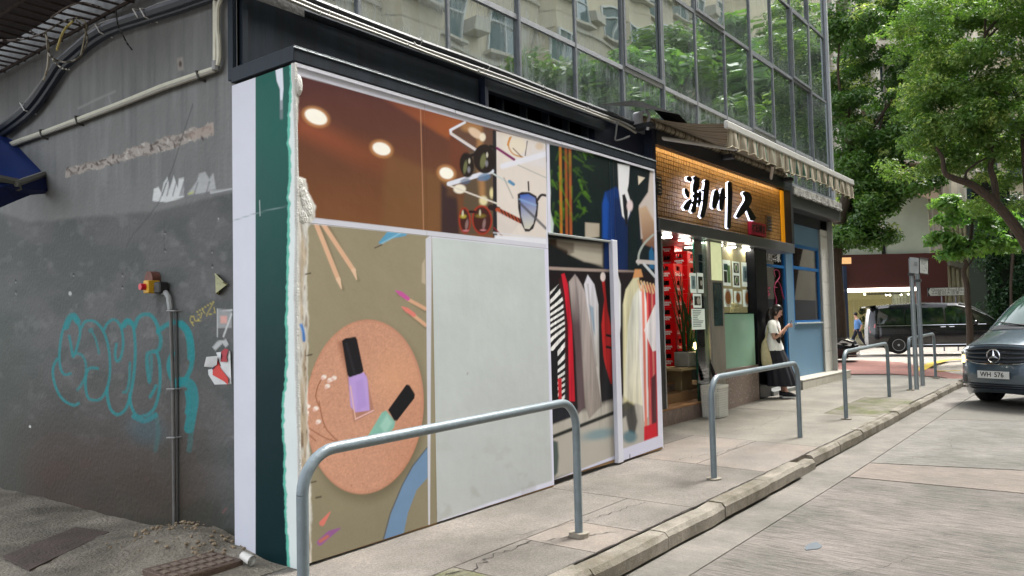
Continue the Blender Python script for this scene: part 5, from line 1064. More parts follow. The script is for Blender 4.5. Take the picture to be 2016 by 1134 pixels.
mb=MB(); mb.hexa([(14.95,4.86,.10),(18.15,4.86,.10),(18.15,5.5,.10),(14.95,5.5,.10),(14.95,4.86,.325),(18.15,4.86,.335),(18.15,5.5,.335),(14.95,5.5,.325)])
lg=solo('stone_ledge',mb,mat('grout grey'),'low pale stone ledge running along the foot of the blue shop front','ledge')
for k in range(8):
    x=14.95+k*.4; part('facing_tile',MB().cbox(x+.003,x+.397,4.848,4.858,.13,.325,.002),mat('pale stone tile',(186,182,170),.6,var=.1,scale=5),lg)
part('coping',MB().cbox(14.94,18.17,4.845,5.2,.336,.362,.004),mat('pale stone tile'),lg)
part('doorstep',MB().cbox(13.7,14.95,4.95,5.25,.1,.25,.01),mat('grey doorstep',(120,122,120),.7,var=.15),bs)
# ================================================================ awning
aw=thing('awning','extended striped awning with scalloped valance over the noodle shop sign','awning',(12,4.5,4))
AX0,AX1,AYf,AYb,AZf,AZb=9.08,14.6,3.76,4.93,3.86,4.16
Mbar=mat('white aluminium',(196,196,192),.45,var=.08)
def stripes(dark=1):
    m=mat('awning canvas%d'%dark,(164,156,138),.85,var=.15,scale=6,bump=.15,bscale=60); t=m.node_tree; N=t.nodes; L=t.links; b=N['Principled BSDF']
    tc=[q for q in N if q.type=='TEX_COORD'][0]; sp=N.new('ShaderNodeSeparateXYZ'); L.new(tc.outputs['Object'],sp.inputs[0])
    def band(freq,thr):
        a=N.new('ShaderNodeMath'); a.operation='MULTIPLY'; a.inputs[1].default_value=freq; L.new(sp.outputs[0],a.inputs[0]); f=N.new('ShaderNodeMath'); f.operation='FRACT'; L.new(a.outputs[0],f.inputs[0]); g=N.new('ShaderNodeMath'); g.operation='LESS_THAN'; g.inputs[1].default_value=thr; L.new(f.outputs[0],g.inputs[0]); return g
    src=b.inputs['Base Color'].links[0].from_socket
    for fr,th,c in ((8,.30,(128,118,100)),(3.2,.16,(58,88,70) if dark else (96,84,70))):
        g=band(fr,th); mx=N.new('ShaderNodeMix'); mx.data_type='RGBA'; L.new(g.outputs[0],mx.inputs[0]); L.new(src,mx.inputs[6]); mx.inputs[7].default_value=rgba(lin(c)); src=mx.outputs[2]
    L.new(src,b.inputs['Base Color']); return m
mb=MB(); mb.grid(lambda u,v:(AX0+.05+(AX1-AX0-.1)*u,AYb+(AYf-AYb)*v,AZb+.05+(AZf-AZb-.02)*v-.05*math.sin(PI*v)),40,8); part('fabric',mb,stripes(0),aw,smooth=True)
part('front_bar',MB().cbox(AX0-.02,AX1+.03,AYf-.05,AYf,AZf-.045,AZf+.05,.012),Mbar,aw)
mb=MB(); n=220; z1=AZf-.04
def val(u,v):
    x=AX0+.03+(AX1-AX0-.05)*u; ph=x*2*PI/.33; dz=.20+.045*abs(math.sin(ph/2))**.7; return (x,AYf-.035-.028*math.sin(ph)*v-.012*math.sin(ph*2.3+1)*v,z1-dz*v+.02*v*math.sin(x*2.1))
mb.grid(val,n,7); part('valance',mb,stripes(1),aw,smooth=True)
mb=MB(); mb.tube([val(i/n,1.0) for i in range(n+1)],.006,5); part('valance_hem',mb,mat('cream hem',(196,186,160),.7),aw)
part('roller',MB().cyl((AX0,AYb-.02,AZb-.02),(AX1,AYb-.02,AZb-.02),.055,14),stripes(0),aw,smooth=True)
mb=MB(); mb.cbox(AX0-.08,AX0-.02,AYb-.1,AYb+.04,AZb-.12,AZb+.06,.02); part('end_bracket',mb,mat('white bracket',(210,210,214),.4),aw)
part('hook',MB().tube([(AX0-.05,AYb-.12,AZb+.05),(AX0-.06,AYb-.16,AZb+.06),(AX0-.06,AYb-.2,AZb-.02),(AX0-.06,AYb-.17,AZb-.2)],.02,8),mat('white bracket'),aw,smooth=True)
for x0,x1 in ((9.5,10.9),(13.9,12.4)):
    arm=part('folding_arm',MB().tube([(x0,4.93,3.98),(x1,4.35,3.95)],.028,8),Mbar,aw); part('folding_arm',MB().tube([(x1,4.35,3.95),(x0+.1,AYf,AZf)],.024,8),Mbar,aw); part('elbow_joint',MB().ball((x1,4.35,3.95),.04,8,6),mat('dark joint metal',(60,60,62),.5),aw)
part('torsion_bar',MB().cbox(9.0,14.6,4.955,5.0,4.065,4.11,.004),mat('dark bar',(50,52,56),.5),aw)
for x in (9.0,11.6,14.3): part('mount_bracket',MB().cbox(x,x+.14,4.70,4.96,3.99,4.06,.006),mat('dark bar'),aw)
mb=MB(); mb.add([(8.2,5.0,4.16),(8.5,4.6,4.12),(9.3,4.45,4.16),(10.2,4.7,4.2),(10.3,5.0,4.22),(9.4,4.9,4.36),(8.9,4.85,4.34)],[(0,1,6),(1,2,6),(2,5,6),(2,3,5),(3,4,5)])
solo('tarpaulin','',None,'','') if False else solo('tarpaulin',mb,mat('black tarp',(8,9,10),.9,spec=.05,bump=.3,bscale=20),'crumpled black tarpaulin lying over the awning end beside the conduits','tarpaulin')
solo('loose_cable_loop',MB().tube([dep(x,y,9.6) for x,y in spl([(1215,240),(1213,262),(1212,276),(1225,274),(1240,268)],5)],.012,6),mat('grey cable',(110,110,108),.5),'grey cable looping down beside the left end of the awning','cable',smooth=True)
# ================================================================ railings
Mgal=mat('grey painted tube',(112,124,130),.42,metal=.1,var=.14,scale=14,bump=.15,bscale=50,coat=.15)
rl=[((2.34,3.09),(4.71,3.12),-.01,.03),((6.98,3.11),(9.72,3.21),.035,.04),((11.55,3.17),(14.55,3.28),.095,.12),((15.85,3.21),(18.75,3.30),.16,.19)]
lab=['nearest grey tube railing in front of the nail polish panel','grey tube railing in front of the noodle shop and the woman','grey tube railing third from the front, beside the white pillar','farthest and smallest grey tube railing around the two sign posts']
for ((x0,y0),(x1,y1),z0,z1),lb in zip(rl,lab):
    t=thing('railing',lb,'railing',((x0+x1)/2,(y0+y1)/2,z0),group='low tube railings along the kerb')
    a=np.array([x0,y0,z0]);b=np.array([x1,y1,z1]); d=(b-a)/np.linalg.norm(b-a); H=.93; r=.19; up=np.array([0,0,1.])
    arc=[a+up*(H-r)+ (d*r)*(1-math.cos(q))+up*r*math.sin(q) for q in np.linspace(0,PI/2,9)]; arc2=[b+up*(H-r)-(d*r)*(1-math.cos(q))+up*r*math.sin(q) for q in np.linspace(PI/2,0,9)]
    part('leg',MB().tube([a-up*.05,a+up*.2,a+up*(H-r)],.0285,14,cap=False),Mgal,t,smooth=True); part('leg',MB().tube([b-up*.05,b+up*.2,b+up*(H-r)],.0285,14,cap=False),Mgal,t,smooth=True)
    part('top_rail',MB().tube(arc+arc2,.0285,14,cap=False),Mgal,t,smooth=True)
    for q in (a,b):
        mb=MB(); mb.prism([(q[0]+.075*math.cos(k)*(1+.25*math.sin(2*k+q[0])),q[1]+.07*math.sin(k),q[2]-.02) for k in np.linspace(0,2*PI,14)[:-1]],(0,0,.032)); part('base_collar',mb,mat('mortar patch',(134,128,116),.9,var=.2,scale=20,bump=.4),t)
# ================================================================ sign posts
Mpole=mat('galvanised pole',(150,158,162),.4,metal=.35,var=.1,scale=10)
def pole_sign(px,pyb,Y,ptop,plate,lbl,back):
    g_=onY(px,pyb,Y); zt=onY(px,ptop,Y)[2]
    t=thing('sign_post',lbl,'sign post',(g_[0],Y,g_[2])); part('pole',MB().cyl((g_[0],Y,g_[2]-.1),(g_[0],Y,zt),.04,14),Mpole,t,smooth=True)
    (x0,y0,x1,y1,tl)=plate
    c=[onY(x0,y0,Y-.06),onY(x1,y0+tl,Y-.06),onY(x1,y1+tl,Y-.06),onY(x0,y1,Y-.06)]
    ddir=(c[1]-c[0]); 
    m1=mat('sign back',(150,156,160),.5,metal=.2,var=.1) if back else mat('sign white',(196,200,196),.45)
    o=part('plate',MB().prism(c,(0,.006,0)),m1,t)
    if not back:
        bd_=MB(); 
        for i in range(4): bd_.cyl(c[i],c[(i+1)%4],.012,6)
        part('plate_edge',bd_,mat('black edge',(24,24,26),.5),t)
    part('clamp',MB().cbox(g_[0]-.07,g_[0]+.07,Y-.055,Y+.05,zt-.32,zt-.27,.006),mat('clamp dark',(70,74,76),.5),t)
    return t,c
t,c=pole_sign(1805,765,3.15,512,(1791,506,1809,537,2),'sign post seen from the back, left of the two posts inside the far railing',True)
part('sticker',MB().prism([c[0]*.55+c[1]*.45+np.array([0,-.004,-.08]),c[0]*.2+c[1]*.8+np.array([0,-.004,-.08]),c[0]*.2+c[1]*.8+np.array([0,-.004,-.14]),c[0]*.55+c[1]*.45+np.array([0,-.004,-.14])],(0,.002,0)),mat('grey sticker',(110,116,120),.5),t)
t,c=pole_sign(1817,762,3.20,525,(1810,508,1827,538,2),'sign post with white information plate, right of the two posts inside the far railing',False)
ex=(c[1]-c[0]); ez=(c[3]-c[0]); wv=np.linalg.norm(ex); hv=np.linalg.norm(ez)
for txt,sz,f in (('BUS STOP',.10,.22),('1 2 4',.2,.62)): 
    part('lettering',text_mb(txt,sz*1.2,lambda u,v,w,f=f:c[0]+ex*(.5+u/wv)+ez*(f-v/hv)+np.array([0,-.005,0]),bold=0),mat('sign ink',(110,114,114),.5),t)
# street name sign
D=32.8; cn=dep(1867,574,D); gx=onZ(1853,690,.0)
t=thing('street_name_sign','long white arrow ended street name plate on two thin legs behind the black minivan','street sign',(cn[0],cn[1],.0))
RX=np.array([math.cos(YAW),-math.sin(YAW),0]); FW=np.array([math.sin(YAW),math.cos(YAW),0]); UZ=np.array([0,0,1.])
def ff(o,u,v,w=0): return o+RX*u+UZ*v+FW*w
sc=D/FOC; hw,hh=39.5*sc,7.6*sc
part('plate',MB().prism([ff(cn,-hw-.02,-hh-.015),ff(cn,hw+.02,-hh-.015),ff(cn,hw+.02,hh+.015),ff(cn,-hw-.02,hh+.015)],FW*.03),mat('black edge'),t)
part('face',MB().prism([ff(cn,-hw,0,-.006),ff(cn,-hw+.09,-hh,-.006),ff(cn,hw-.09,-hh,-.006),ff(cn,hw,0,-.006),ff(cn,hw-.09,hh,-.006),ff(cn,-hw+.09,hh,-.006)],FW*.005),mat('sign white'),t)
part('lettering',text_mb("Queen's Road East",.185,lambda u,v,w:ff(cn,u,v+.075,-.009)),mat('sign ink dark',(84,86,90),.5),t)
part('lettering',text_mb('皇后大道東',.17,lambda u,v,w:ff(cn,u,v-.07,-.009),sx=1.1),mat('sign ink dark'),t)
part('lettering',text_mb('46-48',.1,lambda u,v,w:ff(cn,u-.58,v-.07,-.009)),mat('sign ink dark'),t); part('lettering',text_mb('50-52',.1,lambda u,v,w:ff(cn,u+.58,v-.07,-.009)),mat('sign ink dark'),t)
for u in (-.26,.32): part('leg',MB().cyl(ff(cn,u,-hh,.04),np.array([*ff(cn,u,0,.04)[:2],-.1]),.028,8),mat('sign leg',(104,104,116),.5),t)
# ================================================================ vehicles
def basis(org,fx,fy):   # local (x forward, y left, z up) -> world
    fx=np.array(fx,float);fy=np.array(fy,float)
    return lambda x,y,z: org+fx*x+fy*y+np.array([0,0,1.])*z
class Shell:
    """body surface from a side profile (x,z), plan curvature and lateral tuck; S(s,t): s along the profile, t=-1..1 across"""
    def __init__(s,prof,hw,plan,drop,tum,T): s.p=np.array(prof,float); s.hw=hw; s.plan=plan; s.drop=drop; s.tum=tum; s.T=T
    def loc(s,q,t,off=0):
        n=len(s.p)-1; q=min(max(q,0),n-1e-6); i=int(q); f=q-i; p=s.p; a=p[max(i-1,0)];b=p[i];c=p[i+1];d=p[min(i+2,n)]
        P=.5*((2*b)+(-a+c)*f+(2*a-5*b+4*c-d)*f*f+(-a+3*b-3*c+d)*f**3)
        e=1e-3; q2=min(q+e*5,n-1e-6); i2=int(q2); tx=(p[i+1]-p[i]); tx=tx/np.linalg.norm(tx); nx,nz=tx[1],-tx[0]  # normal guess
        at=abs(t); w=s.hw*(1-s.tum(P[1])); x=P[0]-s.plan(P[1])*at**2.6; z=P[1]-s.drop(P[0],P[1])*at**2.4
        return np.array([x-nx*off*-1 if False else x+(-nx)*-off if False else x, w*t, z]),(nx,nz)
    def __call__(s,q,t,off=0):
        P,n=s.loc(q,t); e=.004
        if off:
            a,_=s.loc(q+e,t);b,_=s.loc(q-e,t);c,_=s.loc(q,min(t+e,1));d,_=s.loc(q,max(t-e,-1)); nn=np.cross(c-d,a-b); nn=nn/(np.linalg.norm(nn)+1e-12)
            if nn[0]*.7+nn[2]*.7<0: nn=-nn
            P=P+nn*off
        return s.T(*P)
    def patch(s,q0,q1,t0,t1,off,nu=8,nv=8,shape=None):
        mb=MB(); mb.grid(lambda u,v: s(*( (q0+(q1-q0)*v, t0+(t1-t0)*u) if shape is None else shape(u,v)),off),nu,nv); return mb
def wheel(parent,T,x,y,r,w,side,rimm,spokes=10,lab=None):
    c=np.array([x,y,r]); R_=lambda a,rad,yy:T(x+rad*math.cos(a),y+yy*side,r+rad*math.sin(a)); N=26
    A=[2*PI*k/N for k in range(N)]
    prof=[(r*.62,w*.40),(r*.70,w*.5),(r*.93,w*.5),(r,w*.34),(r,-w*.34),(r*.93,-w*.5),(r*.62,-w*.5)]
    wh=part('wheel',MB().loft([[R_(a,rad,yy) for a in A] for rad,yy in prof],cap=False),mat('tyre',(26,26,27),.85,bump=.2,bscale=80),parent,smooth=True)
    part('rim',MB().loft([[R_(a,rad,yy) for a in A] for rad,yy in ((r*.66,w*.5),(r*.62,w*.42),(r*.60,w*.2),(r*.1,w*.1))]),mat('wheel well dark',(30,30,32),.5),wh,smooth=True)
    mb=MB()
    for k in range(spokes):
        a=2*PI*k/spokes; da=.10; mb.hexa([R_(a-da*2.2,r*.12,w*.40),R_(a+da*2.2,r*.12,w*.40),R_(a+da,r*.63,w*.44),R_(a-da,r*.63,w*.44),R_(a-da*2.2,r*.12,w*.46),R_(a+da*2.2,r*.12,w*.46),R_(a+da,r*.63,w*.50),R_(a-da,r*.63,w*.50)])
    part('spokes',mb,rimm,wh); part('rim_ring',MB().loft([[R_(a,rad,yy) for a in A] for rad,yy in ((r*.66,w*.5),(r*.66,w*.52),(r*.61,w*.52),(r*.61,w*.48))],cap=False),rimm,wh); part('hub',MB().loft([[R_(a,rad,yy) for a in A] for rad,yy in ((r*.13,w*.4),(r*.12,w*.5),(.002,w*.51))]),rimm,wh)
Mchr=mat('chrome',(210,212,216),.12,metal=1,var=0); Malu=mat('alloy',(170,174,180),.3,metal=.8,var=.05)
Mblkp=mat('black plastic',(22,24,27),.5,var=.05); Mlamp=mat('lamp cover',(190,200,205),.08,var=.1,scale=20,coat=.5)
# ---- grey van coming towards us
Mvan=mat('slate metallic paint',(78,92,104),.32,metal=.45,var=.03,scale=3,coat=.9)
Mws=mat('windscreen glass',(58,84,76),.06,var=.3,scale=2,spec=.45)
pc=dep(1959,731,12.6); vy=math.radians(28.0)
fx=np.array([-math.cos(vy),math.sin(vy),0]); fy=np.array([-math.sin(vy),-math.cos(vy),0])   # forward = towards camera (-X); left of van = -Y
org=np.array([pc[0],pc[1],.04]); T=basis(org,fx,fy)
prof=[(-.12,.20),(-.03,.27),(.0,.36),(.015,.50),(.0,.60),(-.01,.64),(-.03,.72),(-.06,.84),(-.11,.955),(-.18,1.0),(-.35,1.06),(-.62,1.14),(-.80,1.19),(-.93,1.235),(-1.2,1.45),(-1.5,1.68),(-1.78,1.84),(-1.95,1.885),(-2.5,1.93),(-4.9,1.92),(-5.1,1.7),(-5.15,.4)]
van=thing('grey_van','slate grey people carrier van driving towards us at the right edge of the photo','van',T(-2.5,0,0))
S_=Shell(prof,.955,lambda z:float(np.interp(z,[.2,.5,.8,1.0,1.2,1.9],[.52,.55,.50,.40,.30,.14])),lambda x,z:float(np.interp(x,[-2.2,-1.9,-1.2,-.9,-.6,-.1,0],[.10,.10,.06,.05,.10,.12,.02])),lambda z:float(np.interp(z,[.2,.4,.9,1.2,1.9],[.05,.01,.0,.03,.20])),T)
n=len(prof)-1
mb=MB(); mb.grid(lambda u,v:S_(n*v,-1+2*u),36,120); 
body=part('body',mb,Mvan,van,smooth=50)
for sd in (-1,1):
    # side panels hung from the edge of the shell
    mb=MB(); vs=[];m_=60
    for i in range(m_+1):
        q=2+ (n-3)*i/m_; P=S_(q,sd); z0=org[2]+.28; vs+= [P,np.array([P[0],P[1],P[2]])*.5+np.array([P[0],P[1],z0])*.5+fy*(-.0)+(fy*sd*-.06),np.array([P[0],P[1],min(z0,P[2])])]
    mb.add(vs,[(3*i+a,3*i+3+a,3*i+4+a,3*i+1+a) for i in range(m_) for a in (0,1)]); part('side_panel',mb,Mvan,van,smooth=50)
part('windscreen',S_.patch(13.1,16.7,-.90,.90,.006,16,10),Mws,van,smooth=True)
part('screen_band',S_.patch(16.2,16.75,-.88,.88,.008,12,3),mat('grey tint',(70,84,88),.2,spec=.8),van,smooth=True)
for sd in (-1,1): part('screen_pillar',S_.patch(13.0,17.0,sd*.90,sd*.985,.012,2,10),mat('pale pillar reflection paint',(120,132,142),.25,metal=.5,coat=1),van,smooth=True)
part('scuttle',S_.patch(12.6,13.3,-.88,.88,.01,12,2),Mblkp,van)
def grl(u,v):
    t=-.62+1.24*u; lo=5.35+.9*abs(t/.62)**3*.9; hi=7.85-.15*abs(t/.62)**2; return (lo+(hi-lo)*v,t*(1+.12*v))
part('grille_back',S_.patch(0,0,0,0,.006,24,8,shape=grl),mat('grille dark',(26,30,36),.4,var=.05),van,smooth=True)
for k,f in enumerate((.16,.40,.64,.88)):
    mb=MB(); mb.tube([S_(*grl(u,f),.028) for u in np.linspace(.03,.97,17)],.016,6); part('grille_bar',mb,mat('grille bar grey',(44,52,62),.3,coat=.5),van,smooth=True)
mb=MB(); mb.tube([S_(*grl(u,0),.012) for u in np.linspace(0,1,21)]+[S_(*grl(1,v),.012) for v in (.3,.6,1)],.009,6); mb.tube([S_(*grl(0,v),.012) for v in (1,.6,.3,0)],.009,6); part('grille_trim',mb,Mchr,van,smooth=True)
# three pointed star emblem
ec=S_(6.55,0,.07); ax=ff(ec,0,0)-ec; EX=fy; EZ=np.array([0,0,1.])
mb=MB(); mb.tube([ec-EX*.105*math.cos(a)*-1+EZ*.105*math.sin(a) for a in np.linspace(0,2*PI,25)[:-1]],.011,6,closed=True); em=part('emblem_ring',mb,Mchr,van,smooth=True)
for a in (PI/2,PI/2+2*PI/3,PI/2+4*PI/3):
    d=EX*math.cos(a)+EZ*math.sin(a); nn=-EX*math.sin(a)+EZ*math.cos(a); mb=MB(); mb.add([ec-fx*.004,ec+nn*.020,ec+d*.103,ec-nn*.020,ec+fx*.014],[(0,1,2),(0,2,3),(4,2,1),(4,3,2)]); part('star_arm',mb,Mchr,em)
part('number_plate',MB().prism([S_(3,0,.03)+EX*u*.26+EZ*w*.058 for u,w in ((-1,-1),(1,-1),(1,1),(-1,1))],fx*.012),mat('plate white',(208,210,208),.4),van)
pp=S_(3,0,.03)+fx*.014; part('plate_letters',text_mb('WH',.105,lambda u,v,w:pp+EX*(u-.12)+EZ*v,bold=.002),mat('black ink',(16,16,18),.5),van); part('plate_digits',text_mb('576',.105,lambda u,v,w:pp+EX*(u+.10)+EZ*v,bold=.002),mat('black ink'),van)
for sd in (-1,1):
    part('headlight',S_.patch(0,0,0,0,.008,10,10,shape=lambda u,v:(5.0+3.3*v-.5*u*v+.6*(1-v)*(1-u),sd*(.62+.36*u))),mat('headlamp glass',(186,192,192),.08,var=.4,scale=18,coat=1,spec=1),van,smooth=True)
    part('headlight_bulb',S_.patch(0,0,0,0,.02,6,6,shape=lambda u,v:(5.6+1.3*v,sd*(.75+.08*u))),mat('lit warm lamp',(255,220,150),.3,emit=(255,210,130),estr=2.2),van,smooth=True)
    part('fog_recess',S_.patch(0,0,0,0,.006,6,4,shape=lambda u,v:(1.7+1.1*v,sd*(.62+.3*u))),Mblkp,van,smooth=True)
    if sd>0: part('mirror_body',MB().ball(T(-1.05,sd*1.10,1.27),(.09,.14,.13),10,8),mat('dark slate',(52,60,68),.4),van,smooth=True)
    for wx in (-1.0,-4.1): wheel(van,(lambda x,y,z:T(x,y,z-.055)),wx,sd*.80,.33,.22,sd,Malu)
part('bumper_intake',S_.patch(.9,2.0,-.60,.60,.006,16,4),Mblkp,van,smooth=True)
for f in (1.1,1.45,1.8): part('intake_bar',MB().tube([S_(f,t_,.02) for t_ in np.linspace(-.58,.58,13)],.010,5),mat('grille bar grey'),van)
for k,(t0,t1) in enumerate(((-.05,-.78),(.72,-.02))):
    part('wiper',MB().tube([S_(13.05,t0,.02),S_(13.25,(t0+t1)/2,.035),S_(13.5,t1,.03)],.011,5),Mblkp,van)
part('underbody',MB().hexa([T(-4.9,-.8,.2),T(-.5,-.8,.2),T(-.5,.8,.2),T(-4.9,.8,.2),T(-4.9,-.8,.45),T(-.5,-.8,.45),T(-.5,.8,.45),T(-4.9,.8,.45)]),mat('tyre'),van)
part('bonnet_seam',MB().tube([S_(8.35,t_,.002) for t_ in np.linspace(-.8,.8,21)],.006,5),mat('seam',(18,20,22),.7),van)
# ---- side-on vehicle builder: rings across at stations along the length
def sidecar(name,label,cat,T,L,hw,roof,belt,sill,paint,glassm,wins,wheels,wr,cut=.28,steps=90):
    t=thing(name,label,cat,T(L/2,0,0))
    rf=lambda x:float(np.interp(x,*zip(*roof))); bl=lambda x:float(np.interp(x,*zip(*belt))); sl_=lambda x:float(np.interp(x,*zip(*sill)))
    def pw(x): return hw*(1-.30*max(0,1-x/.45)**2.2-.34*max(0,(x-L+.9)/.9)**2.4)
    def ring(x,k):  # k 0..1 from sill near side up and over
        r,b,s0=rf(x),bl(x),sl_(x); w=pw(x); b=min(b,r-.03)
        pts=[(-w*.93,s0),(-w*.985,s0+.12),(-w,s0+(b-s0)*.55),(-w*.985,b-.05),(-w*.965,b),(-w*(.965-.16*(r-b)/.75),b+(r-b)*.86),(-w*(.87-.16*(r-b)/.75),b+(r-b)*.965+.0),(-w*.5,r),(0,r+.012)]
        P=[(y,z) for y,z in pts]+[(-y,z) for y,z in pts[-2::-1]]; return P
    mb=MB(); xs=np.linspace(0,L,steps); rings=[[T(x,y,z) for y,z in ring(x,0)] for x in xs]; mb.loft(rings)
    # wheel arches: drop faces inside circles on the lower side
    keep=[]
    for f in mb.f:
        keep.append(f)
    part('body',mb,paint,t,smooth=32)
    def side(x,z,off=.008,sgn=-1):
        P=ring(x,0); P=P[:9]; ys=[p[0] for p in P]; zs=[p[1] for p in P]; y=float(np.interp(z,zs,ys)); return T(x,y-off if sgn<0 else -y+off,z)
    for k,(poly,m_,nm) in enumerate(wins):
        for sgn in (-1,1):
            from mathutils.geometry import tessellate_polygon
            n_=[]; 
            for i in range(len(poly)):
                a,b=np.array(poly[i],float),np.array(poly[(i+1)%len(poly)],float); 
                for q in range(4): n_.append(a+(b-a)*q/4)
            c=sum(n_)/len(n_); mb=MB(); mb.add([side(c[0],c[1],.01,sgn)]+[side(p[0],p[1],.01,sgn) for p in n_],[(0,i+1,(i+1)%len(n_)+1) for i in range(len(n_))]); part(nm,mb,m_,t)
    for wx in wheels:
        for sgn in (-1,1):
            mb=MB(); A=np.linspace(0,PI,15); mb.add([side(wx,wr,.004,sgn)]+[side(wx+(wr+.06)*math.cos(a),max(wr+(wr+.06)*math.sin(a),.2),.005,sgn) for a in A]+[side(wx-(wr+.06),.2,.005,sgn),side(wx+(wr+.06),.2,.005,sgn)],[(0,i+1,i+2) for i in range(16)]); part('wheel_arch',mb,mat('tyre'),t)
            wheel(t,T,wx,sgn*(hw-.10),wr,.22,sgn,Malu)
    return t,side,ring,rf
# ---- black minivan crossing to the right
fwd=np.array([math.cos(YAW+.32),-math.sin(YAW+.32),0]); lft=np.array([math.sin(YAW+.32),math.cos(YAW+.32),0])
D=29.5; w0=dep(1770,697,D); gz0=w0[2]; o=w0-fwd*(1.0); o[2]=gz0; Tm=basis(o+lft*.9,fwd,lft)
Mblk2=mat('black car paint',(9,11,18),.22,var=.02,coat=.6); Mdg=mat('dark car glass',(18,26,30),.05,var=.1,spec=1,coat=1); Mgg=mat('see through greenish',(56,78,66),.1,var=.3,scale=4)
mv,side,ring,rf=sidecar('black_minivan','glossy black minivan crossing the junction to the right behind the sign posts','minivan',Tm,4.95,.93,
 [(0,1.0),(.03,1.35),(.1,1.72),(.25,1.80),(.8,1.86),(2.0,1.90),(3.0,1.87),(3.45,1.74),(4.0,1.38),(4.25,1.16),(4.7,1.0),(4.92,.86),(4.95,.6)],[(0,1.0),(3.6,1.05),(4.1,1.06),(4.95,.8)],[(0,.34),(.2,.24),(4.7,.24),(4.95,.34)],Mblk2,Mdg,
 [([(.30,1.14),(1.24,1.10),(1.24,1.66),(.42,1.68),(.34,1.5)],Mdg,'rear_window'),([(1.30,1.10),(1.48,1.10),(1.48,1.67),(1.30,1.67)],Mdg,'quarter_window'),([(1.54,1.09),(2.55,1.08),(2.55,1.70),(1.54,1.69)],Mdg,'side_window'),([(2.62,1.08),(3.55,1.08),(3.35,1.58),(3.1,1.66),(2.62,1.69)],Mdg,'front_window'),([(2.95,1.10),(3.30,1.10),(3.25,1.60),(2.95,1.63)],Mgg,'seen_through_window'),([(3.62,1.10),(3.98,1.12),(3.72,1.34),(3.45,1.52)],Mdg,'vent_window')],[1.0,3.95],.335)
part('tail_lamp',MB().add([side(.02,1.02,.012),side(.25,1.14,.012),side(.24,1.0,.012),side(.06,.78,.012)],[(0,1,2,3)]),mat('red lamp',(150,20,24),.25,coat=1),mv)
part('belt_trim',MB().tube([side(x,1.055,.014) for x in np.linspace(.3,3.9,12)],.011,5),Mchr,mv); part('sill_trim',MB().tube([side(x,.33,.014) for x in np.linspace(1.45,3.5,8)],.014,5),Mchr,mv)
part('roof_spoiler',MB().hexa([Tm(-.06,-.78,1.76),Tm(.3,-.8,1.79),Tm(.3,.8,1.79),Tm(-.06,.78,1.76),Tm(-.06,-.75,1.80),Tm(.3,-.78,1.84),Tm(.3,.78,1.84),Tm(-.06,.75,1.80)]),Mblk2,mv)
for x in (2.42,2.70): part('door_handle',MB().cyl(side(x,.98,.02),side(x+.17,.98,.02),.016,6),Mchr,mv)
part('door_mirror',MB().ball(side(3.55,1.12,.12),(.13,.09,.09),9,7),Mblk2,mv,smooth=True)
for x in (1.27,2.585,3.6): part('door_seam',MB().tube([side(x,z,.006) for z in (.3,.6,.9,1.06)],.006,4),mat('seam'),mv)
part('windscreen_edge',MB().tube([Tm(x,-.66,rf(x)+.004) for x in np.linspace(3.1,4.2,8)],.03,6),Malu,mv,smooth=True)
# ---- black saloon, front end showing past the white pillar
w1=dep(1676,697,25.5); fw2=np.array([math.cos(YAW+.5),-math.sin(YAW+.5),0]); lf2=np.array([math.sin(YAW+.5),math.cos(YAW+.5),0]); o2=w1-fw2*4.55+lf2*.6; o2[2]=0.0; Tc=basis(o2,fw2,lf2)
cr,side2,ring2,rf2=sidecar('black_car','glossy black car with only its front showing past the white pillar','car',Tc,4.7,.88,
 [(0,.8),(.1,1.0),(.9,1.15),(1.4,1.42),(2.2,1.46),(3.0,1.30),(3.5,1.0),(4.2,.86),(4.6,.72),(4.7,.5)],[(0,.86),(3.5,.95),(4.7,.6)],[(0,.3),(4.7,.22)],Mblk2,Mdg,
 [([(1.1,1.0),(2.1,.98),(2.1,1.38),(1.5,1.38)],Mdg,'rear_window'),([(2.15,.98),(3.2,.96),(2.95,1.22),(2.15,1.38)],Mdg,'front_window')],[.9,3.75],.33)
part('headlight',MB().add([side2(4.15,.66,.02),side2(4.55,.58,.02),side2(4.6,.66,.02),side2(4.3,.78,.02)],[(0,1,2,3)]),mat('headlamp glass'),cr)
part('number_plate',MB().hexa([Tc(4.71,-.26,.42),Tc(4.73,-.26,.42),Tc(4.73,.26,.42),Tc(4.71,.26,.42),Tc(4.71,-.26,.54),Tc(4.73,-.26,.54),Tc(4.73,.26,.54),Tc(4.71,.26,.54)]),mat('plate white'),cr)
part('bumper_blade',MB().tube([Tc(4.5,-.84,.30),Tc(4.72,-.6,.28),Tc(4.74,0,.28)],.02,6),Malu,cr); part('grille_strip',MB().tube([Tc(4.66,-.5,.62),Tc(4.72,0,.62),Tc(4.66,.5,.62)],.016,6),Mchr,cr)
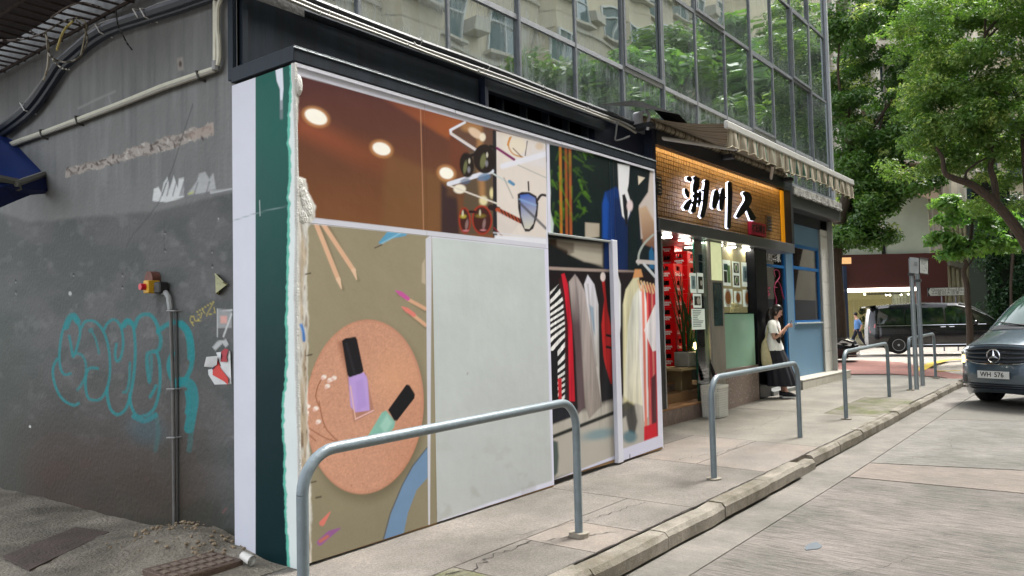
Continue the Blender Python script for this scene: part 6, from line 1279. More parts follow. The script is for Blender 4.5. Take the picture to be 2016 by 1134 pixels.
# ================================================================ buildings across the main road
def onF(px,py,D): r=ray(px,py); return CAMP+r*(D/(r@FW))
def uv(px,py,D): p=onF(px,py,D); return p@RX,p[2]
def fbox(mb,px0,py0,px1,py1,D,d0=0,d1=.2):
    """box on a plane facing the camera side at distance D, between two photo heights/edges, d0..d1 deep"""
    u0,z1=uv(px0,py0,D); u1,z0=uv(px1,py1,D); c=FW*D
    P=lambda u,z,d:np.array([0,0,0.])+RX*u+FW*(D+d)+UZ*z
    return mb.hexa([P(u0,z0,d0),P(u1,z0,d0),P(u1,z0,d1),P(u0,z0,d1),P(u0,z1,d0),P(u1,z1,d0),P(u1,z1,d1),P(u0,z1,d1)])
def fz(mb,u0,u1,z0,z1,D,d0,d1):
    P=lambda u,z,d:RX*u+FW*(D+d)+UZ*z
    return mb.hexa([P(u0,z0,d0),P(u1,z0,d0),P(u1,z0,d1),P(u0,z0,d1),P(u0,z1,d0),P(u1,z1,d0),P(u1,z1,d1),P(u0,z1,d1)])
DA=42
ba=thing('corner_shop_building','grey green building across the main road with a lit curtain display and dark red fascia','building',onF(1750,690,DA))
Mcn=mat('grey green render',(168,176,162),.75,var=.12,scale=1,bump=.1); Mbr=mat('dark red brown fascia',(70,36,34),.5,var=.15,scale=1); Mbe=mat('beige render',(190,182,166),.8,var=.14,scale=1.2)
u0,_=uv(1560,620,DA); u1,_=uv(1858,620,DA)
part('wall',fz(MB(),u0,u1,uv(1750,372,DA)[1],34,DA,.3,9),Mbe,ba)
part('wall_panel',fbox(MB(),1742,378,1832,500,DA,.05,.35),Mcn,ba); part('wall_panel',fbox(MB(),1640,390,1738,500,DA,.05,.35),Mcn,ba)
part('pilaster',fbox(MB(),1832,360,1852,500,DA,-.1,.35),mat('stained concrete',(158,152,140),.8,var=.25,scale=2),ba)
part('window_slot',fbox(MB(),1736,478,1744,500,DA,.0,.06),mat('dark slot',(24,24,26),.4),ba)
part('sloping_canopy',MB().hexa([onF(1690,345,DA-1.3),onF(1848,398,DA-1.3),onF(1848,382,DA+.3),onF(1690,360,DA+.3),onF(1690,318,DA-1.3),onF(1848,345,DA-1.3),onF(1848,345,DA+.3),onF(1690,318,DA+.3)]),mat('warm concrete',(172,150,132),.8,var=.15),ba)
part('fascia_band',fbox(MB(),1650,503,1862,568,DA,-.25,.3),Mbr,ba); part('right_jamb',fbox(MB(),1803,568,1862,700,DA,-.2,.5),Mbr,ba); part('left_jamb',fbox(MB(),1640,500,1652,700,DA,-.25,.6),mat('brown stone jamb',(130,104,84),.6,var=.2),ba)
part('warm_niche',fbox(MB(),1652,508,1672,520,DA,-.262,-.252),mat('warm lit niche',(190,150,110),.5,emit=(220,170,110),estr=.25),ba)
part('light_strip',fbox(MB(),1664,569,1801,572.5,DA,-.30,-.1),mat('white light strip',(255,250,235),.5,emit=(255,246,225),estr=2.2),ba); part('light_strip',fbox(MB(),1801,570,1804.5,604,DA,-.26,-.2),mat('white light strip'),ba); part('light_strip',fbox(MB(),1646,571,1656,574,DA,-.30,-.26),mat('white light strip'),ba)
part('blue_sign',fbox(MB(),1652,525,1666,700,DA,-.5,-.3),mat('dark blue box sign',(40,52,74),.4,var=.1),ba); part('orange_mark',MB().prism([onF(1651,564,DA-.52),onF(1653,564,DA-.52),onF(1657,572,DA-.52),onF(1655,572,DA-.52)],FW*.01),mat('orange mark',(230,110,60),.5,emit=(230,110,60),estr=.8),ba)
# display room; wall, curtains and stand emit faintly, standing in for room lighting
part('display_back_wall',fbox(MB(),1650,560,1815,705,DA,3.0,3.1),mat('warm cream wall',(206,196,160),.7,var=.05,emit=(206,190,140),estr=.10),ba); part('display_floor',fbox(MB(),1650,688,1810,696,DA,-.2,3.0),mat('pale display floor',(160,150,130),.5),ba); part('display_ceiling',fbox(MB(),1650,560,1815,566,DA,.3,3.0),mat('dark ceiling',(70,66,58),.7),ba)
mb=MB(); 
def cur(u,v):
    uu=uv(1716,620,DA)[0]+(uv(1800,620,DA)[0]-uv(1716,620,DA)[0])*u; z=.25+(2.55-.25)*v; return RX*uu+FW*(DA+2.4+.07*math.sin(u*2*PI*17))+UZ*z
mb.grid(cur,200,2); part('curtain',mb,mat('cream curtain',(200,190,156),.8,var=.05,emit=(200,184,140),estr=.10),ba,smooth=True)
mb=MB(); mb.grid(lambda u,v:RX*(uv(1684,620,DA)[0]+.35*u)+FW*(DA+2.2+.04*math.sin(u*22))+UZ*(.25+2.3*v),40,2); part('curtain',mb,mat('cream curtain'),ba,smooth=True)
for x in (1702,1745,1752,1774,1788): part('spotlight',MB().ball(onF(x,578+RNG.random()*3,DA+1.2),.045,8,6),mat('lit diffuser'),ba)
part('track',fbox(MB(),1725,576,1795,577.5,DA,1.1,1.14),mat('dark slot'),ba)
cc=onF(1777,603,DA+.1); part('lettering',text_mb('EALING',.30,lambda u,v,w:ff(cc,u*1.15,v),bold=.002),mat('pale window letters',(220,212,180),.5),ba)
part('shop_glass',fbox(MB(),1668,574,1801,692,DA,.02,.04),glass('shop window glass',(225,228,220),.02,.6),ba)
# plinths and white objects in the display
t=thing('display_stand','low pale display stand with rounded white ornaments inside the lit window','stand',onF(1712,690,DA+1.2)); part('stand',fbox(MB(),1700,664,1722,690,DA,1,1.6),mat('cream stand',(200,186,156),.6,emit=(200,186,156),estr=.1),t)
for x in (1707,1716): part('ornament',MB().ball(onF(x,656,DA+1.3),.17,10,8),mat('white ornament',(214,206,190),.5),t,smooth=True)
# upper floors: projecting slabs, fins and windows, seen between the leaves
z0_=uv(1750,330,DA)[1]
for k in range(7):
    z=z0_+k*3.1
    part('balcony_slab',fz(MB(),u0,u1,z,z+.28,DA,-1.2,.3),mat('pale slab',(196,190,178),.8,var=.15,scale=2),ba)
    for j in range(7):
        u=u0+.5+j*(u1-u0-1)/6.5; f=part('window_frame',fz(MB(),u,u+.7,z+1.0,z+2.5,DA,.22,.29),mat('white frame far',(200,200,196),.6),ba); part('pane',fz(MB(),u+.06,u+.64,z+1.06,z+2.44,DA,.19,.215),mat('far window glass',(60,78,84),.08,spec=1,var=.1),f)
        part('fin',fz(MB(),u-.32,u-.12,z+.28,z+3.1,DA,-1.1,.3),mat('white fin',(206,202,192),.8,var=.1),ba)
DB=44.5
bb=thing('ribbed_building','cream ribbed concrete building streaked with rain stains behind the street name sign','building',onF(1895,680,DB))
Mrb=mat('streaked cream concrete',(206,200,172),.85,var=.4,scale=3.5,stretch=(3,3,.25),bump=.2,bscale=20,col2=(150,146,118))
ub0,_=uv(1852,620,DB); ub1,_=uv(1934,620,DB)
part('wall',fz(MB(),ub0,ub1,0,26,DB,.3,10),Mrb,bb)
for k in range(9): u=ub0+(ub1-ub0)*k/9; part('rib',fz(MB(),u+.03,u+.15,.0,7.0,DB,.1,.3),Mrb,bb)
for k in range(3): part('vent_hood',fbox(MB(),1866+k*9,512+k*3,1875+k*9,523+k*3,DB,-.2,.1),mat('grey hood',(126,124,112),.7,var=.2),bb)
part('drain_pipe',MB().tube([onF(1934,430,DB-.2),onF(1935,545,DB-.2),onF(1942,556,DB-.3),onF(1941,575,DB-.3),onF(1936,585,DB-.2),onF(1937,690,DB-.2)],.07,8),mat('pale drain pipe',(186,182,170),.5,var=.1),bb,smooth=True)
for k,(x0,y0,x1,y1) in enumerate(((1848,330,1856,470),(1862,325,1869,405),(1880,350,1886,405),(1893,345,1900,400),(1838,300,1843,400))): part('white_fin',fbox(MB(),x0,y0,x1,y1,DB-2.5,-.2,.4),mat('white fin'),bb)
part('ledge_slab',fbox(MB(),1830,402,1852,410,DB-2.5,-.5,.8),mat('grey hood'),bb)
part('beam',fbox(MB(),1905,340,1960,352,DB-2,-.5,.3),mat('pale slab'),bb); part('dark_opening',fbox(MB(),1915,352,1990,420,DB,.0,.28),mat('dark slot'),bb)
for k in range(5):
    z=8+k*3.2
    for j in range(3): u=ub0+.3+j*.75; f=part('window_frame',fz(MB(),u,u+.6,z,z+1.4,DB,.2,.29),mat('white frame far'),bb); part('pane',fz(MB(),u+.06,u+.54,z+.06,z+1.34,DB,.17,.195),mat('far window glass'),f)
DC=56
bc=thing('tall_cream_tower','tall cream residential tower far behind the treetops at the upper right','building',onF(1985,600,DC)); part('wall',fbox(MB(),1900,-500,2260,640,DC,.3,12),Mbe,bc)
ucl,_=uv(1905,620,DC)
for k in range(8):
    for j in range(7): u=ucl+j*1.7; z=2+k*3.0; f=part('window_frame',fz(MB(),u,u+1.1,z,z+1.5,DC,.15,.29),mat('white frame far'),bc); part('pane',fz(MB(),u+.07,u+1.03,z+.07,z+1.43,DC,.12,.145),mat('far window glass'),f)
# white planter wall & pavement across the road
part('far_pavement',fbox(MB(),1500,692,2300,700,DA-2.6,0,6.0),mat('far pavement',(130,122,112),.85,var=.15),ba)
# ================================================================ foliage
def leafmat(name,c,c2,tr=.35):
    m=bpy.data.materials.new(name); m.use_nodes=True; t=m.node_tree;N=t.nodes;L=t.links;N.clear()
    tc=N.new('ShaderNodeTexCoord'); n=N.new('ShaderNodeTexNoise'); n.inputs['Scale'].default_value=1.1; n.inputs['Detail'].default_value=8; n.inputs['Roughness'].default_value=.8; L.new(tc.outputs['Object'],n.inputs['Vector'])
    rp=N.new('ShaderNodeValToRGB'); rp.color_ramp.elements[0].position=.36; rp.color_ramp.elements[1].position=.64; rp.color_ramp.elements[0].color=rgba(lin(c)); rp.color_ramp.elements[1].color=rgba(lin(c2)); L.new(n.outputs[0],rp.inputs[0])
    d=N.new('ShaderNodeBsdfPrincipled'); d.inputs['Roughness'].default_value=.42; d.inputs['Specular IOR Level'].default_value=.5; L.new(rp.outputs[0],d.inputs['Base Color'])
    tl=N.new('ShaderNodeBsdfTranslucent'); vm=N.new('ShaderNodeVectorMath'); vm.operation='MULTIPLY'; vm.inputs[1].default_value=(1.5,1.6,.7); L.new(rp.outputs[0],vm.inputs[0]); L.new(vm.outputs[0],tl.inputs[0])
    mx=N.new('ShaderNodeMixShader'); mx.inputs[0].default_value=tr; L.new(d.outputs[0],mx.inputs[1]); L.new(tl.outputs[0],mx.inputs[2]); o=N.new('ShaderNodeOutputMaterial'); L.new(mx.outputs[0],o.inputs[0]); return m
ML1=leafmat('dark glossy leaves',(32,68,32),(94,132,58),.3); ML2=leafmat('bright green leaves',(62,100,46),(124,152,84),.42); ML3=leafmat('broad leaves',(64,112,50),(132,166,98),.45); ML4=leafmat('dark creeper',(24,54,30),(50,84,42),.2); ML5=leafmat('pale leaf tips',(130,160,84),(196,204,136),.4)  # slope creeper has its own darker green leaves
def leaves_mesh(name,cl,n,size,m,rng,spread=1.0,flat=.55):
    """cl: list of (centre, radius(3)); leaf-sized folded quads through each clump, denser towards its skin"""
    cen=np.array([c for c,_ in cl]); rad=np.array([r for _,r in cl]); w=(rad.prod(1))**(.6); w/=w.sum(); idx=rng.choice(len(cl),n,p=w)
    d=rng.normal(size=(n,3)); d/=np.linalg.norm(d,axis=1)[:,None]; rr=rng.random(n)**.45; P=cen[idx]+d*rad[idx]*rr[:,None]*spread
    nn=d*.6+np.array([0,0,flat])+rng.normal(size=(n,3))*.45; nn/=np.linalg.norm(nn,axis=1)[:,None]
    a=np.cross(nn,rng.normal(size=(n,3))); a/=np.linalg.norm(a,axis=1)[:,None]; b=np.cross(nn,a); s=size*(.6+.8*rng.random(n))[:,None]
    tip=P+a*s; base=P-a*s; l=P+b*s*.42+nn*s*.12; r=P-b*s*.42+nn*s*.12
    V=np.stack([base,l,tip,r],1).reshape(-1,3); me=bpy.data.meshes.new(name); me.vertices.add(len(V)); me.vertices.foreach_set('co',V.ravel().astype(np.float32))
    me.loops.add(4*n); me.loops.foreach_set('vertex_index',np.arange(4*n,dtype=np.int32)); me.polygons.add(n); me.polygons.foreach_set('loop_start',(np.arange(n)*4).astype(np.int32)); me.polygons.foreach_set('loop_total',np.full(n,4,np.int32)); me.materials.append(m); me.update(calc_edges=True); return me
Mbark=mat('bark',(64,54,46),.9,var=.4,scale=8,stretch=(2,2,.5),bump=.8,bscale=20)
def clumps(centers,k,r,rng,jit=.8):
    o=[]
    for c,R in centers:
        for _ in range(k): d=rng.normal(size=3); d/=np.linalg.norm(d); o.append((np.array(c)+d*np.array(R)*rng.random()**.4*jit,np.array([r,r,r*.6])*(.6+.8*rng.random())))
    return o
rg=np.random.default_rng(11)
# big dark tree beside the white pillar
D1=27.0
t=thing('dark_tree','big dark green tree rising behind the white tiled pillar','tree',dep(1655,700,D1))
bl_=[(dep(x,y,D1+dd),(rx,1.6,rz_)) for x,y,dd,rx,rz_ in ((1660,60,0,.9,1.0),(1720,100,1,1.3,1.2),(1700,230,0,1.3,1.2),(1670,330,0,1.0,1.0),(1720,400,-.5,1.3,.8),(1690,460,-.3,1.0,.6),(1770,170,1,1.5,1.3),(1780,60,1,1.4,1.2),(1800,250,.5,1.1,.6),(1640,180,1,.7,1.5),(1700,-60,1,1.6,1.2),(1830,120,1,1.1,1.0),(1750,380,0,.9,.6),(1660,420,1,.6,1.0),(1780,350,.5,.8,.5),(1830,20,1.5,1.3,1.2),(1640,470,.5,.5,.6),(1735,290,0,1.0,.8))]
cl=clumps(bl_,14,.55,rg,1.0)
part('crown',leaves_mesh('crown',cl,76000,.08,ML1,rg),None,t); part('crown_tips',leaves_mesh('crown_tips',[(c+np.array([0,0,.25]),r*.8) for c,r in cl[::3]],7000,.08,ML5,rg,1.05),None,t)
part('trunk',MB().tube([dep(x,y,D1) for x,y in spl([(1652,705),(1650,620),(1643,520),(1652,440),(1668,380),(1672,300),(1668,200)],4)],np.linspace(.30,.12,25).tolist(),10),Mbark,t,smooth=True)
for L_,r in (([(1655,440),(1690,380),(1720,300),(1745,200)],.1),([(1672,340),(1720,250),(1780,160),(1810,80)],.08),([(1668,400),(1720,395),(1780,350)],.06),([(1670,250),(1650,150),(1655,60)],.07)): part('limb',MB().tube([dep(x,y,D1+.2) for x,y in spl(L_,4)],np.linspace(r,.02,4*(len(L_)-1)+1).tolist(),7),Mbark,t,smooth=True)
# bright tree leaning in from the right
D2=21.5
t=thing('bright_tree','bright yellow green tree with long crooked limbs leaning in from the right','tree',dep(2090,720,D2))
bl_=[(dep(x,y,D2+dd),(rx,1.3,rz_)) for x,y,dd,rx,rz_ in ((1850,40,1,.9,.6),(1900,20,0,1.0,.6),(1960,30,0,1.0,.7),(2010,60,0,.9,.8),(1880,180,0,1.1,.5),(1940,150,.5,1.1,.5),(2000,140,0,.9,.6),(1900,230,0,.9,.4),(1850,260,0,.7,.35),(1960,230,-.5,1.0,.5),(2010,250,0,.7,.7),(1830,200,.5,.7,.5),(1850,320,.5,.5,.3),(1930,300,.5,.9,.35),(2000,330,.5,.7,.5),(1980,-60,0,1.6,1.0),(1840,-60,1,1.3,.9),(2000,400,.5,.5,.35),(1900,110,0,1.0,.35),(1870,90,.8,1.0,.7),(1960,190,.8,1.2,.5),(1900,280,1,1.0,.4),(1990,290,1,.9,.4),(1820,60,1.4,.8,.8),(1840,140,1.2,.8,.6),(1930,60,1.2,1.2,.7),(2010,0,1,1,.8))]
cl=clumps(bl_,16,.36,rg,1.15)
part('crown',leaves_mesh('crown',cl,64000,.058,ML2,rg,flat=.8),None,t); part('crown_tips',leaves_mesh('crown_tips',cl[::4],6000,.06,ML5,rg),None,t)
part('trunk',MB().tube([dep(x,y,D2) for x,y in spl([(2110,720),(2080,620),(2040,520),(2005,455),(1960,400),(1915,365),(1880,352),(1860,340),(1855,310),(1842,290)],4)],np.linspace(.19,.035,37).tolist(),9),Mbark,t,smooth=True)
for L_,r in (([(1962,402),(1958,360),(1950,330),(1955,300),(1940,255),(1912,228),(1905,215)],.10),([(2030,500),(2012,250),(2006,200),(1985,160),(1960,140)],.08),([(1905,362),(1902,340),(1925,320),(1950,308)],.04),([(2006,210),(1970,190),(1945,170)],.04),([(1935,85),(1945,60),(1980,20),(2010,-10)],.05),([(1906,85),(1935,85),(1940,40),(1942,0)],.045),([(1935,88),(1970,50),(2016,30)],.04)): part('limb',MB().tube([dep(x,y,D2) for x,y in spl(L_,4)],np.linspace(r,.02,4*(len(L_)-1)+1).tolist(),7),Mbark,t,smooth=True)
# young broad leaved tree
D3=24
t=thing('young_tree','slender young tree with broad pale leaves behind the street name sign','tree',dep(1905,650,D3))
bl_=[(dep(x,y,D3+dd),(rx,.7,rz_)) for x,y,dd,rx,rz_ in ((1880,420,0,.6,.4),(1860,470,0,.35,.45),(1920,430,0,.7,.5),(1900,480,0,.7,.35),(1960,440,0,.6,.5),(1950,490,0,.6,.3),(1990,450,.3,.5,.5),(2010,480,.3,.4,.3),(1870,500,0,.3,.15),(1855,400,0,.3,.2))]
part('crown',leaves_mesh('crown',clumps(bl_,8,.28,rg),4200,.11,ML3,rg,flat=.7),None,t)
part('trunk',MB().tube([dep(x,y,D3) for x,y in spl([(1910,690),(1909,640),(1905,590),(1903,560),(1897,535),(1903,520),(1898,505),(1910,470),(1915,430)],3)],np.linspace(.10,.04,25).tolist(),8),Mbark,t,smooth=True)
for L_ in ([(1900,530),(1912,515),(1920,500)],[(1898,508),(1885,492),(1870,480)],[(1910,470),(1930,455),(1950,440)]): part('limb',MB().tube([dep(x,y,D3) for x,y in L_],.025,6),Mbark,t)
# creeper covered slope at the far right
gw=thing('green_slope_wall','steep dark green creeper covered slope wall at the far right behind the vans','planted wall',onF(1980,690,40))
part('retaining_wall',fbox(MB(),1934,395,2500,700,40.7,0,1.5),mat('dark slope',(30,40,28),.9),gw)
pts=[]
for k in range(260): pts.append((onF(1926+RNG.random()*274,392+RNG.random()*300,40.4),np.array([.45,.28,.45])*(.7+.8*RNG.random())))
part('creeper',leaves_mesh('creeper',pts,30000,.08,ML4,rg,flat=.2),None,gw); part('stem',MB().tube([onF(x,y,39.9) for x,y in ((1992,690),(1990,560),(1994,500),(1988,440))],.07,7),Mbark,gw)
t=thing('potted_plant','leafy indoor plant standing in the lit display window','plant',onF(1704,690,DA+.8))
part('foliage',leaves_mesh('foliage',[(onF(x,y,DA+.8),np.array([.25,.2,.22])) for x,y in ((1700,630),(1708,640),(1715,650),(1704,655),(1698,612),(1718,632),(1706,668))],420,.10,ML1,rg),None,t); part('stem',MB().cyl(onF(1705,690,DA+.8),onF(1704,640,DA+.8),.03,6),Mbark,t)
# ================================================================ across the side street (seen mirrored in the glass)
ob=thing('apartment_block','beige apartment block on the other side of the street with bay windows and air conditioners','building',(14,-9.3,0))
OY=-9.3
part('wall',MB().box(-14,110,OY-10,OY,2.9,34),mat('beige stucco',(204,192,166),.8,var=.12,scale=.8,bump=.1),ob); part('podium',MB().box(-14,110,OY-10,OY+.3,-.6,2.9),mat('podium',(86,80,74),.6,var=.2,scale=1),ob)
wfm=MB(); 
for q in ((-.9,.9,0,.07),(-.9,.9,1.43,1.5),(-.9,-.83,.07,1.43),(.83,.9,.07,1.43),(-.03,.03,.07,1.43),(-.83,-.03,.98,1.03),(.03,.83,.98,1.03)): wfm.box(q[0],q[1],0,.08,q[2],q[3])
wfm=wfm.mesh('window_frame',mat('white window frame',(206,208,204),.5)); pnm=MB().box(-.83,.83,.0,.02,.07,1.43).mesh('pane',mat('teal window glass',(70,100,100),.05,spec=1,var=.2,scale=2)); sil=MB().cbox(-1.0,1.0,.0,.28,-.14,-.02,.01).mesh('sill',mat('pale ledge',(196,188,170),.8))
acm=MB().cbox(-.38,.38,.0,.45,0,.5,.02).mesh('air_conditioner',mat('ac casing',(190,184,168),.6,var=.15)); cub=MB().box(-.9,.9,0,.012,.05,1.4).mesh('curtain',mat('pale curtain',(180,186,176),.8))
baym=MB().hexa([(-1.2,0,-.7),(1.2,0,-.7),(.9,.75,-.7),(-.9,.75,-.7),(-1.2,0,.0),(1.2,0,.0),(.9,.75,.0),(-.9,.75,.0)]).mesh('bay',mat('beige stucco'))
for m_ in (wfm,pnm,sil,acm,cub,baym): fixn(m_)
def place(me,name,x,y,z,par,mir=1):
    o=bpy.data.objects.new(name,me); COL.objects.link(o); o.location=(x,y,z); o.parent=par; o.matrix_parent_inverse=wm(par).inverted(); return o
for r in range(10):
    for c in range(21):
        x=-11+c*3.0; z=3.9+r*2.9; bay=c%3==1; yy=OY+.001
        if bay: place(baym,'bay_window',x,yy,z,ob); place(baym,'bay_window',x,yy,z+2.25,ob); yy=OY+.76; place(MB().box(-.9,.9,-.7,-.02,0,1.55).mesh('bay_core',mat('beige stucco')) if (r==0 and c==1) else bpy.data.meshes['bay_core'],'bay_core',x,yy,z,ob)
        f=place(wfm,'window_frame',x,yy,z,ob); place(pnm,'pane',0,0,0,f).matrix_parent_inverse=Matrix()
        place(sil,'sill',x,yy,z,ob)
        if (c+r)%2==0 and not bay: place(acm,'air_conditioner',x+1.35,yy,z+.3,ob)
for r in range(10): part('string_course',MB().box(-14,52,OY,OY+.12,3.45+r*2.9,3.6+r*2.9),mat('pale ledge'),ob)
for x in (-5.6,6.4,18.4,30.4): part('drain_pipe',MB().cyl((x,OY+.12,0),(x,OY+.12,20.5),.08,8),mat('pale drain pipe'),ob)
cl0=[(np.array(c,float),np.array(r,float)) for c,r in (((0,0,5.2),(2.2,1.6,1.4)),((1.6,.3,6.6),(1.8,1.4,1.2)),((-1.6,-.2,6.4),(1.7,1.3,1.2)),((0,0,8.0),(1.6,1.3,1.2)),((2.2,0,4.6),(1.3,1.2,.8)),((-2.2,0,4.8),(1.3,1.2,.9)))]
crn=leaves_mesh('crown',clumps(cl0,12,.6,rg),20000,.11,ML2,rg); crn2=leaves_mesh('crown',clumps(cl0,12,.6,rg),20000,.11,ML3,rg)
trk=MB().tube([(0,0,-.4),(.1,.05,2),(-.1,0,4),(.1,0,6.5)],[.2,.17,.13,.05],8).mesh('trunk',Mbark,True)
for k,(x,y,s,lb) in enumerate(((18.5,-5.4,1.0,'nearest street tree of the row across the side street, beside the junction'),(23,-5.6,1.25,'second street tree of the row across the side street'),(27.5,-5.0,1.45,'third street tree of the row across the side street'),(33,-5.6,1.7,'fourth street tree of the row across the side street'),(39,-5.6,1.95,'fifth street tree of the row across the side street'),(47,-6,2.2,'sixth street tree of the row across the side street'),(58,-6.6,2.6,'farthest and tallest street tree of the row across the side street'))):
    t=thing('street_tree',lb,'tree',(x,y,-.1),group='street trees across the side street',rz=k*1.3); t.scale=(s,s,s); part('crown',crn if k%2 else crn2,None,t,local=True); part('trunk',trk,None,t,local=True)
# ================================================================ people
def skin(name,V,E,R,m,parent,lev=2,label=None):
    me=bpy.data.meshes.new(name); me.from_pydata([tuple(map(float,v)) for v in V],E,[]); o=bpy.data.objects.new(name,me); COL.objects.link(o)
    md=o.modifiers.new('s','SKIN'); sv=me.skin_vertices[0].data
    for i,r in enumerate(R): rr=r if hasattr(r,'__len__') else (r,r); sv[i].radius=rr
    sv[0].use_root=True; md.use_smooth_shade=True; ms=o.modifiers.new('u','SUBSURF'); ms.levels=lev; ms.render_levels=lev
    dg=bpy.context.evaluated_depsgraph_get(); dg.update(); nm=bpy.data.meshes.new_from_object(o.evaluated_get(dg)); bpy.data.objects.remove(o); nm.name=name; nm.materials.clear(); nm.materials.append(m)
    nm.polygons.foreach_set('use_smooth',[True]*len(nm.polygons))
    return part(name,nm,None,parent,label=label)
def ring(c,ax,ay,rx,ry,n=20,mod=None):
    c=np.array(c,float); return [c+np.array(ax)*rx*math.cos(a)*(1 if mod is None else mod(a))+np.array(ay)*ry*math.sin(a)*(1 if mod is None else mod(a)) for a in [2*PI*k/n for k in range(n)]]
# woman leaning by the black pillar, facing image right, looking down at a phone. local: X = facing dir, Y = her left, Z up
wp0=onZ(1527,781,.165); WXw,WYw=13.47,4.80
Fd=np.array([math.cos(YAW),-math.sin(YAW),0])*.88-np.array([math.sin(YAW),math.cos(YAW),0])*.42; Fd/=np.linalg.norm(Fd); Ld=np.array([-Fd[1],Fd[0],0])
O=np.array([WXw,WYw,.17]); W=lambda x,y,z:O+Fd*x+Ld*y+np.array([0,0,z])
Msk=mat('skin',(206,160,138),.5,var=.04,scale=20,sss=.1); Mhair=mat('dark brown black hair',(26,20,20),.4,var=.3,scale=40,stretch=(1,1,.1)); Mtee=mat('white t-shirt',(244,244,240),.8,var=.03,scale=6,bump=.3,bscale=14); Mskt=mat('black skirt',(22,23,32),.75,var=.2,scale=10)
wo_=thing('person','woman in white t-shirt and black skirt leaning by the pillar, looking at her phone','person',O)
# body (nude base shows only at head, neck, arms, ankles); feet forward, hips and back leaning towards the pillar behind
V=[];E_=[];R=[]
def add(p,r,link=None):
    V.append(W(*p)); R.append(r)
    if link is not None: E_.append((link,len(V)-1))
    return len(V)-1
pel=add((-.02,0,.86),(.10,.13)); sp1=add((-.03,0,1.00),(.085,.11),pel); sp2=add((-.03,0,1.14),(.09,.125),sp1); nk=add((-.015,0,1.30),(.05,.06),sp2); n2=add((.0,0,1.355),(.042,.042),nk); h0=add((.03,0,1.41),(.06,.055),n2); h1=add((.035,0,1.46),(.078,.068),h0); h2=add((.025,0,1.515),(.07,.062),h1)
arms=[]
for s in (1,-1):
    a=add((-.02,s*.13,1.27),.045,nk); b=add((-.015,s*.185,1.235),.044,a); e=add((-.0,s*.205,1.00),.034,b); f=add((.09,s*.155,1.07),.030,e); w_=add((.175,s*.07,1.175),.021,f); k=add((.210,s*.045,1.215),(.026,.016),w_); arms.append((w_,k))
    hp=add((.0,s*.08,.80),.085,pel); kn=add((.06,s*.07,.46),.052,hp); an=add((.10+(.05 if s<0 else -.02),s*.065,.10),.032,kn)
    ft=add((.16+(.05 if s<0 else -.02),s*.065,.05),.03,an)
skin('body',V,E_,R,Msk,wo_)
# head details
hd=W(.045,0,1.455)
fc=MB(); fc.ball((0,0,0),(.083,.072,.105),20,14); 
fv=[]
for v in fc.v:
    x,y,z=v
    if z<-.03: x+=.01; y*=.86
    if x>.06: x=.06+(x-.06)*.6
    tl=math.radians(28); X=x*math.cos(tl)+z*math.sin(tl); Z=-x*math.sin(tl)+z*math.cos(tl); fv.append(hd+Fd*X+Ld*y+UZ*Z)
fc.v=[tuple(p) for p in fv]
def hl(x,y,z): tl=math.radians(28); X=x*math.cos(tl)+z*math.sin(tl); Z=-x*math.sin(tl)+z*math.cos(tl); return hd+Fd*X+Ld*y+UZ*Z
hd_=part('head',fc,Msk,wo_,smooth=60)
part('nose',MB().loft([[hl(.070,0,.025)]*4,[hl(.078,.010,.0),hl(.090,.0,.004),hl(.078,-.010,.0),hl(.066,0,0)],[hl(.076,.014,-.018),hl(.100,.0,-.016),hl(.076,-.014,-.018),hl(.064,0,-.018)],[hl(.074,.008,-.026)]*4]),Msk,hd_,smooth=60)
part('mouth',MB().ball(hl(.076,0,-.052),(.009,.018,.006),8,6),mat('lips',(176,92,88),.4),hd_)
for s in (1,-1):
    part('eye',MB().ball(hl(.070,s*.030,.006),(.007,.012,.004),8,5),mat('eye dark',(30,24,24),.3),hd_); part('eyebrow',MB().tube([hl(.071,s*.018,.026),hl(.072,s*.032,.030),hl(.064,s*.046,.026)],.003,5),Mhair,hd_); part('ear',MB().ball(hl(-.005,s*.072,-.005),(.018,.008,.028),8,6),Msk,hd_)
# hair: cap + long falls over shoulder
hb=MB(); rings=[]
hb.ball((0,0,0),(.098,.088,.112),20,14); hv=[]
for v in hb.v:
    x,y,z=v; x-=.020; z+=.014
    if x>.030 and z<.055: x=.030+ (x-.03)*.1; 
    hv.append(hl(x,y,z))
hb.v=[tuple(p) for p in hv]; part('hair',hb,Mhair,wo_,smooth=60)
def strand(pts,rs,fl=.6):
    mb=MB(); P=spl([tuple(W(*p)) for p in pts],4); rr=np.interp(np.linspace(0,1,len(P)),np.linspace(0,1,len(rs)),rs); mb.loft([ring(P[i],Fd,Ld*1.0+UZ*.0,rr[i],rr[i]*fl,16,lambda a,i=i:1+.10*math.sin(a*7+i*.3)) for i in range(len(P))]); return mb
part('hair_fall',strand([(-.045,-.02,1.53),(-.06,-.06,1.46),(-.055,-.10,1.36),(-.01,-.14,1.25),(.04,-.13,1.10),(.06,-.12,.98),(.075,-.12,.92)],[.045,.058,.056,.054,.05,.04,.008],.75),Mhair,wo_,smooth=60)
part('hair_fall',strand([(-.045,.02,1.53),(-.06,.06,1.46),(-.045,.09,1.36),(.03,.11,1.26),(.085,.10,1.14),(.095,.09,1.02)],[.045,.055,.055,.05,.04,.008],.7),Mhair,wo_,smooth=60)
part('hair_fall',strand([(-.05,0,1.52),(-.085,0,1.42),(-.10,0,1.30),(-.11,0,1.12)],[.05,.055,.05,.02],1.1),Mhair,wo_,smooth=60)
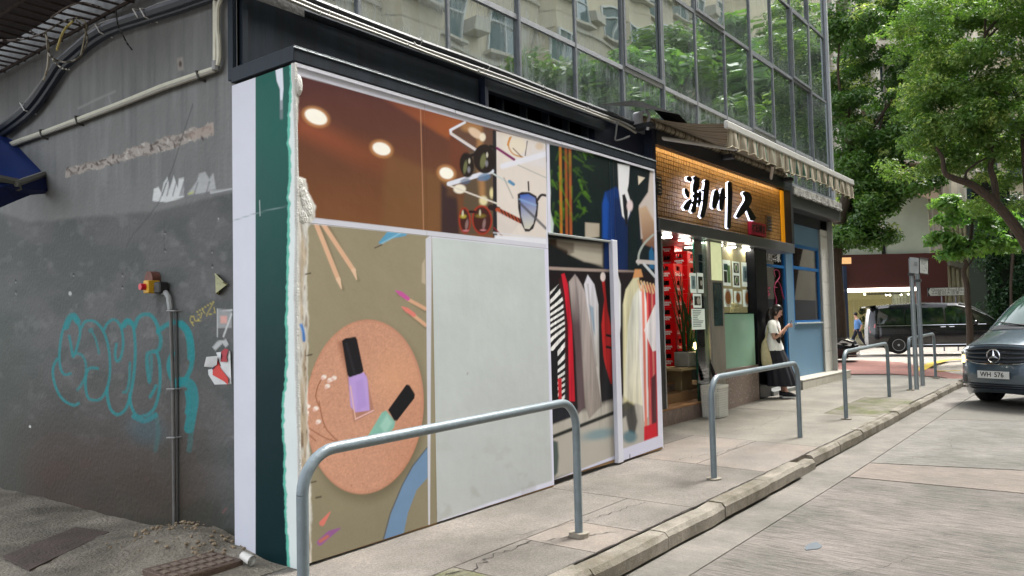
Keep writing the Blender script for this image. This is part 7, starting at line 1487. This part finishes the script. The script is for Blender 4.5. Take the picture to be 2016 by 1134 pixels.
# t-shirt torso + sleeves
tor=[((-.02,0,.80),.148,.165),((-.02,0,.86),.145,.162),((-.035,0,.95),.128,.148),((-.045,0,1.03),.122,.150),((-.035,0,1.12),.128,.160),((-.03,0,1.20),.118,.172),((-.025,0,1.27),.095,.165),((-.015,0,1.305),.065,.10),((-.008,0,1.325),.052,.062)]
mb=MB(); mb.loft([ring(W(*c),Fd,Ld,rx,ry,28,lambda a,i=i:1+.022*math.sin(a*5+i)+.012*math.sin(a*11+i*2)) for i,(c,rx,ry) in enumerate(tor)],cap=False); part('shirt',mb,Mtee,wo_,smooth=60)
for s in (1,-1):
    P=[W(-.02,s*.10,1.285),W(-.02,s*.165,1.27),W(-.012,s*.20,1.20),W(.005,s*.212,1.13),W(.012,s*.216,1.09)]; mb=MB(); mb.loft([ring(P[i],Fd,UZ*(.75 if i<2 else .15)+Ld*s*(.65 if i<2 else 1.0),r,r*.92,16) for i,r in enumerate((.06,.072,.070,.072,.074))],cap=False); part('sleeve',mb,Mtee,wo_,smooth=60)
# skirt with pleats
sk=[((-.02,0,.87),.126,.142),((-.02,0,.83),.138,.155),((.0,0,.72),.165,.175),((.03,0,.55),.195,.195),((.06,0,.38),.225,.21),((.08,0,.24),.245,.22),((.085,0,.20),.248,.222)]
mb=MB(); mb.loft([ring(W(*c),Fd,Ld,rx,ry,72,lambda a,i=i:1+.012*i*math.sin(a*12)+.006*i*math.sin(a*5+1)) for i,(c,rx,ry) in enumerate(sk)],cap=False); part('skirt',mb,Mskt,wo_,smooth=70)
Msh=mat('black shoe canvas',(24,24,28),.7); Msl=mat('white sole',(206,206,204),.6)
for s,xo in ((1,.10),(-1,.17)):
    c=W(xo,s*.07,0); sh_=MB(); prof=[(-.08,.032,.085),(-.05,.038,.09),(.0,.040,.085),(.06,.043,.07),(.11,.042,.05),(.145,.03,.035),(.16,.01,.02)]
    sh_.loft([[c+Fd*x+Ld*w*math.cos(a)+UZ*(.022+h*.5+h*.5*math.sin(a)) for a in np.linspace(0,2*PI,13)[:-1]] for x,w,h in prof]); o=part('shoe',sh_,Msh,wo_,smooth=60)
    so_=MB(); so_.loft([[c+Fd*x+Ld*w*1.05*k+UZ*z for k,z in ((-1,.0),(1,0),(1,.026),(-1,.026))] for x,w,h in prof]); part('sole',so_,Msl,o)
# hands with fingers round the phone
ph=W(.250,0.0,1.245)
def hand(s):
    base=W(.187,s*.060,1.190); palm=W(.225,s*.042,1.215)
    V=[base,palm]; E_=[(0,1)]; R=[(.020,.016),(.026,.014)]
    for k,(dz,ln) in enumerate(((.026,.9),(.010,1.0),(-.006,.95),(-.020,.75))):
        a=palm+Fd*.022+UZ*dz; b=a+Fd*.028*ln+Ld*(-s*.006); c=b+Fd*.012+Ld*(-s*.024*ln); i=len(V); V+= [a,b,c]; E_+= [(1,i),(i,i+1),(i+1,i+2)]; R+= [.0095,.0085,.0065]
    i=len(V); a=palm+Ld*(-s*.010)+UZ*.020-Fd*.01; b=a+Ld*(-s*.018)+UZ*.010+Fd*.010; c=b+Fd*.018; V+=[a,b,c]; E_+=[(1,i),(i,i+1),(i+1,i+2)]; R+=[.010,.009,.007]
    return skin('hand',V,E_,R,Msk,wo_,1)
hand(1); hand(-1)
part('wristband',MB().tube([W(.155,.085,1.15)+q for q in [np.array([0,0,0]),Fd*.012+UZ*.012]],.029,12,cap=False),mat('white band',(214,214,212),.5),wo_)
t=thing('phone','dark smartphone with a light edge held up in both hands by the woman','phone',ph)
tl=np.array(Fd*.45+UZ*.89); nr=np.cross(Ld,tl); mb=MB(); P=[ph+Ld*a*.036+tl*b*.072+nr*c*.004 for c in (-1,1) for a,b in ((-1,-1),(1,-1),(1,1),(-1,1))]; mb.hexa(P); part('phone_body',mb,mat('phone shell',(80,74,98),.3),t); mb=MB(); mb.quad(*[ph+Ld*a*.033+tl*b*.068-nr*.0050 for a,b in ((-1,-1),(1,-1),(1,1),(-1,1))]); part('screen',mb,mat('phone screen',(150,160,186),.2,emit=(150,160,186),estr=.6),t)
# tote bag
t=thing('tote_bag','cream canvas tote bag hanging from the shoulder of the woman with the phone','bag',W(-.12,-.21,.75))
bgp=[(-.15,-.18,.98,.03,.02),(-.16,-.19,.90,.05,.03),(-.15,-.20,.78,.072,.042),(-.135,-.205,.64,.09,.05),(-.125,-.20,.57,.088,.04),(-.125,-.20,.545,.08,.02)]
mb=MB(); mb.loft([ring(W(x,y,z),Fd,Ld,rx,ry,22,lambda a,i=i:1+.05*math.sin(a*6+i*1.1)) for i,(x,y,z,rx,ry) in enumerate(bgp)]); part('bag_body',mb,mat('cream canvas',(196,186,148),.85,var=.1,scale=14,bump=.3,bscale=20),t,smooth=60)
part('strap',MB().tube([W(-.13,-.19,.99),W(-.11,-.20,1.10),W(-.08,-.19,1.25),W(-.05,-.14,1.32),W(-.09,-.15,1.2),W(-.15,-.19,.98)],.012,6),mat('cream canvas'),t)
# walking man across the road
D5=39.6; g5=onF(1690,684,D5); Fm=-RX*.96+FW*.1; Fm=RX*.9-FW*.2; Fm=-RX if False else Fm; Fm/=np.linalg.norm(Fm); Lm=np.array([-Fm[1],Fm[0],0]); Om=g5; Q=lambda x,y,z:Om+Fm*x+Lm*y+UZ*z
Fm=-Fm
mn=thing('person','man in a light blue shirt and dark trousers walking past the lit shop window','person',Om)
V=[];E_=[];R=[]
def add2(p,r,link=None):
    V.append(Q(*p)); R.append(r)
    if link is not None: E_.append((link,len(V)-1))
    return len(V)-1
pel=add2((0,0,.92),(.12,.14)); s1=add2((0,0,1.15),(.12,.14),pel); nk=add2((.02,0,1.40),(.07,.08),s1); h=add2((.06,0,1.50),.05,nk); h2=add2((.09,0,1.60),(.09,.075),h); h3=add2((.08,0,1.68),(.08,.07),h2)
for s in (1,-1):
    a=add2((0,s*.19,1.36),.05,nk); e=add2((-.08+s*.08,s*.23,1.10),.04,a); w=add2((.02+s*.1,s*.2,.88),.03,e); hnd=add2((.04+s*.1,s*.2,.80),(.035,.02),w)
    hp=add2((0,s*.09,.86),.085,pel); kn=add2((s*.16+.04,s*.09,.48),.06,hp); an=add2((s*.30-.06,s*.09,.10),.04,kn); ft=add2((s*.30+.08,s*.09,.05),.035,an)
skin('body',V,E_,R,Msk,mn)
mb=MB(); mb.loft([ring(Q(*c),Fm,Lm,rx,ry,18) for c,rx,ry in (((0,0,.90),.15,.18),((0,0,1.1),.155,.185),((0,0,1.3),.145,.20),((.01,0,1.42),.08,.12))]); part('shirt',mb,mat('light blue shirt',(96,140,196),.7),mn,smooth=60)
for s in (1,-1):
    mb=MB(); mb.loft([ring(Q(*c),Fm,Lm,r,r,14) for c,r in (((0,s*.08,.93),.11),((s*.08,s*.09,.70),.10),((s*.16+.04,s*.09,.48),.085),((s*.30-.05,s*.09,.10),.065))]); part('trouser_leg',mb,mat('navy trousers',(26,28,44),.8),mn,smooth=60)
    mb=MB(); mb.loft([ring(Q(*c),Fm,Lm,r,r,12) for c,r in (((0,s*.17,1.40),.07),((-.04+s*.04,s*.22,1.25),.065),((-.07+s*.07,s*.23,1.14),.06))]); part('sleeve',mb,mat('light blue shirt'),mn,smooth=60)
    part('shoe',MB().ball(Q(s*.30+.02,s*.09,.045),(.12,.06,.045),8,6),mat('black shoe canvas'),mn)
part('hair',MB().ball(Q(.06,0,1.66),(.11,.09,.10),12,8),Mhair,mn,smooth=60)
